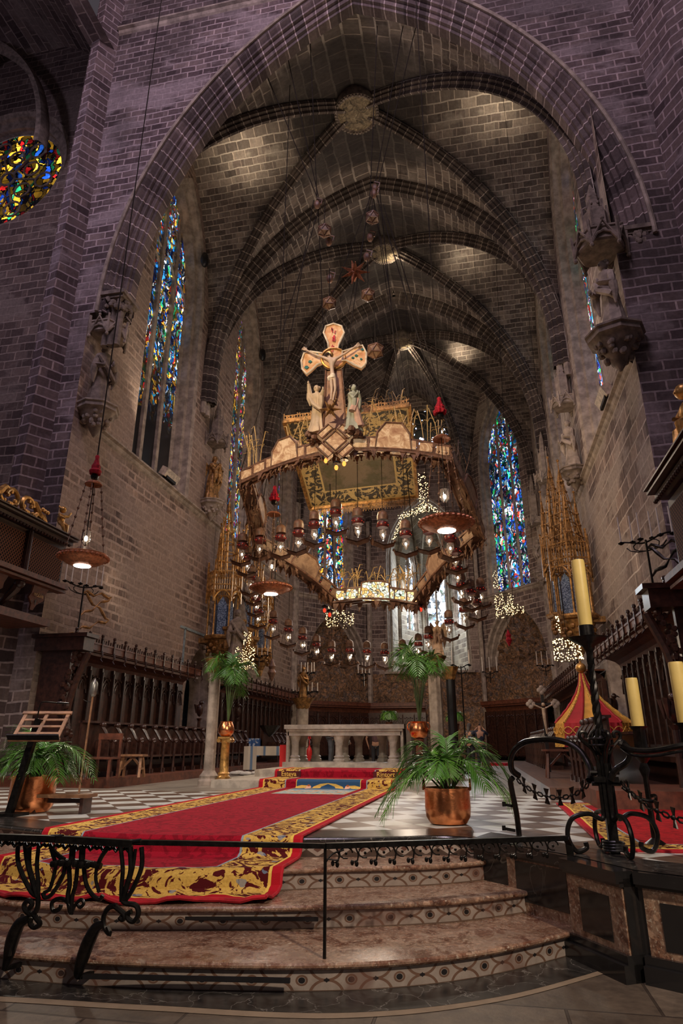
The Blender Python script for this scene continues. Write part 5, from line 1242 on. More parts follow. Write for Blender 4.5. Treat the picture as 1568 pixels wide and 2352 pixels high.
def sconce(label, c, rz):
    t = candles(label, c, 6, 1.15, 0, .62, rz=rz, drop=1.5)
    b = MB()
    for (x0_, z0_, x1_, z1_) in ((0, -.2, .9, -.9), (0, -.9, .9, -.2), (0, -1.3, .9, -.9), (0, -.2, .9, -.2)): 
        b.tube([(x0_ + (x1_ - x0_) * q / 8, .03 * math.sin(q * PI), z0_ + (z1_ - z0_) * q / 8 + .06 * math.sin(q * PI / 2)) for q in range(9)], [.012 + .035 * abs(math.sin(q * PI / 4)) for q in range(9)], 6)
    for s_ in (-1, 1): b.tube([(s_ * .14 * (1 - q / 10) * math.cos(q * PI / 4) + s_ * .14, 0, -1.5 + .14 * (1 - q / 10) * math.sin(q * PI / 4)) for q in range(9)], .012, 6)
    b.build('strapwork', MT['goldd'] if rz > 0 else MT['iron'], t, True); return t
p = Px(193, 1345, -11.2); sconce('wrought iron six-candle sconce under the disc lamp on the left wall', (p.x, p.y, p.z), PI * .32)
p = Px(1482, 1240, 4.0); sconce('twisted iron six-candle sconce on the right wall below the lattice gallery', (p.x, p.y, p.z), -PI * .2)
for (u, v, Y, n, sp_, hh, lab) in ((706, 1548, 24, 5, .5, .35, 'cluster of white candles beside the small saint statue'), (835, 1550, 30, 4, .5, .5, 'small candelabrum hanging before the back mural, centre'), (1125, 1545, 34, 3, .7, .7, 'three-candle bracket before the right part of the mural'), (1252, 1530, 36, 4, .8, .7, 'four-candle bracket before the right niche'), (1058, 1530, 24, 2, .6, .5, 'candle bracket beside the praying angel column'), (700, 1592, 24, 6, .9, .3, 'ring of iron candle cups under the small saint statue'), (475, 1478, 27.3, 3, .9, .75, 'three tall candles before the left gilded tabernacle'), (1358, 1418, 27, 3, .8, .7, 'three tall candles before the right gilded tabernacle'), (712, 1500 + 900 * 0, 31, 2, .4, .4, 'pair of candles before the left niche'), (595, 1508, 31, 4, .8, .5, 'iron candle bracket high on the far left wall')):
    p = Py(u, v, Y); candles(lab, (p.x, Y, p.z), n, sp_, Y, hh, drop=p.z - ZF if Y < 25 else .5, up=0 if Y < 25 else 14)

# --- gilded gothic tabernacles on the side walls
def spire(mb, c, r_, z0, z1, tiers=5):
    x, y = c
    for k in range(6):
        q = PI / 3 * k
        for j in range(tiers):
            za = z0 + (z1 - z0) * j / tiers; zb_ = z0 + (z1 - z0) * (j + 1) / tiers; ra = r_ * (1 - j / tiers) + .02; rb = r_ * (1 - (j + 1) / tiers) + .015
            mb.bar((x + ra * math.cos(q), y + ra * math.sin(q), za), (x + rb * math.cos(q), y + rb * math.sin(q), zb_), .035); mb.ball((x + ra * math.cos(q), y + ra * math.sin(q), za), .05, 5, 4)
            mb.bar((x + ra * math.cos(q), y + ra * math.sin(q), za), (x + ra * math.cos(q + PI / 3), y + ra * math.sin(q + PI / 3), za), .035)
    mb.bar((x, y, z0), (x, y, z1 + .4), .04); mb.ball((x, y, z1 + .45), .06, 6, 5)
m = M('mosaic_glass_blue', .2); p = m.coord('Object'); v_ = m.voro(p, 28); h_, s2, _ = m.xyz(v_); m.color(m.ramp(h_, [(0, (.05, .07, .12)), (.5, (.16, .22, .34)), (1, (.4, .5, .65))])); m.b.inputs['Metallic'].default_value = .4; MT['mosaic'] = m.mat
def tabernacle(label, X, Y, sg, z, top, mat, r_=.75):
    t = thing('gilded_tabernacle', label, 'tabernacle', (X, Y, z)); T_ = top - z; 
    b = MB(); b.lathe([(.12, -1.3), (.2, -1.0), (.45, -.55), (.8 * r_, -.12), (r_, -.08), (r_ * 1.05, 0), (r_ * 1.05, .07)], n=8)
    for k in range(26): q = k * 2.4; b.ball((.55 * math.cos(q), .55 * math.sin(q), -.2 - .02 * k), .1, 6, 4)
    b.box((-sg * .8, 0, -.1), (1.2, .5, .2)); b.build('shelf', MT['goldd'], t)
    hN = T_ * .28
    for k in range(6):
        q = PI / 3 * k + .3; b = MB(); b.lathe([(.07, .07), (.05, .16), (.04, .2), (.04, hN - .1), (.07, hN)], (r_ * .85 * math.cos(q), r_ * .85 * math.sin(q), 0), 8); b.build('colonnette', mat, t, True)
    for k in range(6):
        q0, q1 = PI / 3 * k + .3, PI / 3 * (k + 1) + .3; a, c = Vector((math.cos(q0), math.sin(q0), 0)) * r_ * .62, Vector((math.cos(q1), math.sin(q1), 0)) * r_ * .62
        b = MB(); b.add([a.lerp(c, .08) + Vector((0, 0, .08)), c.lerp(a, .08) + Vector((0, 0, .08)), c.lerp(a, .08) + Vector((0, 0, hN * .75)), (a + c) / 2 + Vector((0, 0, hN * .93)), a.lerp(c, .08) + Vector((0, 0, hN * .75))], [(0, 1, 2, 3, 4)]); b.build('mosaic_panel', MT['mosaic'], t)
    b = MB()
    for k in range(6):
        q0, q1 = PI / 3 * k + .3, PI / 3 * (k + 1) + .3; a, c = Vector((math.cos(q0), math.sin(q0), 0)) * r_, Vector((math.cos(q1), math.sin(q1), 0)) * r_
        b.tube([a.lerp(c, u_) + Vector((0, 0, hN - .25 + .35 * math.sin(PI * u_))) for u_ in (0, .2, .35, .5, .65, .8, 1)], .04, 6)
        for zz in (hN + .1, hN + .35, hN + .95): b.bar(a + Vector((0, 0, zz)), c + Vector((0, 0, zz)), .05)
        for u_ in [j / 7 for j in range(7)]: b.bar(a.lerp(c, u_) + Vector((0, 0, hN + .05)), a.lerp(c, u_) + Vector((0, 0, hN + 1.02)), .03)
        b.bar(a + Vector((0, 0, hN - .4)), a + Vector((0, 0, hN + 1.4)), .07); b.ball(a + Vector((0, 0, hN + 1.45)), .05, 6, 4)
    b.build('openwork_crown', mat, t)
    b = MB(); spire(b, (0, 0), r_ * .72, hN + .9, T_ - .5, 7)
    for k in range(3): q = PI * 2 / 3 * k + .5; spire(b, (r_ * .7 * math.cos(q), r_ * .7 * math.sin(q)), .16, hN + .9, T_ * .72, 4)
    b.build('spire', mat, t)
    # statue beside the tabernacle
    return t
tabernacle('tall gilded openwork tabernacle nearest on the left wall', XL + .95, 26.9, 1, 6.0, 12.9, MT['gold'])
tabernacle('second gilded openwork spire on the left wall, further back', XL + .95, 29.8, 1, 6.4, 13.6, MT['gold'])
tabernacle('third gilded tabernacle on the left wall, lowest', XL + .9, 32.4, 1, 6.2, 10.8, MT['gold'], .6)
tabernacle('tall brown gilded openwork tabernacle nearest on the right wall', XR - .95, 25.0, -1, 6.0, 12.4, MT['goldd'], .8)
tabernacle('second brown gilded spire on the right wall, further back', XR - .95, 27.8, -1, 6.6, 13.8, MT['goldd'])
for (u, v, Y, hh, lab) in ((548, 1425, 29.0, 2.3, 'brown statue of a saint between the two left tabernacles'), (540, 1530, 26.2, 2.4, 'carved angel figure supporting the left wooden pulpit'), (1335, 1430, 27.6, 2.2, 'brown statue of a saint inside the right tabernacle')):
    p = Py(u, v, Y); t = thing('carved_statue', lab, 'statue', (p.x, Y, p.z), (.6 if u < 900 else -.6)); figure(t, hh, MT['stoned'], 'book', seed=int(u)); b = MB(); b.lathe([(.05, -.7), (.25, -.4), (.42, -.1), (.42, 0)], n=8); b.build('pedestal', MT['goldd'], t)
p = Py(545, 1450, 27); t = thing('wooden_pulpit', 'small hexagonal gilded wooden pulpit below the left statues', 'pulpit', (p.x, 27, p.z - .8)); b = MB(); b.lathe([(.3, -.5), (.65, -.1), (.7, 0), (.7, .75), (.8, .8), (.82, .9), (.78, .92)], n=6); b.build('pulpit_body', MT['goldd'], t)
b = MB()
for k in range(6): q = PI / 3 * k + PI / 6; b.ball((.62 * math.cos(q), .62 * math.sin(q), .4), .12, 6, 5)
b.build('carving', MT['gold'], t)

# --- lattice galleries high on both sides
m = M('pierced_lattice', .75, spec=.15); u, v, _ = m.xyz(m.coord('UV'))
la = ((u * 9 + v * 9).fract() - .5).abs(); lb = ((u * 9 - v * 9).fract() - .5).abs(); m.color(m.mix((la.max(lb)) > .33, (.005, .003, .002), (.17, .065, .035))); m.bump((la.max(lb)) > .33, .02); MT['lattice'] = m.mat
def gallery(label, X, y0, y1, zb, zt_, sg, cat='gallery', nb=4):
    t = thing('lattice_gallery', label, cat, (X, y0, zb)); D = y1 - y0; h_ = zt_ - zb; bk = -sg * 1.6
    b = MB(); b.box((bk / 2, D / 2, h_ * .62), (1.6, D, h_ * .55)); b.build('body', MT['wood'], t)
    w = D / nb
    for k in range(nb):
        b = MB(); yy = k * w; x_ = sg * .02
        b.quad((x_, yy + .08, h_ * .42), (x_, yy + w - .08, h_ * .42), (x_, yy + w - .08, h_ * .84), (x_, yy + .08, h_ * .84), [(0, 0), (w, 0), (w, h_ * .42), (0, h_ * .42)]); b.build('lattice_panel', MT['lattice'], t)
        b = MB(); b.box((sg * .04, yy, h_ * .6), (.12, .14, h_ * .56)); b.tube([(sg * .1, yy, h_ * .36), (sg * .1, yy, h_ * .88)], .05, 8); b.build('mullion', MT['wood'], t)
        b = MB(); b.tube([(sg * .06, yy, h_ * .36), (-sg * .1, yy, h_ * .24), (-sg * .5, yy, h_ * .06)], [.1, .12, .06], 8); b.ball((0, yy, h_ * .3), .14, 8, 6); b.build('bracket', MT['wood'], t, True)
        b = MB(); yc = yy + w / 2; tl_ = lambda a, z: (sg * .03 - sg * (.36 * h_ - z) * .35, yc + a, z)
        sh_ = [tl_(-.3, .34 * h_), tl_(.3, .34 * h_), tl_(.26, .25 * h_), tl_(.3, .2 * h_), tl_(.1, .14 * h_), tl_(.06, .08 * h_), tl_(-.06, .08 * h_), tl_(-.1, .14 * h_), tl_(-.3, .2 * h_), tl_(-.26, .25 * h_)]
        b.prism(sh_, (sg * .05, 0, 0), None); sh = b.build('shield', MT['woodr'], t)
        if sg > 0 and k in (nb - 1, nb - 2, nb - 3):
            text('lettering', {nb - 1: 'noble', nb - 2: 'la', nb - 3: 'es'}[k], tl_(0, .24 * h_), .3 if k != nb - 1 else .17, MT['goldd'] if k == nb - 1 else MT['gold'], t, (PI / 2, 0, PI / 2)).location.x += .07
            if k == nb - 1: text('lettering', '· 1 ·', tl_(0, .16 * h_), .22, MT['black'], t, (PI / 2, 0, PI / 2)).location.x += .07
    b = MB(); b.box((sg * .12, D / 2, h_ * .39), (.35, D, .12)); b.box((sg * .1, D / 2, h_ * .34), (.25, D, .06)); b.build('rail', MT['woodr'], t)
    b = MB(); b.box((sg * .05, D / 2, h_ * .93), (.3, D + .1, .1)); b.box((sg * .1, D / 2, h_ * .965), (.45, D + .2, .05)); b.box((sg * .12, D / 2, h_ * .99), (.5, D + .25, .03))
    for k in range(int(D / .12)): b.ball((sg * .25, k * .12, h_ * .885), .045, 6, 4)
    b.build('cornice', MT['wood'], t)
    b = MB(); b.box((-sg * .8, D / 2, -.02), (1.3, D + .1, .2)); b.build('base_beam', MT['woodr'], t); return t
gx = -11.1; g1 = Px(183, 1238, gx + .35); gb = Px(150, 1445, gx)
gallery('dark wooden gallery with pierced lattice and painted shields on the left pier', gx, g1.y - 6.4, g1.y - .1, gb.z + .1, g1.z, 1)
gxr = 3.75; g2 = Px(1482, 1120, gxr - .35)
b_z = Px(1540, 1330, gxr).z
gallery('dark wooden lattice gallery at the right edge of the photo', gxr, g2.y - 6.0, g2.y, g2.z - 3.0, g2.z, -1)
# gilded carvings on top of the galleries: scrolls and cherubs
def cherub(label, p, rz, k=.75):
    t = thing('gilded_cherub', label, 'cherub', p, rz); b = MB()
    b.ball((0, 0, .42 * k), .16 * k, 10, 8, (1, .85, 1.35)); b.ball((0, -.02, .80 * k), .13 * k, 10, 8); b.ball((0, -.14 * k, .79 * k), .025 * k, 6, 4)
    b.tube([(.12 * k, 0, .58 * k), (.3 * k, -.05, .62 * k), (.42 * k, -.05, .78 * k)], [.06 * k, .05 * k, .035 * k], 8); b.tube([(-.12 * k, 0, .58 * k), (-.22 * k, -.1, .45 * k), (-.12 * k, -.2, .4 * k)], [.06 * k, .05 * k, .035 * k], 8)
    b.tube([(.07 * k, -.02, .3 * k), (.14 * k, -.2 * k, .2 * k), (.16 * k, -.2 * k, -.08 * k)], [.09 * k, .075 * k, .04 * k], 8); b.tube([(-.07 * k, -.02, .3 * k), (-.1 * k, -.18 * k, .15 * k), (-.02 * k, -.26 * k, -.12 * k)], [.09 * k, .075 * k, .04 * k], 8)
    for (x, z) in ((.44, .8), ): b.ball((x * k, -.05, z * k), .04 * k, 6, 5)
    b.build('body', MT['gold'], t, True)
    b = MB(); rg = random.Random(2)
    for q in range(14): b.ball((rg.uniform(-.1, .1) * k, rg.uniform(-.02, .1) * k, (.87 + rg.uniform(-.05, .06)) * k), .04 * k, 6, 4)
    b.build('curls', MT['gold'], t, True); return t
cherub('gilded cherub with raised arm at the end of the left gallery', (gx + .1, g1.y - .6, g1.z + .08), PI / 2)
def goldscroll(label, p, rz, k=1):
    b = MB(); b.tube([(-.5 * k + .0, 0, .1)] + [((-.3 + .22 * math.cos(q)) * k, 0, (.25 + .2 * math.sin(q)) * k) for q in [PI * 1.3 - j * .5 for j in range(9)]], .06 * k, 7)
    b.tube([((-.1 + .1 * j) * k, .03, (.42 - .06 * j + .06 * math.sin(j * 1.5)) * k) for j in range(9)], [.05 * k, .07 * k, .09 * k, .1 * k, .09 * k, .08 * k, .06 * k, .05 * k, .03 * k], 7)
    rg = random.Random(4)
    for j in range(16): b.ball((rg.uniform(-.5, .6) * k, 0, rg.uniform(.04, .4) * k), .06 * k, 6, 4)
    o = b.build('gilded_scroll', MT['gold'], None, True); o.location = p; o.rotation_euler = (0, 0, rz); return tag(o, label, 'carving')
goldscroll('gilded leafy scroll next to the cherub on the left gallery', (gx + .1, g1.y - 1.7, g1.z + .05), PI / 2)
goldscroll('gilded scroll at the left edge of the photo on the left gallery', (gx + .1, g1.y - 2.9, g1.z + .05), -PI / 2)
cherub('gilded cherub on the right lattice gallery at the photo edge', (gxr, g2.y - 1.9, g2.z + .1), -PI / 2, 1.1)
goldscroll('gilded scroll behind the cherub on the right gallery', (gxr, g2.y - 3.2, g2.z + .1), PI / 2, 1.3)
# floodlights on the cornices
for (x, y, sg, lab) in ((XL + .16, 22.3, 1, 'cream floodlight box on the ledge under the first left window'), (XR - .16, 19.2, -1, 'cream floodlight box on the ledge under the first right window')):
    t = thing('floodlight', lab, 'floodlight', (x, y, SILL + .16), 0); b = MB(); b.box((0, 0, .25), (.3, 1.1, .35), M4=Matrix.Rotation(sg * .5, 4, 'Y')); b.build('housing', plain('cream_metal', (.5, .4, .3), .5), t); b = MB(); b.box((0, 0, .04), (.2, .8, .12)); b.build('mount', MT['iron'], t)
# loudspeakers on the walls
for (u, v, X, lab) in ((470, 597, XL + .15, 'dark egg-shaped loudspeaker on the vault wall left of the first ribs'), (603, 815, XL + .15, 'dark oval loudspeaker right of the second left window')):
    p = Px(u, v, X); b = MB(); b.ball((0, 0, 0), .32, 12, 10, (.6, .8, 1.3)); o = b.build('loudspeaker', MT['black'], None, True); o.location = p; tag(o, lab, 'loudspeaker')
# pale angel carrying disc bosses: round keystones
MT['boss'] = None
m = M('keystone_relief', .7); o_ = m.coord('Object'); g_ = m.noise(o_, 4, 5, .7, 1.5); m.color(m.ramp(g_, [(.35, (.06, .045, .03)), (.55, (.3, .22, .13)), (.7, (.5, .4, .25))])); m.bump(g_, .1); MT['boss'] = m.mat
for (p, r_) in zip(bosses, (1.0, .85, .8)):
    b = MB(); b.lathe([(r_ * .55, .9), (r_ * .95, .5), (r_, .1), (r_, -.12), (r_ * .9, -.18), (r_ * .84, -.1)], n=32); rg = random.Random(3)
    for k in range(40): q = 2 * PI * k / 40; b.ball((r_ * .93 * math.cos(q), r_ * .93 * math.sin(q), -.15), .07, 6, 4)
    o = struct('trim_keystone', b, MT['stoned'], True); o.location = p
    b = MB(); b.lathe([(r_ * .84, -.1), (r_ * .5, -.16), (.02, -.2)], n=24); o = struct('trim_keystone_relief', b, MT['boss'], True); o.location = p
# ================================================================== wrought iron, candles, tent, people
IR = MT['iron']
# --- nearest railing: left part with hanging ornament, then a long low handrail with a scrolled frieze
def py(u, v, Y): return Py(u, v, Y)
yl = 5.05
r0 = py(-14, 1922, 4.9); r1 = py(130, 1927, 4.95); r2 = py(305, 1938, 5.1)
ra = py(295, 1934, 5.15); rb = py(747, 1943, 5.55); re_ = py(1300, 1925, 6.75)
t = thing('iron_railing', 'wrought iron handrail on two curved legs with a hanging spiked ornament, nearest on the left', 'railing', (r1.x, r1.y, 0))
O = Vector((r1.x, r1.y, 0)); rel = lambda p: Vector(p) - O
b = MB(); b.bar(rel(r0), rel(r1), .06, .045); b.bar(rel(r1), rel(r2), .06, .05); b.cyl(rel(r2) + Vector((-.02, 0, .01)), rel(r2) + Vector((.06, .01, .02)), .018, n=10); b.cyl(rel(r1) + Vector((-.05, 0, .01)), rel(r1) + Vector((.05, 0, .015)), .02, n=10)
b.build('handrail', IR, t, True)
b = MB()
for k in range(22):
    a = rel(r0).lerp(rel(r2), k / 22); c = rel(r0).lerp(rel(r2), (k + 1) / 22); b.tube([a + Vector((0, 0, -.03)), a.lerp(c, .5) + Vector((0, 0, -.045 - .012 * (k % 2))), c + Vector((0, 0, -.03))], .014, 6)
b.build('twisted_underbar', IR, t, True)
def pth(pts, Y0, Y1=None):
    n = len(pts) - 1; Y1 = Y0 if Y1 is None else Y1
    return [rel(py(u, v, Y0 + (Y1 - Y0) * i / n)) for i, (u, v) in enumerate(pts)]
for (ox, lab) in ((0, 'l'), (232, 'r')):
    o_ = ox; dv = ox * .045
    b = MB()
    for path, rr in (([(42, 1935), (41, 1975), (52, 2010), (72, 2048), (85, 2058)], .022), ([(68, 1935), (66, 1985), (76, 2025), (86, 2060)], .026), ([(90, 1935), (85, 1985), (88, 2025), (88, 2060)], .02), ([(56, 1940), (62, 1985), (75, 2030)], .016)):
        pts = [((u + o_) if ox == 0 else (o_ + 130 - u + 5), v + dv) for u, v in path]; b.tube(L3(pth(pts, yl), 4), rr * .8, 7)
    b.build('splayed_post', IR, t, True)
    b = MB(); q = lambda u, v: (u + (o_ - 40 + 0 if ox else 0), v + dv)
    if ox == 0: sc = [[(88, 2060), (86, 2085), (75, 2100), (60, 2092), (56, 2078), (66, 2068), (74, 2076), (68, 2086)], [(74, 2095), (84, 2110), (92, 2122), (80, 2130), (70, 2122), (72, 2108)], [(60, 2112), (42, 2125), (28, 2160), (20, 2195)]]; legs = [[(66, 2110), (45, 2122), (30, 2155), (20, 2195), (10, 2225)]]
    else: sc = [[(280, 2066), (290, 2075), (312, 2080), (318, 2098), (308, 2116), (296, 2112), (292, 2100), (302, 2094)], [(268, 2080), (250, 2085), (238, 2105), (240, 2130), (252, 2145), (246, 2128)], [(262, 2080), (285, 2100), (282, 2112), (274, 2106)]]; legs = [[(240, 2122), (222, 2130), (205, 2160), (190, 2200), (180, 2235), (186, 2243)]]
    for s_ in sc: b.tube(L3(pth(s_, yl), 5), .019, 7)
    b.build('scroll', IR, t, True)
    for l_ in legs: 
        b = MB(); pts = L3(pth(l_, yl, yl + (.05 if ox == 0 else .1)), 6); b.tube(pts, [.022 + .028 * math.sin(PI * min(1, i / len(pts) * 1.1)) for i in range(len(pts))], 10); 
        foot = pts[-1]; b.bar(foot, Vector((foot.x + .05, foot.y + .12, foot.z)), .03); b.build('leg', IR, t, True)
b = MB()
for path, rr in (([(115, 1940), (122, 1965), (128, 1985), (124, 2010), (115, 2040), (102, 2050)], .018), ([(150, 1975), (145, 2010), (122, 2050), (105, 2062), (98, 2050)], .02), ([(158, 1985), (160, 2030), (156, 2060), (162, 2095)], .022), ([(178, 1985), (174, 2030), (166, 2060), (164, 2100)], .02), ([(192, 1990), (198, 2030), (212, 2055), (228, 2066), (236, 2056)], .02), ([(222, 1990), (220, 2020), (228, 2050)], .016),
                 ([(168, 1940), (165, 1975)], .03), ([(190, 1940), (188, 1975)], .03), ([(250, 1945), (235, 1965), (225, 1985)], .022), ([(116, 1945), (130, 1962), (148, 1975)], .022), ([(118, 1985), (145, 1980), (175, 1980), (205, 1984), (232, 1990)], .03), ([(162, 2095), (158, 2075), (140, 2064), (120, 2072), (122, 2092), (136, 2088), (140, 2078)], .02), ([(164, 2100), (172, 2080), (186, 2066), (192, 2076), (184, 2084), (178, 2078)], .016)):
    b.tube(L3(pth(path, yl + .02), 5), rr * .8, 7)
for k in range(7): p = rel(py(126 + k * 15, 1985 - 3 * math.sin(k), yl - .02)); b.ball(p, .026, 6, 4, (1, 1, 1))
b.build('hanging_ornament', IR, t, True)
# long handrail
t = thing('iron_handrail', 'long flat iron handrail with a leafy scroll frieze crossing the steps on one slim post', 'railing', (rb.x, rb.y, 0)); O = Vector((rb.x, rb.y, 0))
b = MB(); b.bar(rel(ra), rel(rb), .05, .035); b.bar(rel(rb), rel(re_), .05, .04); b.build('handrail', IR, t)
ft = py(747, 2178, 5.55); b = MB(); b.bar(rel(rb), Vector((0.0, 0, STZ[0])), .022, .022); b.build('post', IR, t)
f2 = Pz(1332, 2128, STZ[0] - .02); pe = rel(re_); b = MB(); q0 = pe + Vector((.0, 0, .0)); bend_ = rel(py(1306, 1938, 6.8)); b.bar(q0, bend_, .05, .03); b.bar(bend_, Vector((f2.x - O.x, f2.y - O.y, STZ[0])), .06, .03); b.build('end_post', IR, t)
b = MB(); nsc = 13
for k in range(nsc):
    a = rel(rb).lerp(rel(re_), .04 + .93 * k / nsc); c = rel(rb).lerp(rel(re_), .04 + .93 * (k + 1) / nsc); w = (c - a).length; d = (c - a).normalized(); mid = a.lerp(c, .5)
    b.tube([mid + d * (w * .34 * math.cos(q)) + Vector((0, 0, -.055 + .04 * math.sin(q))) for q in [j * .62 for j in range(9)]], .006, 5)
    b.tube([a + Vector((0, 0, -.015)), a + d * w * .15 + Vector((0, 0, -.07)), a + d * .1 * w + Vector((0, 0, -.11)), a - d * .08 * w + Vector((0, 0, -.12))], .007, 5)
    b.ball(a + d * .05 * w + Vector((0, 0, -.135)), .016, 6, 5, (1, .6, 1.4)); b.ball(a - d * .18 * w + Vector((0, 0, -.125)), .015, 6, 5, (1, .6, 1.4)); b.ball(mid + Vector((0, 0, -.06)), .012, 6, 4)
b.build('scroll_frieze', IR, t, True)
b = MB(); b.tube(L3([rel(rb) + Vector((0, 0, -.12)), rel(rb) + Vector((.05, .02, -.06)), rel(rb) + Vector((.14, .05, -.03))]), .007, 5); b.tube(L3([rel(rb) + Vector((.02, 0, -.09)), rel(rb) + Vector((.09, .02, -.1)), rel(rb) + Vector((.11, .03, -.07))]), .006, 5); b.build('corner_scroll', IR, t, True)
# iron rails lying along the risers
for (a, c, z, lab) in (((195, 2240), (668, 2250), -.04, 'flat black iron rail fixed along the lowest riser'), ((325, 2106), (732, 2110), .14, 'flat black iron rail fixed along the second riser')):
    A = Pz(*a, z + .06); B = Pz(*c, z + .06); b = MB(); t_ = MB(); t_.bar((0, 0, 0), B - A, .03, .028); o = t_.build('riser_rail', MT['black'], None); o.location = A + Vector((0, -.02, 0)); tag(o, lab, 'rail')

# --- great candelabrum with arched rail at the corner of the platform
yc = 6.95; base = Pz(1412, 1962, ZF)
t = thing('iron_candelabrum', 'tall wrought iron candle stand with scrolled feet at the corner of the platform', 'candelabrum', base); O = base
zk = lambda v: py(1380, v, base.y).z - ZF
def vpt(v, dx=0, dy=0): return Vector((dx, dy, py(1385, v, base.y).z - ZF))
ztop = py(1340, 1478, base.y).z - ZF; zkn = py(1386, 1704, base.y).z - ZF; zj = py(1398, 1790, base.y).z - ZF
b = MB(); b.bar((0, 0, 0), (0, 0, zj), .085); b.tube([(0, 0, zj), (0, 0, zkn - .06)], [.04, .035], 8); b.build('shaft', IR, t)
b = MB(); n = 40
for j in range(3):
    b.tube([(.018 * math.cos(i * .45 + j * 2.09), .018 * math.sin(i * .45 + j * 2.09), zkn + .05 + (ztop - .05 - zkn - .05) * i / n) for i in range(n + 1)], [.026 - .008 * i / n for i in range(n + 1)], 6)
b.build('twisted_stem', IR, t, True)
b = MB(); b.ball((0, 0, zkn), .075, 12, 9)
for k in range(6): q = PI / 3 * k; b.tube([(.105 * math.cos(q) * math.sin(a_), .105 * math.sin(q) * math.sin(a_), zkn + .12 * math.cos(a_)) for a_ in [.2 + j * .3 for j in range(10)]], .014, 6)
for z_ in (-.03, .03): b.tube([(.11 * math.cos(a_), .11 * math.sin(a_), zkn + z_) for a_ in [j * PI / 8 for j in range(16)]], .012, 6, closed=True)
b.build('knot', IR, t, True)
b = MB(); b.lathe([(.02, ztop - .25), (.035, ztop - .2), (.03, ztop - .1), (.06, ztop - .03), (.17, ztop + .03), (.19, ztop + .06), (.16, ztop + .05), (.05, ztop + .03)], n=20, fold=.08, nf=5); b.build('drip_pan', IR, t, True)
zs_ = py(1333, 1437, base.y).z - ZF; b = MB(); b.cyl((0, 0, ztop + .03), (0, 0, zs_), .075, .072, 14); b.build('socket', IR, t, True)
for k in range(4):
    q = PI / 2 * k + PI * .07 + .0; d = Vector((math.cos(q), math.sin(q), 0)); b = MB()
    b.tube(L3([d * .045 + Vector((0, 0, .75)), d * .09 + Vector((0, 0, .9)), d * .19 + Vector((0, 0, 1.0)), d * .19 + Vector((0, 0, 1.06)), d * .14 + Vector((0, 0, 1.06)), d * .14 + Vector((0, 0, 1.01))], 5), .017, 7)
    b.tube(L3([d * .05 + Vector((0, 0, .78)), d * .055 + Vector((0, 0, .5)), d * .07 + Vector((0, 0, .3)), d * .2 + Vector((0, 0, .34)), d * .36 + Vector((0, 0, .3)), d * .42 + Vector((0, 0, .16)), d * .36 + Vector((0, 0, .03)), d * .26 + Vector((0, 0, .05)), d * .26 + Vector((0, 0, .1))], 6), .022, 8)
    b.build('scrolled_foot', IR, t, True)
b = MB(); b.tube([(.0 + .09 * math.cos(a_), .09 * math.sin(a_), .02 + .012 * a_ / PI) for a_ in [j * .4 for j in range(60)]], .012, 6); b.build('coiled_cable', MT['black'], t, True)
b = MB(); b.box((0, 0, zj), (.22, .12, .05)); b.cyl((-.13, 0, zj + .06), (.13, 0, zj + .06), .02); b.cyl((-.13, 0, zj - .04), (.13, 0, zj - .04), .02); b.build('collar', IR, t)
def candle(label, p, h_, r_, lean=0):
    b = MB(); b.lathe([(r_ * .98, 0), (r_, .02), (r_, h_ - .03), (r_ * .92, h_ - .005), (r_ * .3, h_ - .012)], n=20); o = b.build('altar_candle', MT['candle'], None, True); o.location = p; w = MB(); w.cyl((0, 0, h_ - .02), (0, 0, h_ + .025), .004, n=5); w.build('wick', MT['black'], o); return tag(o, label, 'candle')
candle('tall thick yellow candle on the big iron candle stand', base + Vector((0, 0, zs_)), py(1312, 1287, base.y).z - ZF - zs_, .068)
# arched rail to the left of the stand and the rail going right
A3 = lambda pts, Y0, Y1: [Vector(py(u, v, Y0 + (Y1 - Y0) * i / (len(pts) - 1))) for i, (u, v) in enumerate(pts)]
fa = Pz(1192, 1920, ZF)
t2 = thing('iron_arch', 'round-headed iron arch rail standing left of the tall candle stand', 'railing', fa); O = fa
Yf = fa.y
b = MB(); pts = [rel(p) for p in A3([(1192, 1920), (1186, 1870), (1176, 1820), (1172, 1795), (1178, 1786)], Yf, Yf - .1)]; pts[0] = Vector((0, 0, 0)); b.tube(L3(pts, 5), .03, 8); b.build('foot_post', IR, t2, True)
b = MB(); pts = [rel(p) for p in A3([(1192, 1784), (1176, 1770), (1174, 1745), (1184, 1722), (1205, 1707), (1235, 1701), (1270, 1701), (1305, 1709), (1332, 1728), (1350, 1755), (1357, 1775), (1352, 1795)], Yf - .1, yc + .15)]
b.sweep(L3(pts, 5), [(-.03, 0), (-.03, .025), (-.012, .04), (.012, .04), (.03, .025), (.03, 0), (-.03, 0)], (_c, _s, 0)); b.tube(L3(pts, 5), .022, 8); b.build('arched_rail', IR, t2, True)
b = MB(); 
for v_ in (1848, 1903): p = rel(py(1178, v_, Yf)); b.bar(p + Vector((-.1, -.02, .0)), p + Vector((.02, 0, -.02)), .02, .03); b.bar(p + Vector((-.1, -.02, -.02)), p + Vector((-.1, -.02, .03)), .04, .02)
b.build('latch', IR, t2)
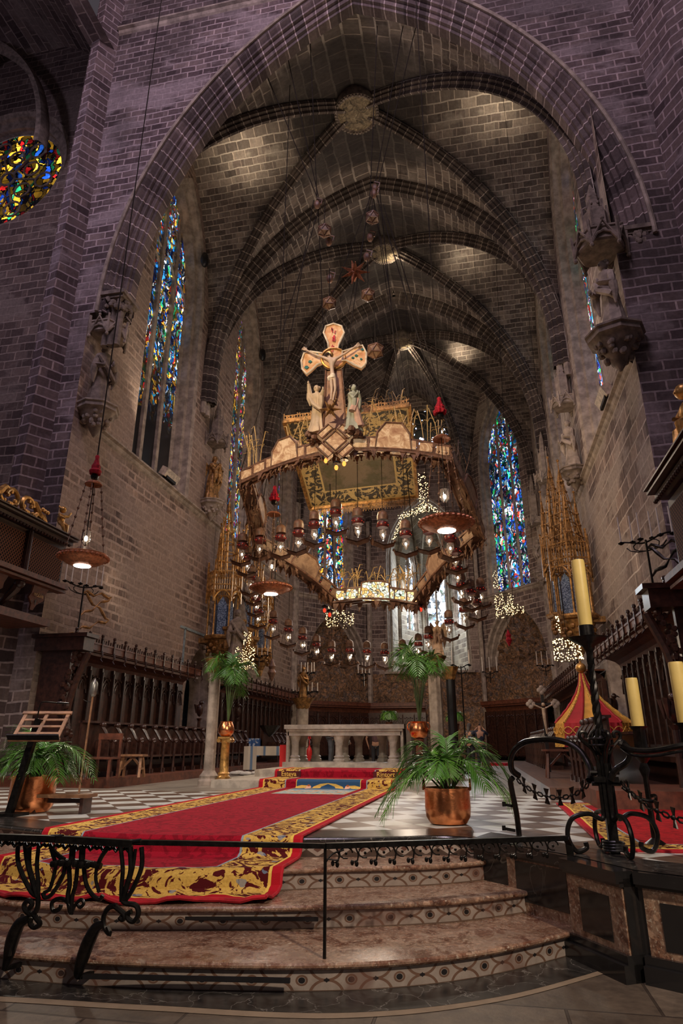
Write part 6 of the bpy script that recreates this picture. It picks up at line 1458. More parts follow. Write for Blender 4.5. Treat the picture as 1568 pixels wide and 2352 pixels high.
def chain(label, pts, n):
    t = thing('iron_chain', label, 'chain', pts[0]); pts = L3([Vector(p) - Vector(pts[0]) for p in pts], 20); L = [0]
    for a, c in zip(pts, pts[1:]): L.append(L[-1] + (c - a).length)
    def at(s_):
        for i in range(len(pts) - 1):
            if L[i + 1] >= s_: return pts[i].lerp(pts[i + 1], (s_ - L[i]) / max(1e-6, L[i + 1] - L[i]))
        return pts[-1]
    for k in range(n):
        a, c = at(L[-1] * (k + .02) / n), at(L[-1] * (k + .98) / n); m_ = (a + c) / 2; d = (c - a).normalized(); up = Vector((0, 0, 1)); w_ = (c - a).length
        b = MB()
        if k % 2 == 0:
            for s_ in (-1, 1): b.tube([a, a.lerp(c, .25) + up * .018 * s_, a.lerp(c, .75) + up * .018 * s_, c], .008, 6)
            b.build('link', IR, t, True)
        else:
            b.bar(a, c, .018, .012); 
            for s_ in (-1, 1): q = [m_ + up * s_ * .012 - d * .008, m_ + up * s_ * .075 - d * .035, m_ + up * s_ * .075 + d * .035, m_ + up * s_ * .012 + d * .008]; b.prism(q, Vector((-d.y, d.x, 0)) * .012, None)
            b.ball(m_, .02, 6, 5); b.build('cross_link', IR, t)
    return t
chain('black iron chain of cross-shaped links hanging under the arched rail', A3([(1186, 1790), (1215, 1812), (1250, 1828), (1290, 1832), (1325, 1822), (1352, 1800)], Yf - .1, yc + .1), 13)
q = A3([(1425, 1795), (1450, 1822), (1485, 1850), (1530, 1872), (1568, 1885), (1640, 1898)], yc, 5.6); q[0] = py(1425, 1795, yc)
chain('black iron chain of crosses running to the right edge of the photo', q, 11)
t3 = thing('iron_rail', 'curved iron rail leaving the candle stand to the right edge of the photo', 'railing', base + Vector((0, 0, zj))); O = base + Vector((0, 0, zj))
b = MB(); pts = [rel(p) for p in A3([(1402, 1792), (1412, 1770), (1440, 1750), (1446, 1728), (1430, 1705), (1424, 1712)], yc, yc - .1)]; b.tube(L3(pts, 5), .03, 8); b.build('swan_neck', IR, t3, True)
pts = [rel(p) for p in A3([(1424, 1706), (1450, 1722), (1500, 1724), (1568, 1712), (1700, 1690)], yc - .05, 6.3)]; b = MB(); b.tube(L3(pts, 5), .026, 8); b.tube([p + Vector((0, 0, -.045)) for p in L3(pts, 5)], .012, 6); b.build('curved_rail', IR, t3, True)
pts = [rel(p) for p in A3([(1428, 1808), (1460, 1830), (1490, 1840), (1505, 1838), (1504, 1828), (1496, 1828)], yc - .02, yc - .2)]; b = MB(); b.tube(L3(pts, 5), .016, 7); b.build('scroll', IR, t3, True)
# two more candle holders on the rail
for (uc, vb, vt, uh, vh, Y, lab) in ((1465, 1668, 1556, 1470, 1712, 7.6, 'yellow candle in an iron cup, second from the tall stand'), (1574, 1660, 1519, 1580, 1712, 6.7, 'yellow candle cut off by the right edge of the photo')):
    p = py(uc, vb, Y); h0 = Pz(uc, 1960, ZF); tt = thing('candle_holder', 'black iron cup and stem of the candle %s' % ('second from the tall stand' if Y > 7 else 'at the right edge of the photo'), 'candle holder', (p.x, Y, ZF)); z_ = p.z - ZF
    b = MB(); b.lathe([(.1, 0), (.1, .03), (.03, .08), (.025, z_ - .5), (.05, z_ - .42), (.03, z_ - .36), (.075, z_ - .3), (.06, z_ - .26), (.055, z_ - .04), (.085, z_)], n=12, fold=.1, nf=4); b.build('stem', IR, tt, True)
    candle(lab, (p.x, Y, p.z), py(uc, vt, Y).z - p.z, .062 if Y > 7 else .066)
# --- striped processional tent (umbrella) in the right stalls
tp = Py(1335, 1548, 19.0); zr = Py(1365, 1662, 19).z; zb_ = Py(1365, 1700, 19).z; Rt = 85 * scl(Py(1367, 1680, 19)); cx_ = Py(1366, 1700, 19).x
t = thing('processional_tent', 'half-open conical tent umbrella of crimson and yellow silk with fringes', 'tent', (cx_, 19.0, ZF + .2)); z0 = ZF + .2
MT['silkr'] = plain('crimson_silk', (.36, .012, .02), .7, var=.2, scale=3); MT['silky'] = plain('yellow_silk', (.62, .30, .045), .7, var=.2, scale=3); MT['fringe'] = plain('gold_fringe', (.6, .33, .06), .8, var=.5, scale=30)
ngo = 12; lean = Vector((tp.x - cx_, 0, 0))
for k in range(ngo):
    b = MB(); q0, q1 = 2 * PI * k / ngo + .1, 2 * PI * (k + 1) / ngo + .1; H0, H1, H2 = tp.z - z0, zr - z0, zb_ - z0; n = 10; mm = 4
    def pt(s_, w_):
        q = q0 + (q1 - q0) * w_; r_ = Rt * (.05 + .95 * (s_ ** 1.35)) * (1 - .05 * math.sin(PI * w_)); sag = .18 * math.sin(PI * s_)
        return Vector((r_ * math.cos(q), r_ * math.sin(q), H0 + (H1 - H0) * (s_ ** .8))) + lean * (1 - s_)
    for i in range(n):
        for j in range(mm): b.quad(pt(i / n, j / mm), pt((i + 1) / n, j / mm), pt((i + 1) / n, (j + 1) / mm), pt(i / n, (j + 1) / mm))
    b.build('gore', MT['silkr'] if k % 2 else MT['silky'], t, True)
    b = MB()
    for j in range(8):
        a = pt(1, j / 8); c = pt(1, (j + 1) / 8); w0 = .03 * math.sin(j * 2.4); w1 = .03 * math.sin((j + 1) * 2.4); f_ = lambda p, w_: Vector((p.x * (1.03 + w_), p.y * (1.03 + w_), H2 - .05))
        b.quad(a, c, f_(c, w1), f_(a, w0))
    b.build('valance', MT['silkr'] if k % 2 else MT['silky'], t, True)
    b = MB(); b.tube([pt(i / 12, 0) * 1.0 + Vector((0, 0, .01 + .02 * (i % 2))) for i in range(13)], .035, 6); b.build('seam_fringe', MT['fringe'] if k % 2 else MT['silkr'], t, True)
    b = MB()
    for j in range(14): a = pt(1, j / 14); b.bar((a.x * 1.035, a.y * 1.035, H2 - .05), (a.x * 1.04, a.y * 1.04, H2 - .17), .03)
    b.build('fringe', MT['fringe'] if not k % 2 else MT['silkr'], t)
    b = MB()
    for s_ in (-1, 1): b.tube([pt(1, j / 10) * 1.0 + Vector((pt(1, j / 10).x * .05, pt(1, j / 10).y * .05, -.18 + s_ * .09 * math.sin(2 * PI * j / 10))) for j in range(11)], .012, 5)
    b.build('gold_cord', MT['fringe'], t, True)
b = MB(); b.ball(lean + Vector((0, 0, tp.z - z0 + .16)), .14, 14, 10); b.build('ball_finial', MT['gold'], t, True); b = MB(); b.bar(lean + Vector((0, 0, tp.z - z0 + .3)), lean + Vector((0, 0, tp.z - z0 + .62)), .05); b.bar(lean + Vector((-.12, 0, tp.z - z0 + .5)), lean + Vector((.12, 0, tp.z - z0 + .5)), .05); b.build('cross_finial', MT['gold'], t)
b = MB(); b.cyl((0, 0, 0), lean + Vector((0, 0, tp.z - z0)), .04); b.build('pole', MT['woodr'], t)
# processional cross standing on the right
p = Py(1247, 1625, 21.0); t = thing('processional_cross', 'dark crucifix with pale figure and white lobed ends before the right stalls', 'crucifix', (p.x, 21.0, ZF)); z_ = p.z - ZF
s_ = scl(p); arm = 27 * s_; b = MB(); b.bar((0, 0, 0), (0, 0, z_ + .45), .09, .06); b.bar((-arm, 0, z_ + .1), (arm, 0, z_ + .1), .09, .06); b.build('cross', MT['black'], t)
for (x, z) in ((-arm, z_ + .1), (arm, z_ + .1), (0, z_ + .5)):
    b = MB(); [b.ball((x + dx, -.02, z + dz), .075, 8, 6, (1, .5, 1)) for dx, dz in ((.07, 0), (-.07, 0), (0, .07), (0, -.07))]; b.build('lobed_end', MT['stone'], t, True)
b = MB(); b.tube([(-arm * .75, -.06, z_ + .08), (0, -.08, z_ - .05), (arm * .75, -.06, z_ + .08)], .025, 6); b.tube([(0, -.08, z_ - .02), (0, -.1, z_ - .3), (.03, -.08, z_ - .75)], [.06, .05, .025], 8); b.ball((0, -.1, z_ + .08), .055, 8, 6); b.build('figure', plain('ivory_figure', (.42, .30, .2), .5), t, True)

# --- people: one skinned body each, clothes as children
SKIN = plain('skin', (.42, .22, .14), .55, var=.08)
def skinned(name, verts, edges, radii, mat, parent, root=0, sub=1):
    me = bpy.data.meshes.new(name); me.from_pydata([tuple(v) for v in verts], edges, []); me.materials.append(mat); o = bpy.data.objects.new(name, me); COL.objects.link(o); o.parent = parent
    md = o.modifiers.new('skin', 'SKIN'); md.use_smooth_shade = True
    for i, r_ in enumerate(radii):
        rr_ = r_ if isinstance(r_, tuple) else (r_, r_); me.skin_vertices[0].data[i].radius = rr_; me.skin_vertices[0].data[i].use_root = (i == root)
    if sub: s2 = o.modifiers.new('smooth', 'SUBSURF'); s2.levels = sub; s2.render_levels = sub
    return o
def person(label, loc_, rz, J, shirt, trousers, hair, props=None, hairlen=0):
    """J: joints in metres, x right, y forward (front of the body is -y)"""
    t = thing('person', label, 'person', loc_, rz); N = ['pelvis', 'waist', 'chest', 'neck', 'head0', 'head1', 'shL', 'elL', 'wrL', 'shR', 'elR', 'wrR', 'hipL', 'knL', 'anL', 'toL', 'hipR', 'knR', 'anR', 'toR']
    vs = [Vector(J[n_]) for n_ in N]; ix = {n_: i for i, n_ in enumerate(N)}
    ed = [(0, 1), (1, 2), (2, 3), (3, 4), (4, 5), (2, 6), (6, 7), (7, 8), (2, 9), (9, 10), (10, 11), (0, 12), (12, 13), (13, 14), (14, 15), (0, 16), (16, 17), (17, 18), (18, 19)]
    rd = [(.15, .11), (.135, .1), (.15, .105), .055, .085, .07, .06, .042, .028, .06, .042, .028, .09, .058, .04, .035, .09, .058, .04, .035]
    for sd_ in 'LR':                                       # palm and five separate fingers
        w_ = vs[ix['wr' + sd_]]; d = (w_ - vs[ix['el' + sd_]]).normalized(); sde = d.cross(Vector((0, 0, 1)) if abs(d.z) < .9 else Vector((1, 0, 0))).normalized()
        vs.append(w_ + d * .05); ip = len(vs) - 1; ed.append((ix['wr' + sd_], ip)); rd.append((.036, .018))
        for k in range(4):
            o_ = (k - 1.5) * .018; ln = (.062, .075, .07, .055)[k]; vs += [w_ + d * .085 + sde * o_, w_ + d * (.085 + ln * .6) + sde * o_ + Vector((0, 0, -.008)), w_ + d * (.085 + ln) + sde * o_ + Vector((0, 0, -.022))]; j = len(vs) - 3; ed += [(ip, j), (j, j + 1), (j + 1, j + 2)]; rd += [.0095, .009, .0075]
        vs += [w_ + d * .05 + sde * .035, w_ + d * .085 + sde * .052]; j = len(vs) - 2; ed += [(ip, j), (j, j + 1)]; rd += [.011, .009]
    skinned('body', vs, ed, rd, SKIN, t)
    P_ = lambda *n_: [Vector(J[k]) for k in n_]
    lp = lambda a, c, u_: Vector(J[a]).lerp(Vector(J[c]), u_)
    sv = P_('pelvis', 'waist', 'chest') + [lp('chest', 'neck', .75)] + P_('shL') + [lp('shL', 'elL', .85)] + P_('shR') + [lp('shR', 'elR', .85)]
    skinned('shirt', sv, [(0, 1), (1, 2), (2, 3), (2, 4), (4, 5), (2, 6), (6, 7)], [(.17, .125), (.155, .115), (.175, .125), (.07, .07), .078, .06, .078, .06], shirt, t)
    tv = [lp('pelvis', 'waist', .3)] + P_('hipL', 'knL') + [lp('knL', 'anL', .95)] + P_('hipR', 'knR') + [lp('knR', 'anR', .95)]
    skinned('trousers', tv, [(0, 1), (1, 2), (2, 3), (0, 4), (4, 5), (5, 6)], [(.16, .12), .105, .075, .058, .105, .075, .058], trousers, t)
    for s_ in 'LR':
        b = MB(); a = Vector(J['an' + s_]); c = Vector(J['to' + s_]); b.tube([a + (a - c) * .3 + Vector((0, 0, -.02)), a + Vector((0, 0, -.015)), c + Vector((0, 0, .01)), c + (c - a) * .15], [.04, .055, .045, .02], 8); b.build('shoe', MT['black'], t, True)
    h = Vector(J['head1']); hd = (h - Vector(J['head0'])).normalized()
    if hair:
        b = MB(); b.ball(h + Vector((0, .02, .005)), .098, 12, 9, (.92, 1.0, 1.0)); 
        if hairlen: b.tube([h + Vector((0, .06, -.02)), h + Vector((0, .09, -.12)), h + Vector((0, .09, -.12 - hairlen))], [.08, .075, .03], 10)
        b.build('hair', hair, t, True)
    b = MB(); f0 = h + Vector((0, -.07, -.035)); b.ball(f0 + Vector((0, -.018, 0)), .013, 6, 5, (1, 1.2, 1.6)); b.ball(f0 + Vector((0, -.004, -.038)), .016, 6, 4, (1.4, .5, .5)); 
    for s_ in (-1, 1): b.ball(h + Vector((s_ * .082, .0, -.03)), .02, 6, 5, (.5, 1, 1.5)); b.ball(f0 + Vector((s_ * .03, .004, .022)), .012, 6, 4)
    b.build('face_features', SKIN, t, True); return t
def stand(**kw):
    J = dict(pelvis=(0, 0, .95), waist=(0, .01, 1.12), chest=(0, .01, 1.34), neck=(0, .01, 1.5), head0=(0, -.005, 1.58), head1=(0, -.02, 1.66), shL=(.18, .01, 1.42), elL=(.24, .02, 1.14), wrL=(.25, -.05, .9), shR=(-.18, .01, 1.42), elR=(-.24, .02, 1.14), wrR=(-.25, -.05, .9), hipL=(.09, 0, .88), knL=(.1, -.01, .5), anL=(.1, .02, .1), toL=(.11, -.12, .04), hipR=(-.09, 0, .88), knR=(-.1, -.01, .5), anR=(-.1, .02, .1), toR=(-.11, -.12, .04)); J.update(kw); return J
BK = plain('dark_cotton', (.025, .025, .032), .85, var=.3); NV = plain('navy_cotton', (.02, .024, .045), .85, var=.3); GY = plain('slate_jacket', (.075, .08, .095), .8, var=.25); MV = plain('mauve_shirt', (.11, .055, .06), .85, var=.3)
GH = plain('grey_hair', (.22, .2, .18), .8); DH = plain('dark_hair', (.03, .02, .015), .7); GYH = plain('greying_long_hair', (.1, .09, .085), .8)
Yp = 27.5; a = Py(1107, 1762, Yp); zf_ = Py(1107, 1764, Yp).z
hgt = Py(1107, 1667, Yp).z - zf_
person('bald person in a dark t-shirt seen from behind, holding up a camera', (a.x, Yp, ZF + .0), PI, stand(elL=(.34, -.12, 1.28), wrL=(.16, -.3, 1.52), elR=(-.34, -.12, 1.28), wrR=(-.16, -.3, 1.52)), NV, BK, None)
person('person with long greying hair and patterned dark top left of the one photographing', (Py(1083, 1762, Yp + .3).x, Yp + .3, ZF), PI * .8, stand(), GY, BK, GYH, hairlen=.16)
b = MB(); b.box((0, 0, 0), (.14, .07, .1)); b.cyl((0, .03, 0), (0, .13, 0), .035, n=12); b.box((0, 0, .09), (.05, .06, .08)); o = b.build('camera_in_hands', MT['black']); o.location = (a.x, Yp + .33, ZF + 1.6); tag(o, 'black camera with flash held up by the bald person', 'camera')
person('person in a mauve shirt and black trousers bending behind the altar, hands at the hips', (Py(863, 1700, 25).x, 25, ZF), PI, stand(elL=(.36, .02, 1.16), wrL=(.3, -.02, .94), elR=(-.36, .02, 1.16), wrR=(-.3, -.02, .94), chest=(0, .0, 1.3), neck=(0, -.06, 1.46), head0=(0, -.1, 1.53), head1=(0, -.14, 1.6)), MV, BK, DH)
Jb = stand(waist=(0, -.1, 1.02), chest=(0, -.32, 1.0), neck=(0, -.48, .9), head0=(0, -.56, .84), head1=(0, -.6, .78), shL=(.17, -.36, .98), elL=(.2, -.42, .7), wrL=(.15, -.46, .46), shR=(-.17, -.36, .98), elR=(-.2, -.42, .7), wrR=(-.15, -.46, .46))
person('person in a slate grey jacket doubled over, seen under the altar table', (Py(760, 1700, 23.0).x, 23.0, ZP - .1), PI * .5, Jb, GY, GY, GH)
# --- small things behind the altar
p = Py(710, 1735, 22.0); t = thing('fire_extinguisher', 'red fire extinguisher under a red sign seen through the altar columns', 'fire extinguisher', (p.x, 22.0, ZP)); b = MB(); b.lathe([(.08, 0), (.09, .03), (.09, .42), (.06, .5), (.03, .54), (.03, .58)], n=14); b.build('cylinder', plain('signal_red', (.5, .015, .015), .35, var=.05), t, True); b = MB(); b.bar((0, 0, .58), (.1, 0, .62), .025); b.tube([(0, 0, .57), (-.12, 0, .5), (-.14, 0, .3)], .012, 6); b.build('valve', MT['black'], t)
b = MB(); b.box((0, 0, 1.0), (.2, .02, .42)); b.bar((0, 0, .5), (0, 0, .9), .02); b.build('sign', bpy.data.materials['signal_red'], t); b = MB(); b.box((-.045, -.014, 1.05), (.05, .01, .16)); b.box((.045, -.014, 1.05), (.05, .01, .16)); b.build('pictogram', MT['white'], t)
p = Py(650, 1738, 21.0); b = MB(); b.box((0, 0, .3), (.2, .06, .6)); o = b.build('red_screen', bpy.data.materials['signal_red']); o.location = (Py(650, 1740, 19.4).x, 19.4, ZP); tag(o, 'plain red upright panel at the left end of the altar', 'screen')
p = Py(618, 1750, 22.5); t = thing('covered_table', 'small table with a striped cream cloth and objects, left of the altar', 'table', (p.x, 22.5, ZF)); s_ = MB(); s_.box((0, 0, .86), (1.5, .8, .04)); s_.build('top', MT['woodl'], t)
for sx in (-1, 1):
    for sy in (-1, 1): b = MB(); b.box((sx * .65, sy * .33, .42), (.06, .06, .84)); b.build('leg', MT['wood'], t)
m = M('striped_cloth', .85); u, v, w_ = m.xyz(m.coord('Object')); m.color(m.mix(((u * 2.2).fract() > .82), (.5, .42, .33), (.12, .18, .28))); b = MB(); b.box((0, 0, .885), (1.54, .84, .012))
for k in range(10): x0_, x1_ = -.77 + .154 * k, -.77 + .154 * (k + 1); b.quad((x0_, -.42 - .02 * (k % 2), .885), (x1_, -.42 - .02 * ((k + 1) % 2), .885), (x1_, -.44 + .03 * (k % 2), .6 if k > 2 else .15), (x0_, -.44 + .03 * ((k + 1) % 2), .6 if k > 2 else .15))
o = b.build('table_cloth', m.mat, None, True); o.location = (p.x, 22.5, ZF + .004); tag(o, 'cream cloth with blue stripes on the small table left of the altar', 'cloth')
b = MB(); rg = random.Random(8)
for k in range(14): b.ball((rg.uniform(-.5, .6), rg.uniform(-.2, .2), .05 + rg.uniform(0, .05)), rg.uniform(.05, .13), 7, 5, (1.6, 1, .5))
o = b.build('crumpled_linen', MT['linen'], None, True); o.location = (p.x - .4, 21.7, ZF); tag(o, 'heap of crumpled white linen on the floor before the small table', 'linen')
m = M('blue_pattern_cloth', .85); g_ = m.voro(m.coord('Object'), 12); m.color(m.mix(m.xyz(g_)[0] > .6, (.05, .13, .32), (.45, .5, .55))); p = Py(583, 1722, 24.5); b = MB()
for k in range(6): x0_ = -.22 + .075 * k; b.quad((x0_, .03 * (k % 2), .55), (x0_ + .075, .03 * ((k + 1) % 2), .55), (x0_ + .12, .03 * ((k + 1) % 2), -.2 + .03 * k), (x0_ + .045, .03 * (k % 2), -.2 + .03 * k))
o = b.build('blue_cloth', m.mat, None, True); o.location = (p.x, 24.5, p.z - .15); tag(o, 'blue and white patterned cloth hung over a stall left of the altar', 'cloth')
p = Py(492, 1690, 25.6); t = thing('reading_lamp', 'small lit warm reading lamp among the left stalls beside the copper vase', 'lamp', (p.x, 25.6, p.z - .5)); b = MB(); b.box((0, 0, .5), (.3, .12, .34)); b.build('shade', glow('warm_shade_glow', (1, .5, .18), 2.2), t); b = MB(); b.bar((0, 0, -.6), (0, 0, .35), .03); b.build('stem', IR, t)
b = MB(); b.box((0, 0, .06), (3.2, 1.3, .12)); o = b.build('red_carpet_strip', MT['velvet']); p = Pz(1190, 1762, ZF); o.location = (p.x, p.y + 2.5, ZF + .0); tag(o, 'narrow red carpeted step crossing behind the right palm', 'carpet')
# ================================================================== the hanging crown and everything on cords
MT['parch'] = None
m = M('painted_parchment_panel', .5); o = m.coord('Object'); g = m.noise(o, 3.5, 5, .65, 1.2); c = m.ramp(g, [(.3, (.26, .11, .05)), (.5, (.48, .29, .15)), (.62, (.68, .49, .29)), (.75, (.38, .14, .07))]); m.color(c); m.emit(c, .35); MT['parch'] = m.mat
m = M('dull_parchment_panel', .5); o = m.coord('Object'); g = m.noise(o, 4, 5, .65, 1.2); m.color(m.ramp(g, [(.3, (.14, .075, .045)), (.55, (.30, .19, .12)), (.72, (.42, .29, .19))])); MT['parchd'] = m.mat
m = M('backlit_glass_mosaic', .4); o = m.coord('Object'); d_ = m.voro(o, 9, 'DISTANCE_TO_EDGE', 'Distance'); h_, s2, _ = m.xyz(m.voro(o, 9)); m.color((.02, .02, .02)); m.emit(m.ramp(h_, [(0, (.5, .75, .55)), (.3, (.95, .95, .8)), (.6, (1, .75, .3)), (.85, (.8, .4, .08)), (1, (.7, .85, .9))]), m.step(d_, .04, .08) * 1.3); MT['mosl'] = m.mat
MT['straw'] = plain('gilded_straw', (.48, .32, .12), .5, metal=.2, var=.3)
MT['crownw'] = plain('crown_timber', (.17, .085, .05), .5, var=.45, scale=8)
RV = [(552, 1108, 17.3), (768, 1035, 15.9), (1035, 1052, 16.7), (1108, 1235, 18.9), (962, 1392, 21.2), (768, 1388, 21.2), (588, 1262, 19.2)]
RP3 = [Py(*q) for q in RV]; RC = sum(RP3, Vector()) / 7
# plane of the ring and its upward normal
e1 = (RP3[2] - RP3[0]); e2 = (RP3[4] - RP3[0]); RN = e1.cross(e2).normalized(); RN = RN if RN.z > 0 else -RN
crown = thing('baldachin_crown', 'great tilted seven-sided crown of painted panels, leaves and gilded wheat hanging over the altar', 'baldachin', RC)
def beam(i, mat_p, big=.5, hgt=.34, npan=6):
    A, B = RP3[i] - RC, RP3[(i + 1) % 7] - RC; d = (B - A).normalized(); L = (B - A).length; up = Vector((0, 0, 1)); up = (up - d * up.dot(d)).normalized(); out = d.cross(up).normalized()
    if out.dot((A + B) / 2) < 0: out = -out
    P = lambda u, z, o: A + d * u + up * z + out * o; mt = Matrix((( d.x, out.x, up.x, 0), (d.y, out.y, up.y, 0), (d.z, out.z, up.z, 0), (0, 0, 0, 1)))
    arcf = lambda u: .16 * math.sin(PI * u / L)
    b = MB(); n = 16
    for k in range(n):
        u0, u1 = L * k / n, L * (k + 1) / n
        for (z, o_, w) in ((0, -.0, .09), (0, -.34, .07), (hgt, 0, .06), (hgt, -.3, .05), (-.07, .05, .06)): b.bar(P(u0, z + arcf(u0), o_), P(u1, z + arcf(u1), o_), w, .06)
        b.quad(P(u0, arcf(u0), .05), P(u1, arcf(u1), .05), P(u1, arcf(u1), -.36), P(u0, arcf(u0), -.36))
    for k in range(npan + 1): u = L * k / npan; b.bar(P(u, arcf(u), 0), P(u, arcf(u) + hgt, 0), .06)
    b.build('frame', MT['crownw'], crown)
    for k in range(npan):
        u0, u1 = L * k / npan + .05, L * (k + 1) / npan - .05; z0 = arcf((u0 + u1) / 2)
        if abs((k + .5) / npan - .5) < .5 / npan + .01 and big: continue
        for o_ in (.01, -.31): b = MB(); q = [P(u0, z0 + .04, o_), P(u1, z0 + .04, o_), P(u1, z0 + hgt - .04, o_), P(u0, z0 + hgt - .04, o_)]; b.prism(q, out * .02, None); b.build('painted_panel', mat_p, crown)
    if big:
        b = MB(); uc = L / 2; z0 = arcf(uc); w = .5; pts = [P(uc - w, z0 - .02, .05), P(uc + w, z0 - .02, .05), P(uc + w * .92, z0 + hgt + .12, .05), P(uc + w * .45, z0 + hgt + big, .05), P(uc - w * .45, z0 + hgt + big, .05), P(uc - w * .92, z0 + hgt + .12, .05)]
        b.prism(pts, -out * .4, None); b.build('large_panel', mat_p, crown); b = MB(); b.tube(pts, .035, 6, closed=True); b.tube([p - out * .4 for p in pts], .035, 6, closed=True); b.build('panel_frame', MT['crownw'], crown)
    rg = random.Random(i); b = MB()
    for k in range(int(L / .055)):                 # leaves, grapes and little bells under the beam
        u = rg.uniform(0, L); o_ = rg.uniform(-.38, .12); s_ = rg.uniform(.10, .22); p = P(u, arcf(u) - .06, o_); tl = p - Vector((rg.uniform(-.05, .05), rg.uniform(-.05, .05), s_ * 1.3)); sw = d * s_ * .5
        b.add([p - sw, p + sw, tl + out * .03], [(0, 1, 2)]); 
        if k % 3 == 0: b.ball(tl, .03, 5, 4)
    b.build('leaf_fringe', MT['crownw'], crown, False, 'stuff')
    return P, L, arcf, hgt
BM = []
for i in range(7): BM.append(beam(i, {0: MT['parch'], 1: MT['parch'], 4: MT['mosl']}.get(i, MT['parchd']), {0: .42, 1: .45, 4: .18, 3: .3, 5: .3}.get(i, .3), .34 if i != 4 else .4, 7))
def stalks(parent, origin, cnt, rg, h0, h1, spread=.25, r_=.012):
    b = MB()
    for k in range(cnt):
        p = origin(k); h_ = rg.uniform(h0, h1); lx, ly = rg.uniform(-spread, spread), rg.uniform(-spread, spread); tip = Vector(p) + Vector((lx, ly, h_))
        md = Vector(p) + Vector((lx * .3, ly * .3, h_ * .55)); q = tip + Vector((lx * .6, ly * .6, -h_ * .06 * (k % 3))); b.tube([p, md, tip, q], [r_, r_, r_ * 1.5, r_ * .7], 5); b.tube([md, md + Vector((.08, 0, h_ * .12)), md + Vector((.2 * (1 if k % 2 else -1), 0, h_ * .08))], r_ * .8, 4)
    o = b.build('wheat_stalks', MT['straw'], parent, True); return o
for i, cnt in ((0, 26), (1, 26), (2, 12), (3, 10), (4, 34), (5, 12), (6, 10)):
    P, L, af, hg = BM[i]; rg = random.Random(50 + i)
    if i in (2, 3, 5, 6):
        b = MB()
        for k in range(cnt): u = rg.uniform(0, L); p = P(u, af(u) + hg, -.15); q = p + Vector((rg.uniform(-.4, .4), rg.uniform(-.2, .2), rg.uniform(.5, 1.1))); b.tube([p, p.lerp(q, .5) + Vector((.05, 0, .05)), q], [.014, .01, .005], 5); b.tube([p.lerp(q, .5), p.lerp(q, .5) + Vector((rg.uniform(-.3, .3), 0, .3))], .006, 4)
        b.build('dry_twigs', MT['crownw'], crown, True, 'stuff')
    else: stalks(crown, lambda k: P(rg.uniform(.1, L - .1), af(L / 2) + hg - .05, rg.uniform(-.3, 0)), cnt, rg, .5, 1.25 if i != 4 else .9)
# diamond of panels at the front peak
dc = Py(770, 1012, 15.7) - RC; ddx = Vector((_c, _s, 0)); ddz = Vector((0, 0, 1)); sd = 48 * scl(dc + RC)
for (cx, cz, k, nm) in ((0, 0, .52, 'diamond_panel'), (-.52, .52, .42, 'diamond_panel'), (.52, .52, .42, 'diamond_panel'), (-.52, -.52, .42, 'diamond_panel'), (.52, -.52, .42, 'diamond_panel')):
    b = MB(); c0 = dc + ddx * cx * sd * .95 + ddz * cz * sd * .95; kx, kz = (k * sd * 1.0, k * sd * 1.0)
    if cx == 0: pts = [c0 + ddx * kx, c0 + ddz * kz, c0 - ddx * kx, c0 - ddz * kz]
    else:
        s1 = 1 if cx * cz > 0 else -1; d1 = (ddx - ddz * s1) * .5 * kx * 1.25; d2 = (ddx + ddz * s1) * .5 * kx * .55; pts = [c0 + d1 + d2, c0 - d1 + d2, c0 - d1 - d2, c0 + d1 - d2]
    b.prism(pts, Vector((-_s, _c, 0)) * .25, None); b.build(nm, MT['parch'], crown); b = MB(); b.tube(pts, .035, 6, closed=True); b.build('panel_frame', MT['crownw'], crown)
for (u, v, Y, nm) in ((748, 1058, 15.9, 'amber'), (790, 1065, 15.9, 'amber'), (772, 1074, 15.8, 'amber'), (745, 1402, 21.2, 'red'), (757, 1412, 21.2, 'red'), (966, 1400, 21.2, 'red')):
    b = MB(); p = Py(u, v, Y) - RC; b.ball(p, .055, 8, 6, (1, 1, 1.4)); b.build('coloured_lamp', MT[nm], crown, True); b = MB(); b.bar(p, p + Vector((0, 0, .3)), .02); b.lathe([(.12, .1), (.1, .16), (.02, .2)], p, 8); b.build('lamp_cap', IR, crown)
# cables
b = MB()
for (i, u, v) in ((0, 735, 470), (1, 850, 440), (2, 862, 440), (3, 880, 470), (6, 720, 460), (4, 870, 420), (5, 730, 470)):
    top = Py(u, v, 18.6); b.tube([RP3[i] - RC + Vector((0, 0, .4)), top - RC], .018, 5)
for (u0, v0, u1, v1) in ((735, 470, 607, 160), (735, 470, 660, 130), (728, 465, 712, 90), (850, 440, 866, 60), (858, 440, 925, 60), (866, 430, 955, 60)): b.tube([Py(u0, v0, 18.6) - RC, Py(u1, v1, 17.2) - RC], .018, 5)
b.build('suspension_cables', MT['rope'], crown)
b = MB()
for (u, v) in ((728, 470), (858, 445), (860, 432), (755, 555), (757, 640), (850, 545), (842, 590)): p = Py(u, v, 18.4) - RC; b.ball(p, .16, 7, 5, (.8, .8, 1.2)); b.tube([p + Vector((.15, 0, 0)), p + Vector((.2, 0, .2)), p + Vector((0, 0, .3))], .025, 5)
b.build('pulley_blocks', MT['crownw'], crown, True, 'stuff')
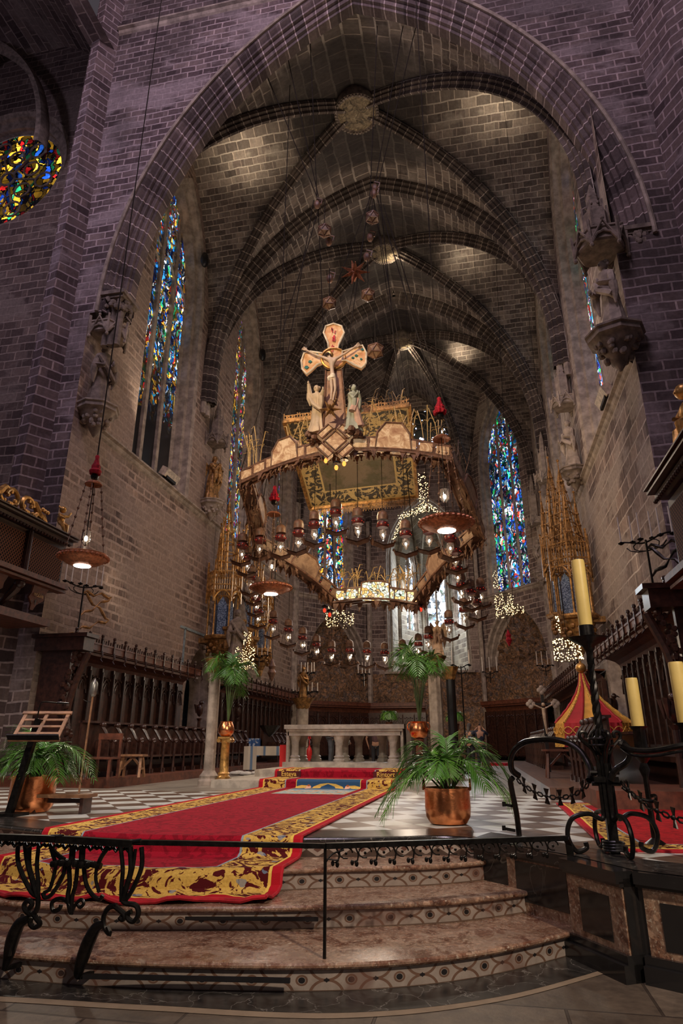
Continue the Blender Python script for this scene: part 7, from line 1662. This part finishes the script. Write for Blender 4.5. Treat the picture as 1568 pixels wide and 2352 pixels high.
# brocade tester
TQ = [Py(652, 968, 17.6), Py(940, 930, 17.8), Py(958, 1140, 21.6), Py(712, 1168, 21.4)]; tc = sum(TQ, Vector()) / 4
tester = thing('brocade_tester', 'square gold brocade canopy with openwork border and fringe above the crown', 'canopy', tc)
m = M('gold_brocade', .6); u, v, _ = m.xyz(m.coord('UV')); uu = m.math('MINIMUM', u, 1 - u); vv_ = m.math('MINIMUM', v, 1 - v); ed = uu.min(vv_)
p = m.vec(u * 5, v * 5, 0); g = m.noise(p, 2.4, 3, .55, 2.2); pat = m.step(g, .50, .53); gold = m.mix(m.noise(p, 8, 3), (.28, .19, .07), (.60, .46, .2))
bor = m.mix(pat, (.035, .028, .018), gold); mid = m.mix(m.step(m.noise(p, 1.1, 4, .65), .45, .6), (.13, .095, .06), (.07, .06, .025))
c = m.mix((ed < .17).max(v < .42), mid, bor); c = m.mix(((ed - .17).abs() < .008).max((ed - .015).abs() < .012), c, (.45, .33, .14)); c = m.mix(((u * 6).fract() < .04) * (ed < .17), c, (.4, .3, .13)); m.color(c); m.bump(g, .03); MT['broc'] = m.mat
b = MB(); n = 12; th = Vector((0, 0, .06)); nrm_ = (TQ[1] - TQ[0]).cross(TQ[3] - TQ[0]).normalized(); nrm_ = nrm_ if nrm_.z > 0 else -nrm_
def tq(a, c): return TQ[0].lerp(TQ[1], a).lerp(TQ[3].lerp(TQ[2], a), c) - tc
for s_, off in ((0, 0), (1, .08)):
    for i in range(n):
        for j in range(n):
            f_ = lambda a, c: tq(a, c) + nrm_ * (off - .16 * math.sin(PI * a) * math.sin(PI * c) * 0 + .12 * math.sin(PI * c))
            q = [f_(i / n, j / n), f_((i + 1) / n, j / n), f_((i + 1) / n, (j + 1) / n), f_(i / n, (j + 1) / n)]; b.add(q, [(0, 1, 2, 3)], [[(i / n, j / n), ((i + 1) / n, j / n), ((i + 1) / n, (j + 1) / n), (i / n, (j + 1) / n)]])
b.build('brocade_cloth', MT['broc'], tester)
b = MB(); 
for i in range(4): b.bar(TQ[i] - tc, TQ[(i + 1) % 4] - tc, .1, .14)
b.build('tester_frame', MT['goldd'], tester)
# pierced gallery of letters along the front top edge and the fringe at the back
b = MB(); 
for k in range(46):
    a = k / 46; p = tq(a, 0) + Vector((0, 0, .02)); hh = .16 if k % 5 else .24
    b.bar(p, p + Vector((0, 0, hh)), .03)
    if k % 2: b.bar(p + Vector((0, 0, hh * .55)), tq(a + 1 / 46, 0) + Vector((0, 0, .02 + hh * .9)), .03)
b.bar(tq(0, 0) + Vector((0, 0, .18)), tq(1, 0) + Vector((0, 0, .18)), .03); b.build('openwork_gallery', MT['goldd'], tester)
b = MB()
for k in range(80):
    a = k / 80; p = tq(a, 1); b.bar(p, p + Vector((0, 0, -.34 + .05 * (k % 2))), .018)
for k in range(40): a = k / 40; b.bar(tq(a, 1) + Vector((0, 0, -.02)), tq(a + 1 / 40, 1) + Vector((0, 0, -.2)), .012); b.bar(tq(a, 1) + Vector((0, 0, -.2)), tq(a + 1 / 40, 1) + Vector((0, 0, -.02)), .012)
b.build('bead_fringe', MT['goldd'], tester)
b = MB(); 
for q in TQ: b.tube([q - tc, Py(855, 440, 18.6) - tc], .014, 5)
b.build('tester_cables', MT['rope'], tester)
rg = random.Random(77); stalks(tester, lambda k: tq(rg.uniform(.4, 1.0), rg.uniform(.0, .25)) + nrm_ * .05, 40, rg, .4, 1.0, .2, .01)
# --- crucifix with Mary and John
YC = 15.9; cb = Py(772, 985, YC); s_ = scl(cb); DX = Vector((_c, _s, 0)); zt = Py(765, 748, YC).z; zx = Py(766, 825, YC).z
cx3 = thing('painted_crucifix', 'large painted crucifix with flaring parchment ends on top of the hanging crown', 'crucifix', cb)
def pp_(u, v, o=0): return Py(u, v, YC) - cb + Vector((_s, -_c, 0)) * o * 1.0
m = M('crucifix_paint_glow', .45); o = m.coord('Object'); g = m.noise(o, 2.6, 4, .6, 1.5); c = m.ramp(g, [(.3, (.50, .19, .06)), (.48, (.62, .33, .14)), (.6, (.74, .50, .28)), (.75, (.42, .15, .05))]); m.color(c); m.emit(c, .12); MT['cruc'] = m.mat  # paint also gives off a faint glow of its own colour
TEAL = plain('teal_glass_patch', (.03, .16, .14), .3); REDP = plain('red_paint', (.5, .01, .02), .4); CREAM = plain('cream_edge', (.75, .65, .5), .5)
for nm, pts in (('upper_panel', [(743, 765), (748, 750), (766, 744), (784, 750), (790, 765), (778, 790), (776, 800), (754, 800), (753, 788)]), ('left_panel', [(740, 812), (712, 808), (698, 812), (692, 830), (694, 848), (704, 860), (716, 850), (728, 838), (742, 832)]), ('right_panel', [(786, 808), (806, 802), (832, 794), (841, 812), (840, 836), (830, 846), (812, 838), (795, 828), (786, 830)]), ('shaft_panel', [(748, 852), (784, 850), (790, 920), (794, 985), (742, 985), (746, 920)])):
    b = MB(); q = [pp_(u, v) for u, v in pts]; b.prism(q, Vector((-_s, _c, 0)) * .12, None); b.build(nm, MT['cruc'] if nm != 'shaft_panel' else MT['woodl'], cx3); b = MB(); b.tube([p + Vector((_s, -_c, 0)) * .02 for p in q], .03, 6, closed=True); b.build('panel_edge', CREAM if nm != 'shaft_panel' else MT['crownw'], cx3, True)
b = MB(); c0 = pp_(766, 825); q = [c0 + DX * 29 * s_ * math.cos(a_) + Vector((0, 0, 28 * s_ * math.sin(a_))) for a_ in [2 * PI * k / 28 for k in range(28)]]; b.prism([p + Vector((_s, -_c, 0)) * .03 for p in q], Vector((-_s, _c, 0)) * .12, None); b.build('round_centre', MT['cruc'], cx3); b = MB(); b.tube([p + Vector((_s, -_c, 0)) * .04 for p in q], .04, 6, closed=True); b.build('round_rim', MT['gold'], cx3, True)
for k, (u, v, r_) in enumerate(((712, 832, 5), (704, 845, 6), (728, 816, 4), (818, 818, 4), (810, 823, 3.5), (832, 804, 4), (829, 826, 3))):
    b = MB(); p0_ = pp_(u, v, .04); b.prism([p0_ + DX * r_ * s_ * math.cos(a_) + Vector((0, 0, r_ * s_ * .8 * math.sin(a_))) for a_ in (0, 1.3, 2.2, 3.4, 4.7)], Vector((-_s, _c, 0)) * .03, None); b.build('teal_patch', TEAL, cx3)
rg = random.Random(4); b = MB()
for (u, v, w, h_) in ((765, 762, 9, 9), (763, 780, 12, 10), (763, 800, 8, 8), (762, 810, 5, 6)):
    for k in range(5): p0_ = pp_(u + rg.uniform(-.5, .5) * w, v + rg.uniform(-.5, .5) * h_, .05); b.box(p0_, (w * .22 * s_, .02, h_ * .9 * s_), M4=Matrix.Rotation(rg.uniform(-.4, .4), 4, 'Y'))
b.build('red_inscription', REDP, cx3)
b = MB(); b.ball(pp_(752, 818, .05), 14 * s_, 12, 8, (1, .3, 1)); b.build('halo', MT['gold'], cx3, True)
# the figure on the cross: one continuous skinned body
IV = plain('pale_body_paint', (.60, .45, .33), .5, var=.12)
J = [(764, 872), (762, 852), (763, 836), (757, 828), (752, 821), (775, 829), (797, 816), (816, 803), (746, 829), (722, 821), (704, 811), (760, 876), (762, 900), (760, 922), (768, 876), (770, 900), (765, 924)]
vs = [pp_(u, v, .16) for u, v in J]; ed = [(0, 1), (1, 2), (2, 3), (3, 4), (2, 5), (5, 6), (6, 7), (2, 8), (8, 9), (9, 10), (0, 11), (11, 12), (12, 13), (0, 14), (14, 15), (15, 16)]
rd = [5.5, 5.2, 7, 3, 4.6, 3.6, 2.8, 2, 3.6, 2.8, 2, 4.8, 3.6, 2.2, 4.8, 3.6, 2.2]; rd = [q * s_ for q in rd]
for hb in (7, 10):
    w_ = vs[hb]; d = (w_ - vs[hb - 1]).normalized(); sd2 = d.cross(Vector((_s, -_c, 0))).normalized()
    for k in range(4): vs += [w_ + d * .07 + sd2 * (k - 1.5) * .028, w_ + d * .15 + sd2 * (k - 1.5) * .034]; j = len(vs) - 2; ed += [(hb, j), (j, j + 1)]; rd += [.014, .011]
    vs += [w_ + d * .05 + sd2 * .07]; ed += [(hb, len(vs) - 1)]; rd += [.015]
for fb in (13, 16): vs += [vs[fb] + Vector((_s, -_c, 0)) * .1 + Vector((0, 0, -.08))]; ed += [(fb, len(vs) - 1)]; rd += [.03]
skinned('figure', vs, ed, rd, IV, cx3)
b = MB(); c0 = pp_(764, 872, .17); b.lathe([(6.5 * s_, -5 * s_), (7.2 * s_, 0), (6 * s_, 6 * s_)], c0, 14, fold=.08, nf=7); b.tube([c0 + DX * -6 * s_, c0 + DX * -9 * s_ + Vector((0, 0, -5 * s_)), c0 + DX * -8 * s_ + Vector((0, 0, -12 * s_))], [.05, .06, .02], 6); b.build('loincloth', CREAM, cx3, True)
b = MB(); hc = pp_(752, 820, .14); b.ball(hc + Vector((0, .03, .02)), 5.2 * s_, 10, 8); 
for s1 in (-1, 1): b.tube([hc + DX * s1 * 4.3 * s_, hc + DX * s1 * 5.2 * s_ + Vector((0, 0, -4 * s_)), hc + DX * s1 * 4.6 * s_ + Vector((0, 0, -9 * s_))], [.05, .045, .015], 6)
b.tube([hc + Vector((_s, -_c, 0)) * .08 + Vector((0, 0, -4 * s_)), hc + Vector((_s, -_c, 0)) * .08 + Vector((0, 0, -7 * s_))], [.05, .015], 6); b.build('hair_and_beard', DH, cx3, True)
for (u, v0, v1, lab, mats, arms, rz) in ((726, 998, 886, 'cream-robed woman with one hand raised left of the hanging crucifix', (.60, .46, .30), 'up', -.5), (812, 992, 884, 'figure in pale green and pink robes right of the hanging crucifix', (.40, .42, .32), 'pray', .5)):
    p = Py(u, v0, 15.9); t = thing('mourner_statue', lab, 'statue', p, YAW + rz); mt_ = plain('robe_' + lab.split()[0].replace('-', '_'), mats, .6, var=.18, scale=2.5); figure(t, Py(u, v1, 15.9).z - p.z, mt_, arms, .16, seed=int(u), flare=1.15)
    b = MB(); rg = random.Random(int(u)); [b.ball((rg.uniform(-.25, .25), rg.uniform(-.2, .2), rg.uniform(-.18, .0)), rg.uniform(.05, .11), 6, 4) for k in range(26)]; b.build('rocky_base', MT['crownw'], t, True)
    if u > 800: b = MB(); b.tube([(-.1, -.12, .55), (.02, -.16, .9), (.12, -.1, 1.15)], [.12, .1, .05], 8); b.tube([(.12, -.12, .15), (-.05, -.17, .8)], [.14, .06], 8); b.build('pink_mantle', plain('pink_mantle_cloth', (.60, .38, .28), .6, var=.15), t, True); b = MB(); b.ball((0, .02, 1.03 * (Py(u, v1, 15.9).z - p.z) * .92), .1, 8, 6); b.build('hair', DH, t, True)
# star ornament before the cross
def star(label, u, v, Y, r_, mat, n=6, name='star_ornament'):
    p = Py(u, v, Y); b = MB(); dirs = [Vector((math.cos(2 * PI * k / n) * _c, math.cos(2 * PI * k / n) * _s, math.sin(2 * PI * k / n))) for k in range(n)] + [Vector((_s, -_c, 0)), Vector((-_s, _c, 0))]
    for d in dirs: b.lathe([(.22 * r_, 0), (.14 * r_, .45 * r_), (.02 * r_, r_)], (0, 0, 0), 4, m4=d.to_track_quat('Z', 'Y').to_matrix().to_4x4())
    b.ball((0, 0, 0), .28 * r_, 8, 6); o = b.build(name, mat); o.location = p; return tag(o, label, 'star')
star('angular gilded star at the foot of the crucifix', 758, 940, 15.4, 26 * scl(Py(758, 940, 15.4)), MT['goldd'])
star('wooden many-pointed star hanging high in the vault above the crucifix', 815, 625, 17.4, 34 * scl(Py(815, 625, 17.4)), MT['copperd'], 7)
for (u, v, Y, lab) in ((745, 530, 18, 'faceted amber lantern hanging highest on the left'), (855, 500, 18, 'faceted amber lantern hanging highest on the right'), (756, 697, 17.2, 'faceted lantern hanging just above and left of the crucifix'), (845, 678, 17.2, 'faceted lantern hanging above and right of the crucifix'), (862, 806, 17.2, 'large faceted lantern at the right arm of the crucifix')):
    p = Py(u, v, Y); r_ = (16 if v != 806 else 20) * scl(p); t = thing('faceted_lantern', lab, 'lantern', p); bm_ = bmesh.new(); bmesh.ops.create_icosphere(bm_, subdivisions=1, radius=r_); me = bpy.data.meshes.new('glass_body'); bm_.to_mesh(me); me.materials.append(MT['parchd'] if v > 600 else MT['amb2']) if 'amb2' in MT else me.materials.append(MT['parchd']); 
    o = bpy.data.objects.new('glass_body', me); COL.objects.link(o); o.parent = t; b = MB()
    for e in bm_.edges: b.bar(e.verts[0].co * 1.02, e.verts[1].co * 1.02, .035)
    bm_.free(); b.build('frame', MT['crownw'], t); b = MB(); b.tube([(0, 0, r_), (0, 0, r_ + 1.2)], .015, 5); b.build('cord', MT['rope'], t)
# --- the many small lamps hanging from the crown
HL = [(595, 1291, 18.6, 1), (643, 1287, 18, 1), (684, 1278, 17.5, 1), (721, 1260, 17, 1), (771, 1233, 16.8, 1), (822, 1254, 16.8, 1), (880, 1262, 17, 1), (933, 1283, 17.2, 1), (987, 1276, 17.2, 1), (1036, 1293, 17.4, 1), (1048, 1322, 17.8, 1), (554, 1303, 18.6, 1), (566, 1328, 19, .95), (575, 1372, 19.4, .95), (585, 1394, 19.8, .9), (587, 1420, 20.2, .9), (591, 1448, 20.6, .9),
      (626, 1471, 21, .9), (661, 1490, 21.4, .9), (694, 1508, 21.8, .9), (726, 1522, 22.2, .85), (761, 1535, 22.4, .85), (803, 1535, 22.4, .85), (843, 1538, 22.4, .85), (884, 1541, 22.4, .85), (925, 1535, 22.2, .85), (962, 1522, 22, .85), (985, 1506, 21.6, .85), (1033, 1475, 20.8, .9), (1068, 1448, 20.4, .9), (1096, 1430, 20, .9), (1084, 1407, 19.6, .9), (1062, 1392, 19.4, .9), (1053, 1357, 19.2, .95), (1107, 1400, 20.4, .9)]
def pendant():
    t = thing('pendant_lamp', 'x', 'hanging lamp', (0, 0, 0), 0, 'small lamps hung round the crown')
    b = MB(); b.tube([(-.24, 0, .06), (-.2, 0, .5), (-.16, 0, .75)], .006, 4); b.tube([(.24, 0, .06), (.2, 0, .5), (.16, 0, .75)], .006, 4); b.tube([(0, 0, 1.05), (0, 0, 3.6)], .008, 4); b.build('cord', MT['rope'], t)
    b = MB(); b.lathe([(.155, .8), (.16, .92), (.13, 1.03), (.02, 1.1)], n=14); b.build('cap', MT['crownw'], t, True)
    b = MB(); b.lathe([(.15, .58), (.165, .6), (.165, .72), (.15, .74)], n=14); b.build('red_band', plain('dark_red_tin', (.10, .012, .01), .4) if 'dark_red_tin' not in bpy.data.materials else bpy.data.materials['dark_red_tin'], t, True)
    b = MB(); 
    for k in range(9): q = 2 * PI * k / 9; b.ball((.165 * math.cos(q), .165 * math.sin(q), .64 + .04 * (k % 2)), .010, 6, 4)
    b.build('red_glass_bead', MT['red'], t)
    b = MB(); b.lathe([(.1, .5), (.11, .36), (.05, .26), (.02, .2)], n=12); g_ = M('clear_glass', .05); g_.b.inputs['Transmission Weight'].default_value = .9; g_.b.inputs['IOR'].default_value = 1.2; g_.color((.9, .85, .8)); b.build('glass_cup', g_.mat, t, True)
    b = MB(); b.ball((0, 0, .37), .036, 8, 6, (1, 1, 1.3)); b.build('bulb', MT['bulbw'], t, True)
    b = MB(); n = 12; pts = [(-.34, .18), (-.3, .08), (-.18, .04), (0, -.02), (.18, .04), (.3, .08), (.34, .18)]; 
    for (x0, z0), (x1, z1) in zip(pts, pts[1:]):
        for y0, y1, dz0, dz1 in ((-.16, 0, .06, 0), (0, .16, 0, .06)): b.quad((x0, y0, z0 + dz0), (x1, y0, z1 + dz0), (x1, y1, z1 + dz1), (x0, y1, z0 + dz1)); b.quad((x0, y0, z0 + dz0 - .03), (x1, y0, z1 + dz0 - .03), (x1, y1, z1 + dz1 - .03), (x0, y1, z0 + dz1 - .03))
    b.ball((-.34, 0, .2), .04, 6, 5); b.ball((.34, 0, .2), .04, 6, 5); b.ball((0, 0, -.06), .03, 6, 4); b.build('shell_tray', MT['crownw'], t, True)
    return t
pd = pendant()
def side_word(u, v):
    if v < 1340 and u < 760: return 'front left'
    if v < 1340: return 'front right'
    if u < 640: return 'left'
    if u > 1000: return 'right'
    return 'back'
cnt = {}
ORD = ['first', 'second', 'third', 'fourth', 'fifth', 'sixth', 'seventh', 'eighth', 'ninth', 'tenth', 'eleventh', 'twelfth']
for k, (u, v, Y, sc_) in enumerate(sorted(HL)):
    p = Py(u, v, Y); w_ = side_word(u, v); cnt[w_] = cnt.get(w_, 0) + 1; z = p.z + .05
    lab = 'red-banded lamp with shell tray, %s from left on the crown\'s %s side' % (ORD[cnt[w_] - 1], w_)
    if k == 0: o = pd; o.location = (p.x, Y, z); o['label'] = lab; o.rotation_euler = (0, 0, YAW); o.scale = (sc_,) * 3
    else: o = dup(pd, (p.x, Y, z), YAW + .25 * math.sin(k * 1.7), lab, None, sc_)
# --- big disc lamps on cords
def disclamp(label, u, v, Y, wpx, tass, spot):
    p = Py(u, v, Y); r_ = wpx / 2 * scl(p); t = thing('disc_lamp', label, 'hanging lamp', p)
    b = MB(); b.lathe([(r_ * .36, -.10), (r_ * .7, -.04), (r_ * .97, .06), (r_, .1), (r_, .16), (r_ * .95, .17)], n=48); b.build('copper_disc', MT['copperd'], t, True)
    b = MB(); 
    for k in range(30): q = 2 * PI * k / 30; b.ball((r_ * 1.0 * math.cos(q), r_ * 1.0 * math.sin(q), .09), r_ * .1, 6, 4, (1, 1, .8))
    b.build('scalloped_rim', MT['copperd'], t, True)
    b = MB(); b.lathe([(.02, -.115), (r_ * .34, -.11), (r_ * .36, -.09), (.02, -.09)], n=28); b.build('light_disc', MT['disc'], t, True)
    b = MB(); b.lathe([(r_ * .95, .17), (r_ * .5, .2), (r_ * .3, .32), (.03, .36)], n=24); b.build('top', MT['crownw'], t, True)
    zc = Py(u, tass[0], Y).z - p.z; zp = Py(u, tass[1], Y).z - p.z; zl = Py(u, tass[2], Y).z - p.z; sm = r_ * .9
    b = MB(); b.lathe([(.2 * sm, zl + .12), (.22 * sm, zl - .05), (.2 * sm, zl - .14), (.06 * sm, zl - .22)], n=16); g_ = bpy.data.materials['clear_glass']; b.build('glass_lamp', g_, t, True); b = MB(); b.ball((0, 0, zl - .06), .05, 8, 6, (1, 1, 1.5)); b.build('bulb', MT['bulbw'], t, True)
    b = MB(); b.lathe([(.02, zp + .04), (.3 * sm, zp + .03), (.42 * sm, zp - .04), (.4 * sm, zp - .05), (.02, zp)], n=20); b.build('upper_dish', MT['copperd'], t, True)
    for k in range(4):
        q = PI / 2 * k + .4; b = MB(); n = 8
        a = Vector((.35 * sm * math.cos(q), .35 * sm * math.sin(q), zp)); c = Vector((r_ * .8 * math.cos(q), r_ * .8 * math.sin(q), .2)); b.tube([a, c], .01, 5)
        for j in range(1, n): b.ball(a.lerp(c, j / n), .035, 6, 4)
        b.build('bead_chain', MT['crownw'], t, True)
    b = MB(); b.lathe([(.16 * sm, zc - .12), (.2 * sm, zc - .05), (.12 * sm, zc - .0)], n=12); b.build('metal_knob', IR, t, True)
    b = MB(); b.lathe([(.26 * sm, zc - .0), (.3 * sm, zc + .08), (.2 * sm, zc + .14), (.22 * sm, zc + .2), (.14 * sm, zc + .28), (.08 * sm, zc + .4), (.1 * sm, zc + .46), (.03, zc + .5)], n=20, fold=.1, nf=10); b.build('tassel', MT['velvet'], t, True)
    b = MB(); b.tube([(0, 0, .36), (0, 0, zc)], .012, 5); b.tube([(0, 0, zc + .45), (0, 0, 27.5 - p.z)], .016, 6); b.build('cord', MT['rope'], t)
    lamp('disc_lamp_light', 'SPOT', (p.x, p.y, p.z - .16), spot, (1, .86, .68), aim=(p.x, p.y, 0), size=.2, angle=150, blend=.5)
disclamp('hanging copper disc lamp over the left stalls, nearest of the three', 190, 1290, 12.8, 108, (1092, 1112, 1232), 420)
disclamp('hanging copper disc lamp left of the centre with a crimson tassel', 622, 1357, 18.5, 92, (1150, 1180, 1297), 420)
disclamp('largest hanging copper disc lamp on the right under the crown', 1025, 1210, 15.2, 120, (950, 1005, 1135), 420)
for (u, v, Y, lab) in ((1168, 1470, 33, 'crimson striped hanging lamp ornament before the right niche'), (624, 1545, 23, 'small turned hanging sanctuary lamp with bowl, left')):
    p = Py(u, v, Y); t = thing('sanctuary_lamp', lab, 'hanging lamp', p); b = MB(); b.lathe([(.03, -.3), (.12, -.1), (.16, 0), (.1, .12), (.14, .22), (.08, .34), (.03, .5)], n=12); b.build('turned_body', MT['velvet'] if u > 900 else MT['crownw'], t, True)
    b = MB(); b.tube([(0, 0, .5), (0, 0, 20 if u < 900 else 18)], .012, 5); 
    if u < 900:
        b.lathe([(.03, -2.2), (.2, -2.05), (.36, -1.85), (.38, -1.82)], n=14)
        for q in (0, 2.1, 4.2): b.tube([(.1 * math.cos(q), .1 * math.sin(q), -.2), (.36 * math.cos(q), .36 * math.sin(q), -1.84)], .01, 4)
    b.build('chain', IR, t)
b = MB(); b.tube([(Py(1140, 560, 30).x, 31, 28.6), Py(1180, 1440, 33)], .012, 5); o = b.build('hanging_cord', IR); tag(o, 'thin long cord hanging in front of the right apse window', 'cord')
# --- clusters of fairy lights bent into stars and rings
def fairy(label, c, pts, frame, seed):
    t = thing('fairy_light_cluster', label, 'fairy lights', c); b = MB()
    for p in pts: b.ball(p, .0145, 5, 4)
    o = b.build('bulbs', MT['bulb'], t, False, 'stuff'); b = MB()
    for f_ in frame: b.tube(f_, .008, 4)
    b.tube([(0, 0, 0), (0, 0, 28.5 - c.z)], .006, 4)
    b.build('wire_frame', IR, t)
def cyl_cluster(label, u, v, Y, w, h_, n, seed, extra=()):
    c = Py(u, v, Y); rg = random.Random(seed); s_ = scl(c); R_ = w / 2 * s_; Hh = h_ / 2 * s_; pts = []
    for k in range(n): q = rg.uniform(0, 2 * PI); pts.append((R_ * math.cos(q) + rg.gauss(0, .02), R_ * math.sin(q), rg.uniform(-Hh, Hh)))
    for (du, dv, ww, hh, nn) in extra:
        for k in range(nn): q = rg.uniform(0, 2 * PI); pts.append((du * s_ + ww / 2 * s_ * math.cos(q), ww / 2 * s_ * math.sin(q), -dv * s_ + rg.uniform(-.5, .5) * hh * s_))
    fr = [[(R_ * math.cos(a), R_ * math.sin(a), z) for a in [2 * PI * i / 12 for i in range(13)]] for z in (-Hh, 0, Hh)] + [[(R_ * math.cos(a), R_ * math.sin(a), -Hh), (R_ * math.cos(a), R_ * math.sin(a), Hh)] for a in (0, 1.6, 3.1, 4.7)]
    fairy(label, c, pts, fr, seed)
cyl_cluster('cluster of fairy lights beside the left wooden pulpit', 562, 1512, 25.0, 44, 48, 190, 1, ((4, -45, 16, 34, 45),))
cyl_cluster('drooping cluster of fairy lights over the left apse niche', 780, 1423, 27.0, 62, 30, 150, 2, ((-8, -22, 36, 16, 30),))
cyl_cluster('column of fairy lights hanging under the right apse window', 1158, 1392, 28.0, 40, 50, 170, 3, ((22, 8, 40, 16, 50), (-10, -62, 22, 40, 60)))
cyl_cluster('round basket of fairy lights behind the tall yellow candle', 1303, 1492, 17.0, 58, 48, 170, 4, ((-16, -58, 8, 40, 18),))
cz = 24.0; c = Py(950, 1150, cz); rg = random.Random(9); s_ = scl(c); pts = []
for (u0, v0, u1, v1, w, n) in ((970, 1090, 975, 1180, 22, 120), (985, 1160, 920, 1190, 22, 130), (925, 1185, 902, 1240, 8, 40), (990, 1165, 1010, 1180, 14, 30), (965, 1190, 968, 1210, 8, 16)):
    for k in range(n): a = rg.random(); q = Py(u0 + (u1 - u0) * a + rg.uniform(-w / 2, w / 2), v0 + (v1 - v0) * a + rg.uniform(-w / 4, w / 4), cz + rg.uniform(-.3, .3)) - c; pts.append(q)
fairy('sweeping arc of fairy lights below the tester, shaped like a comet', c, pts, [[Py(u, v, cz) - c for u, v in ((972, 1090), (975, 1160), (925, 1188), (903, 1235))]], 9)
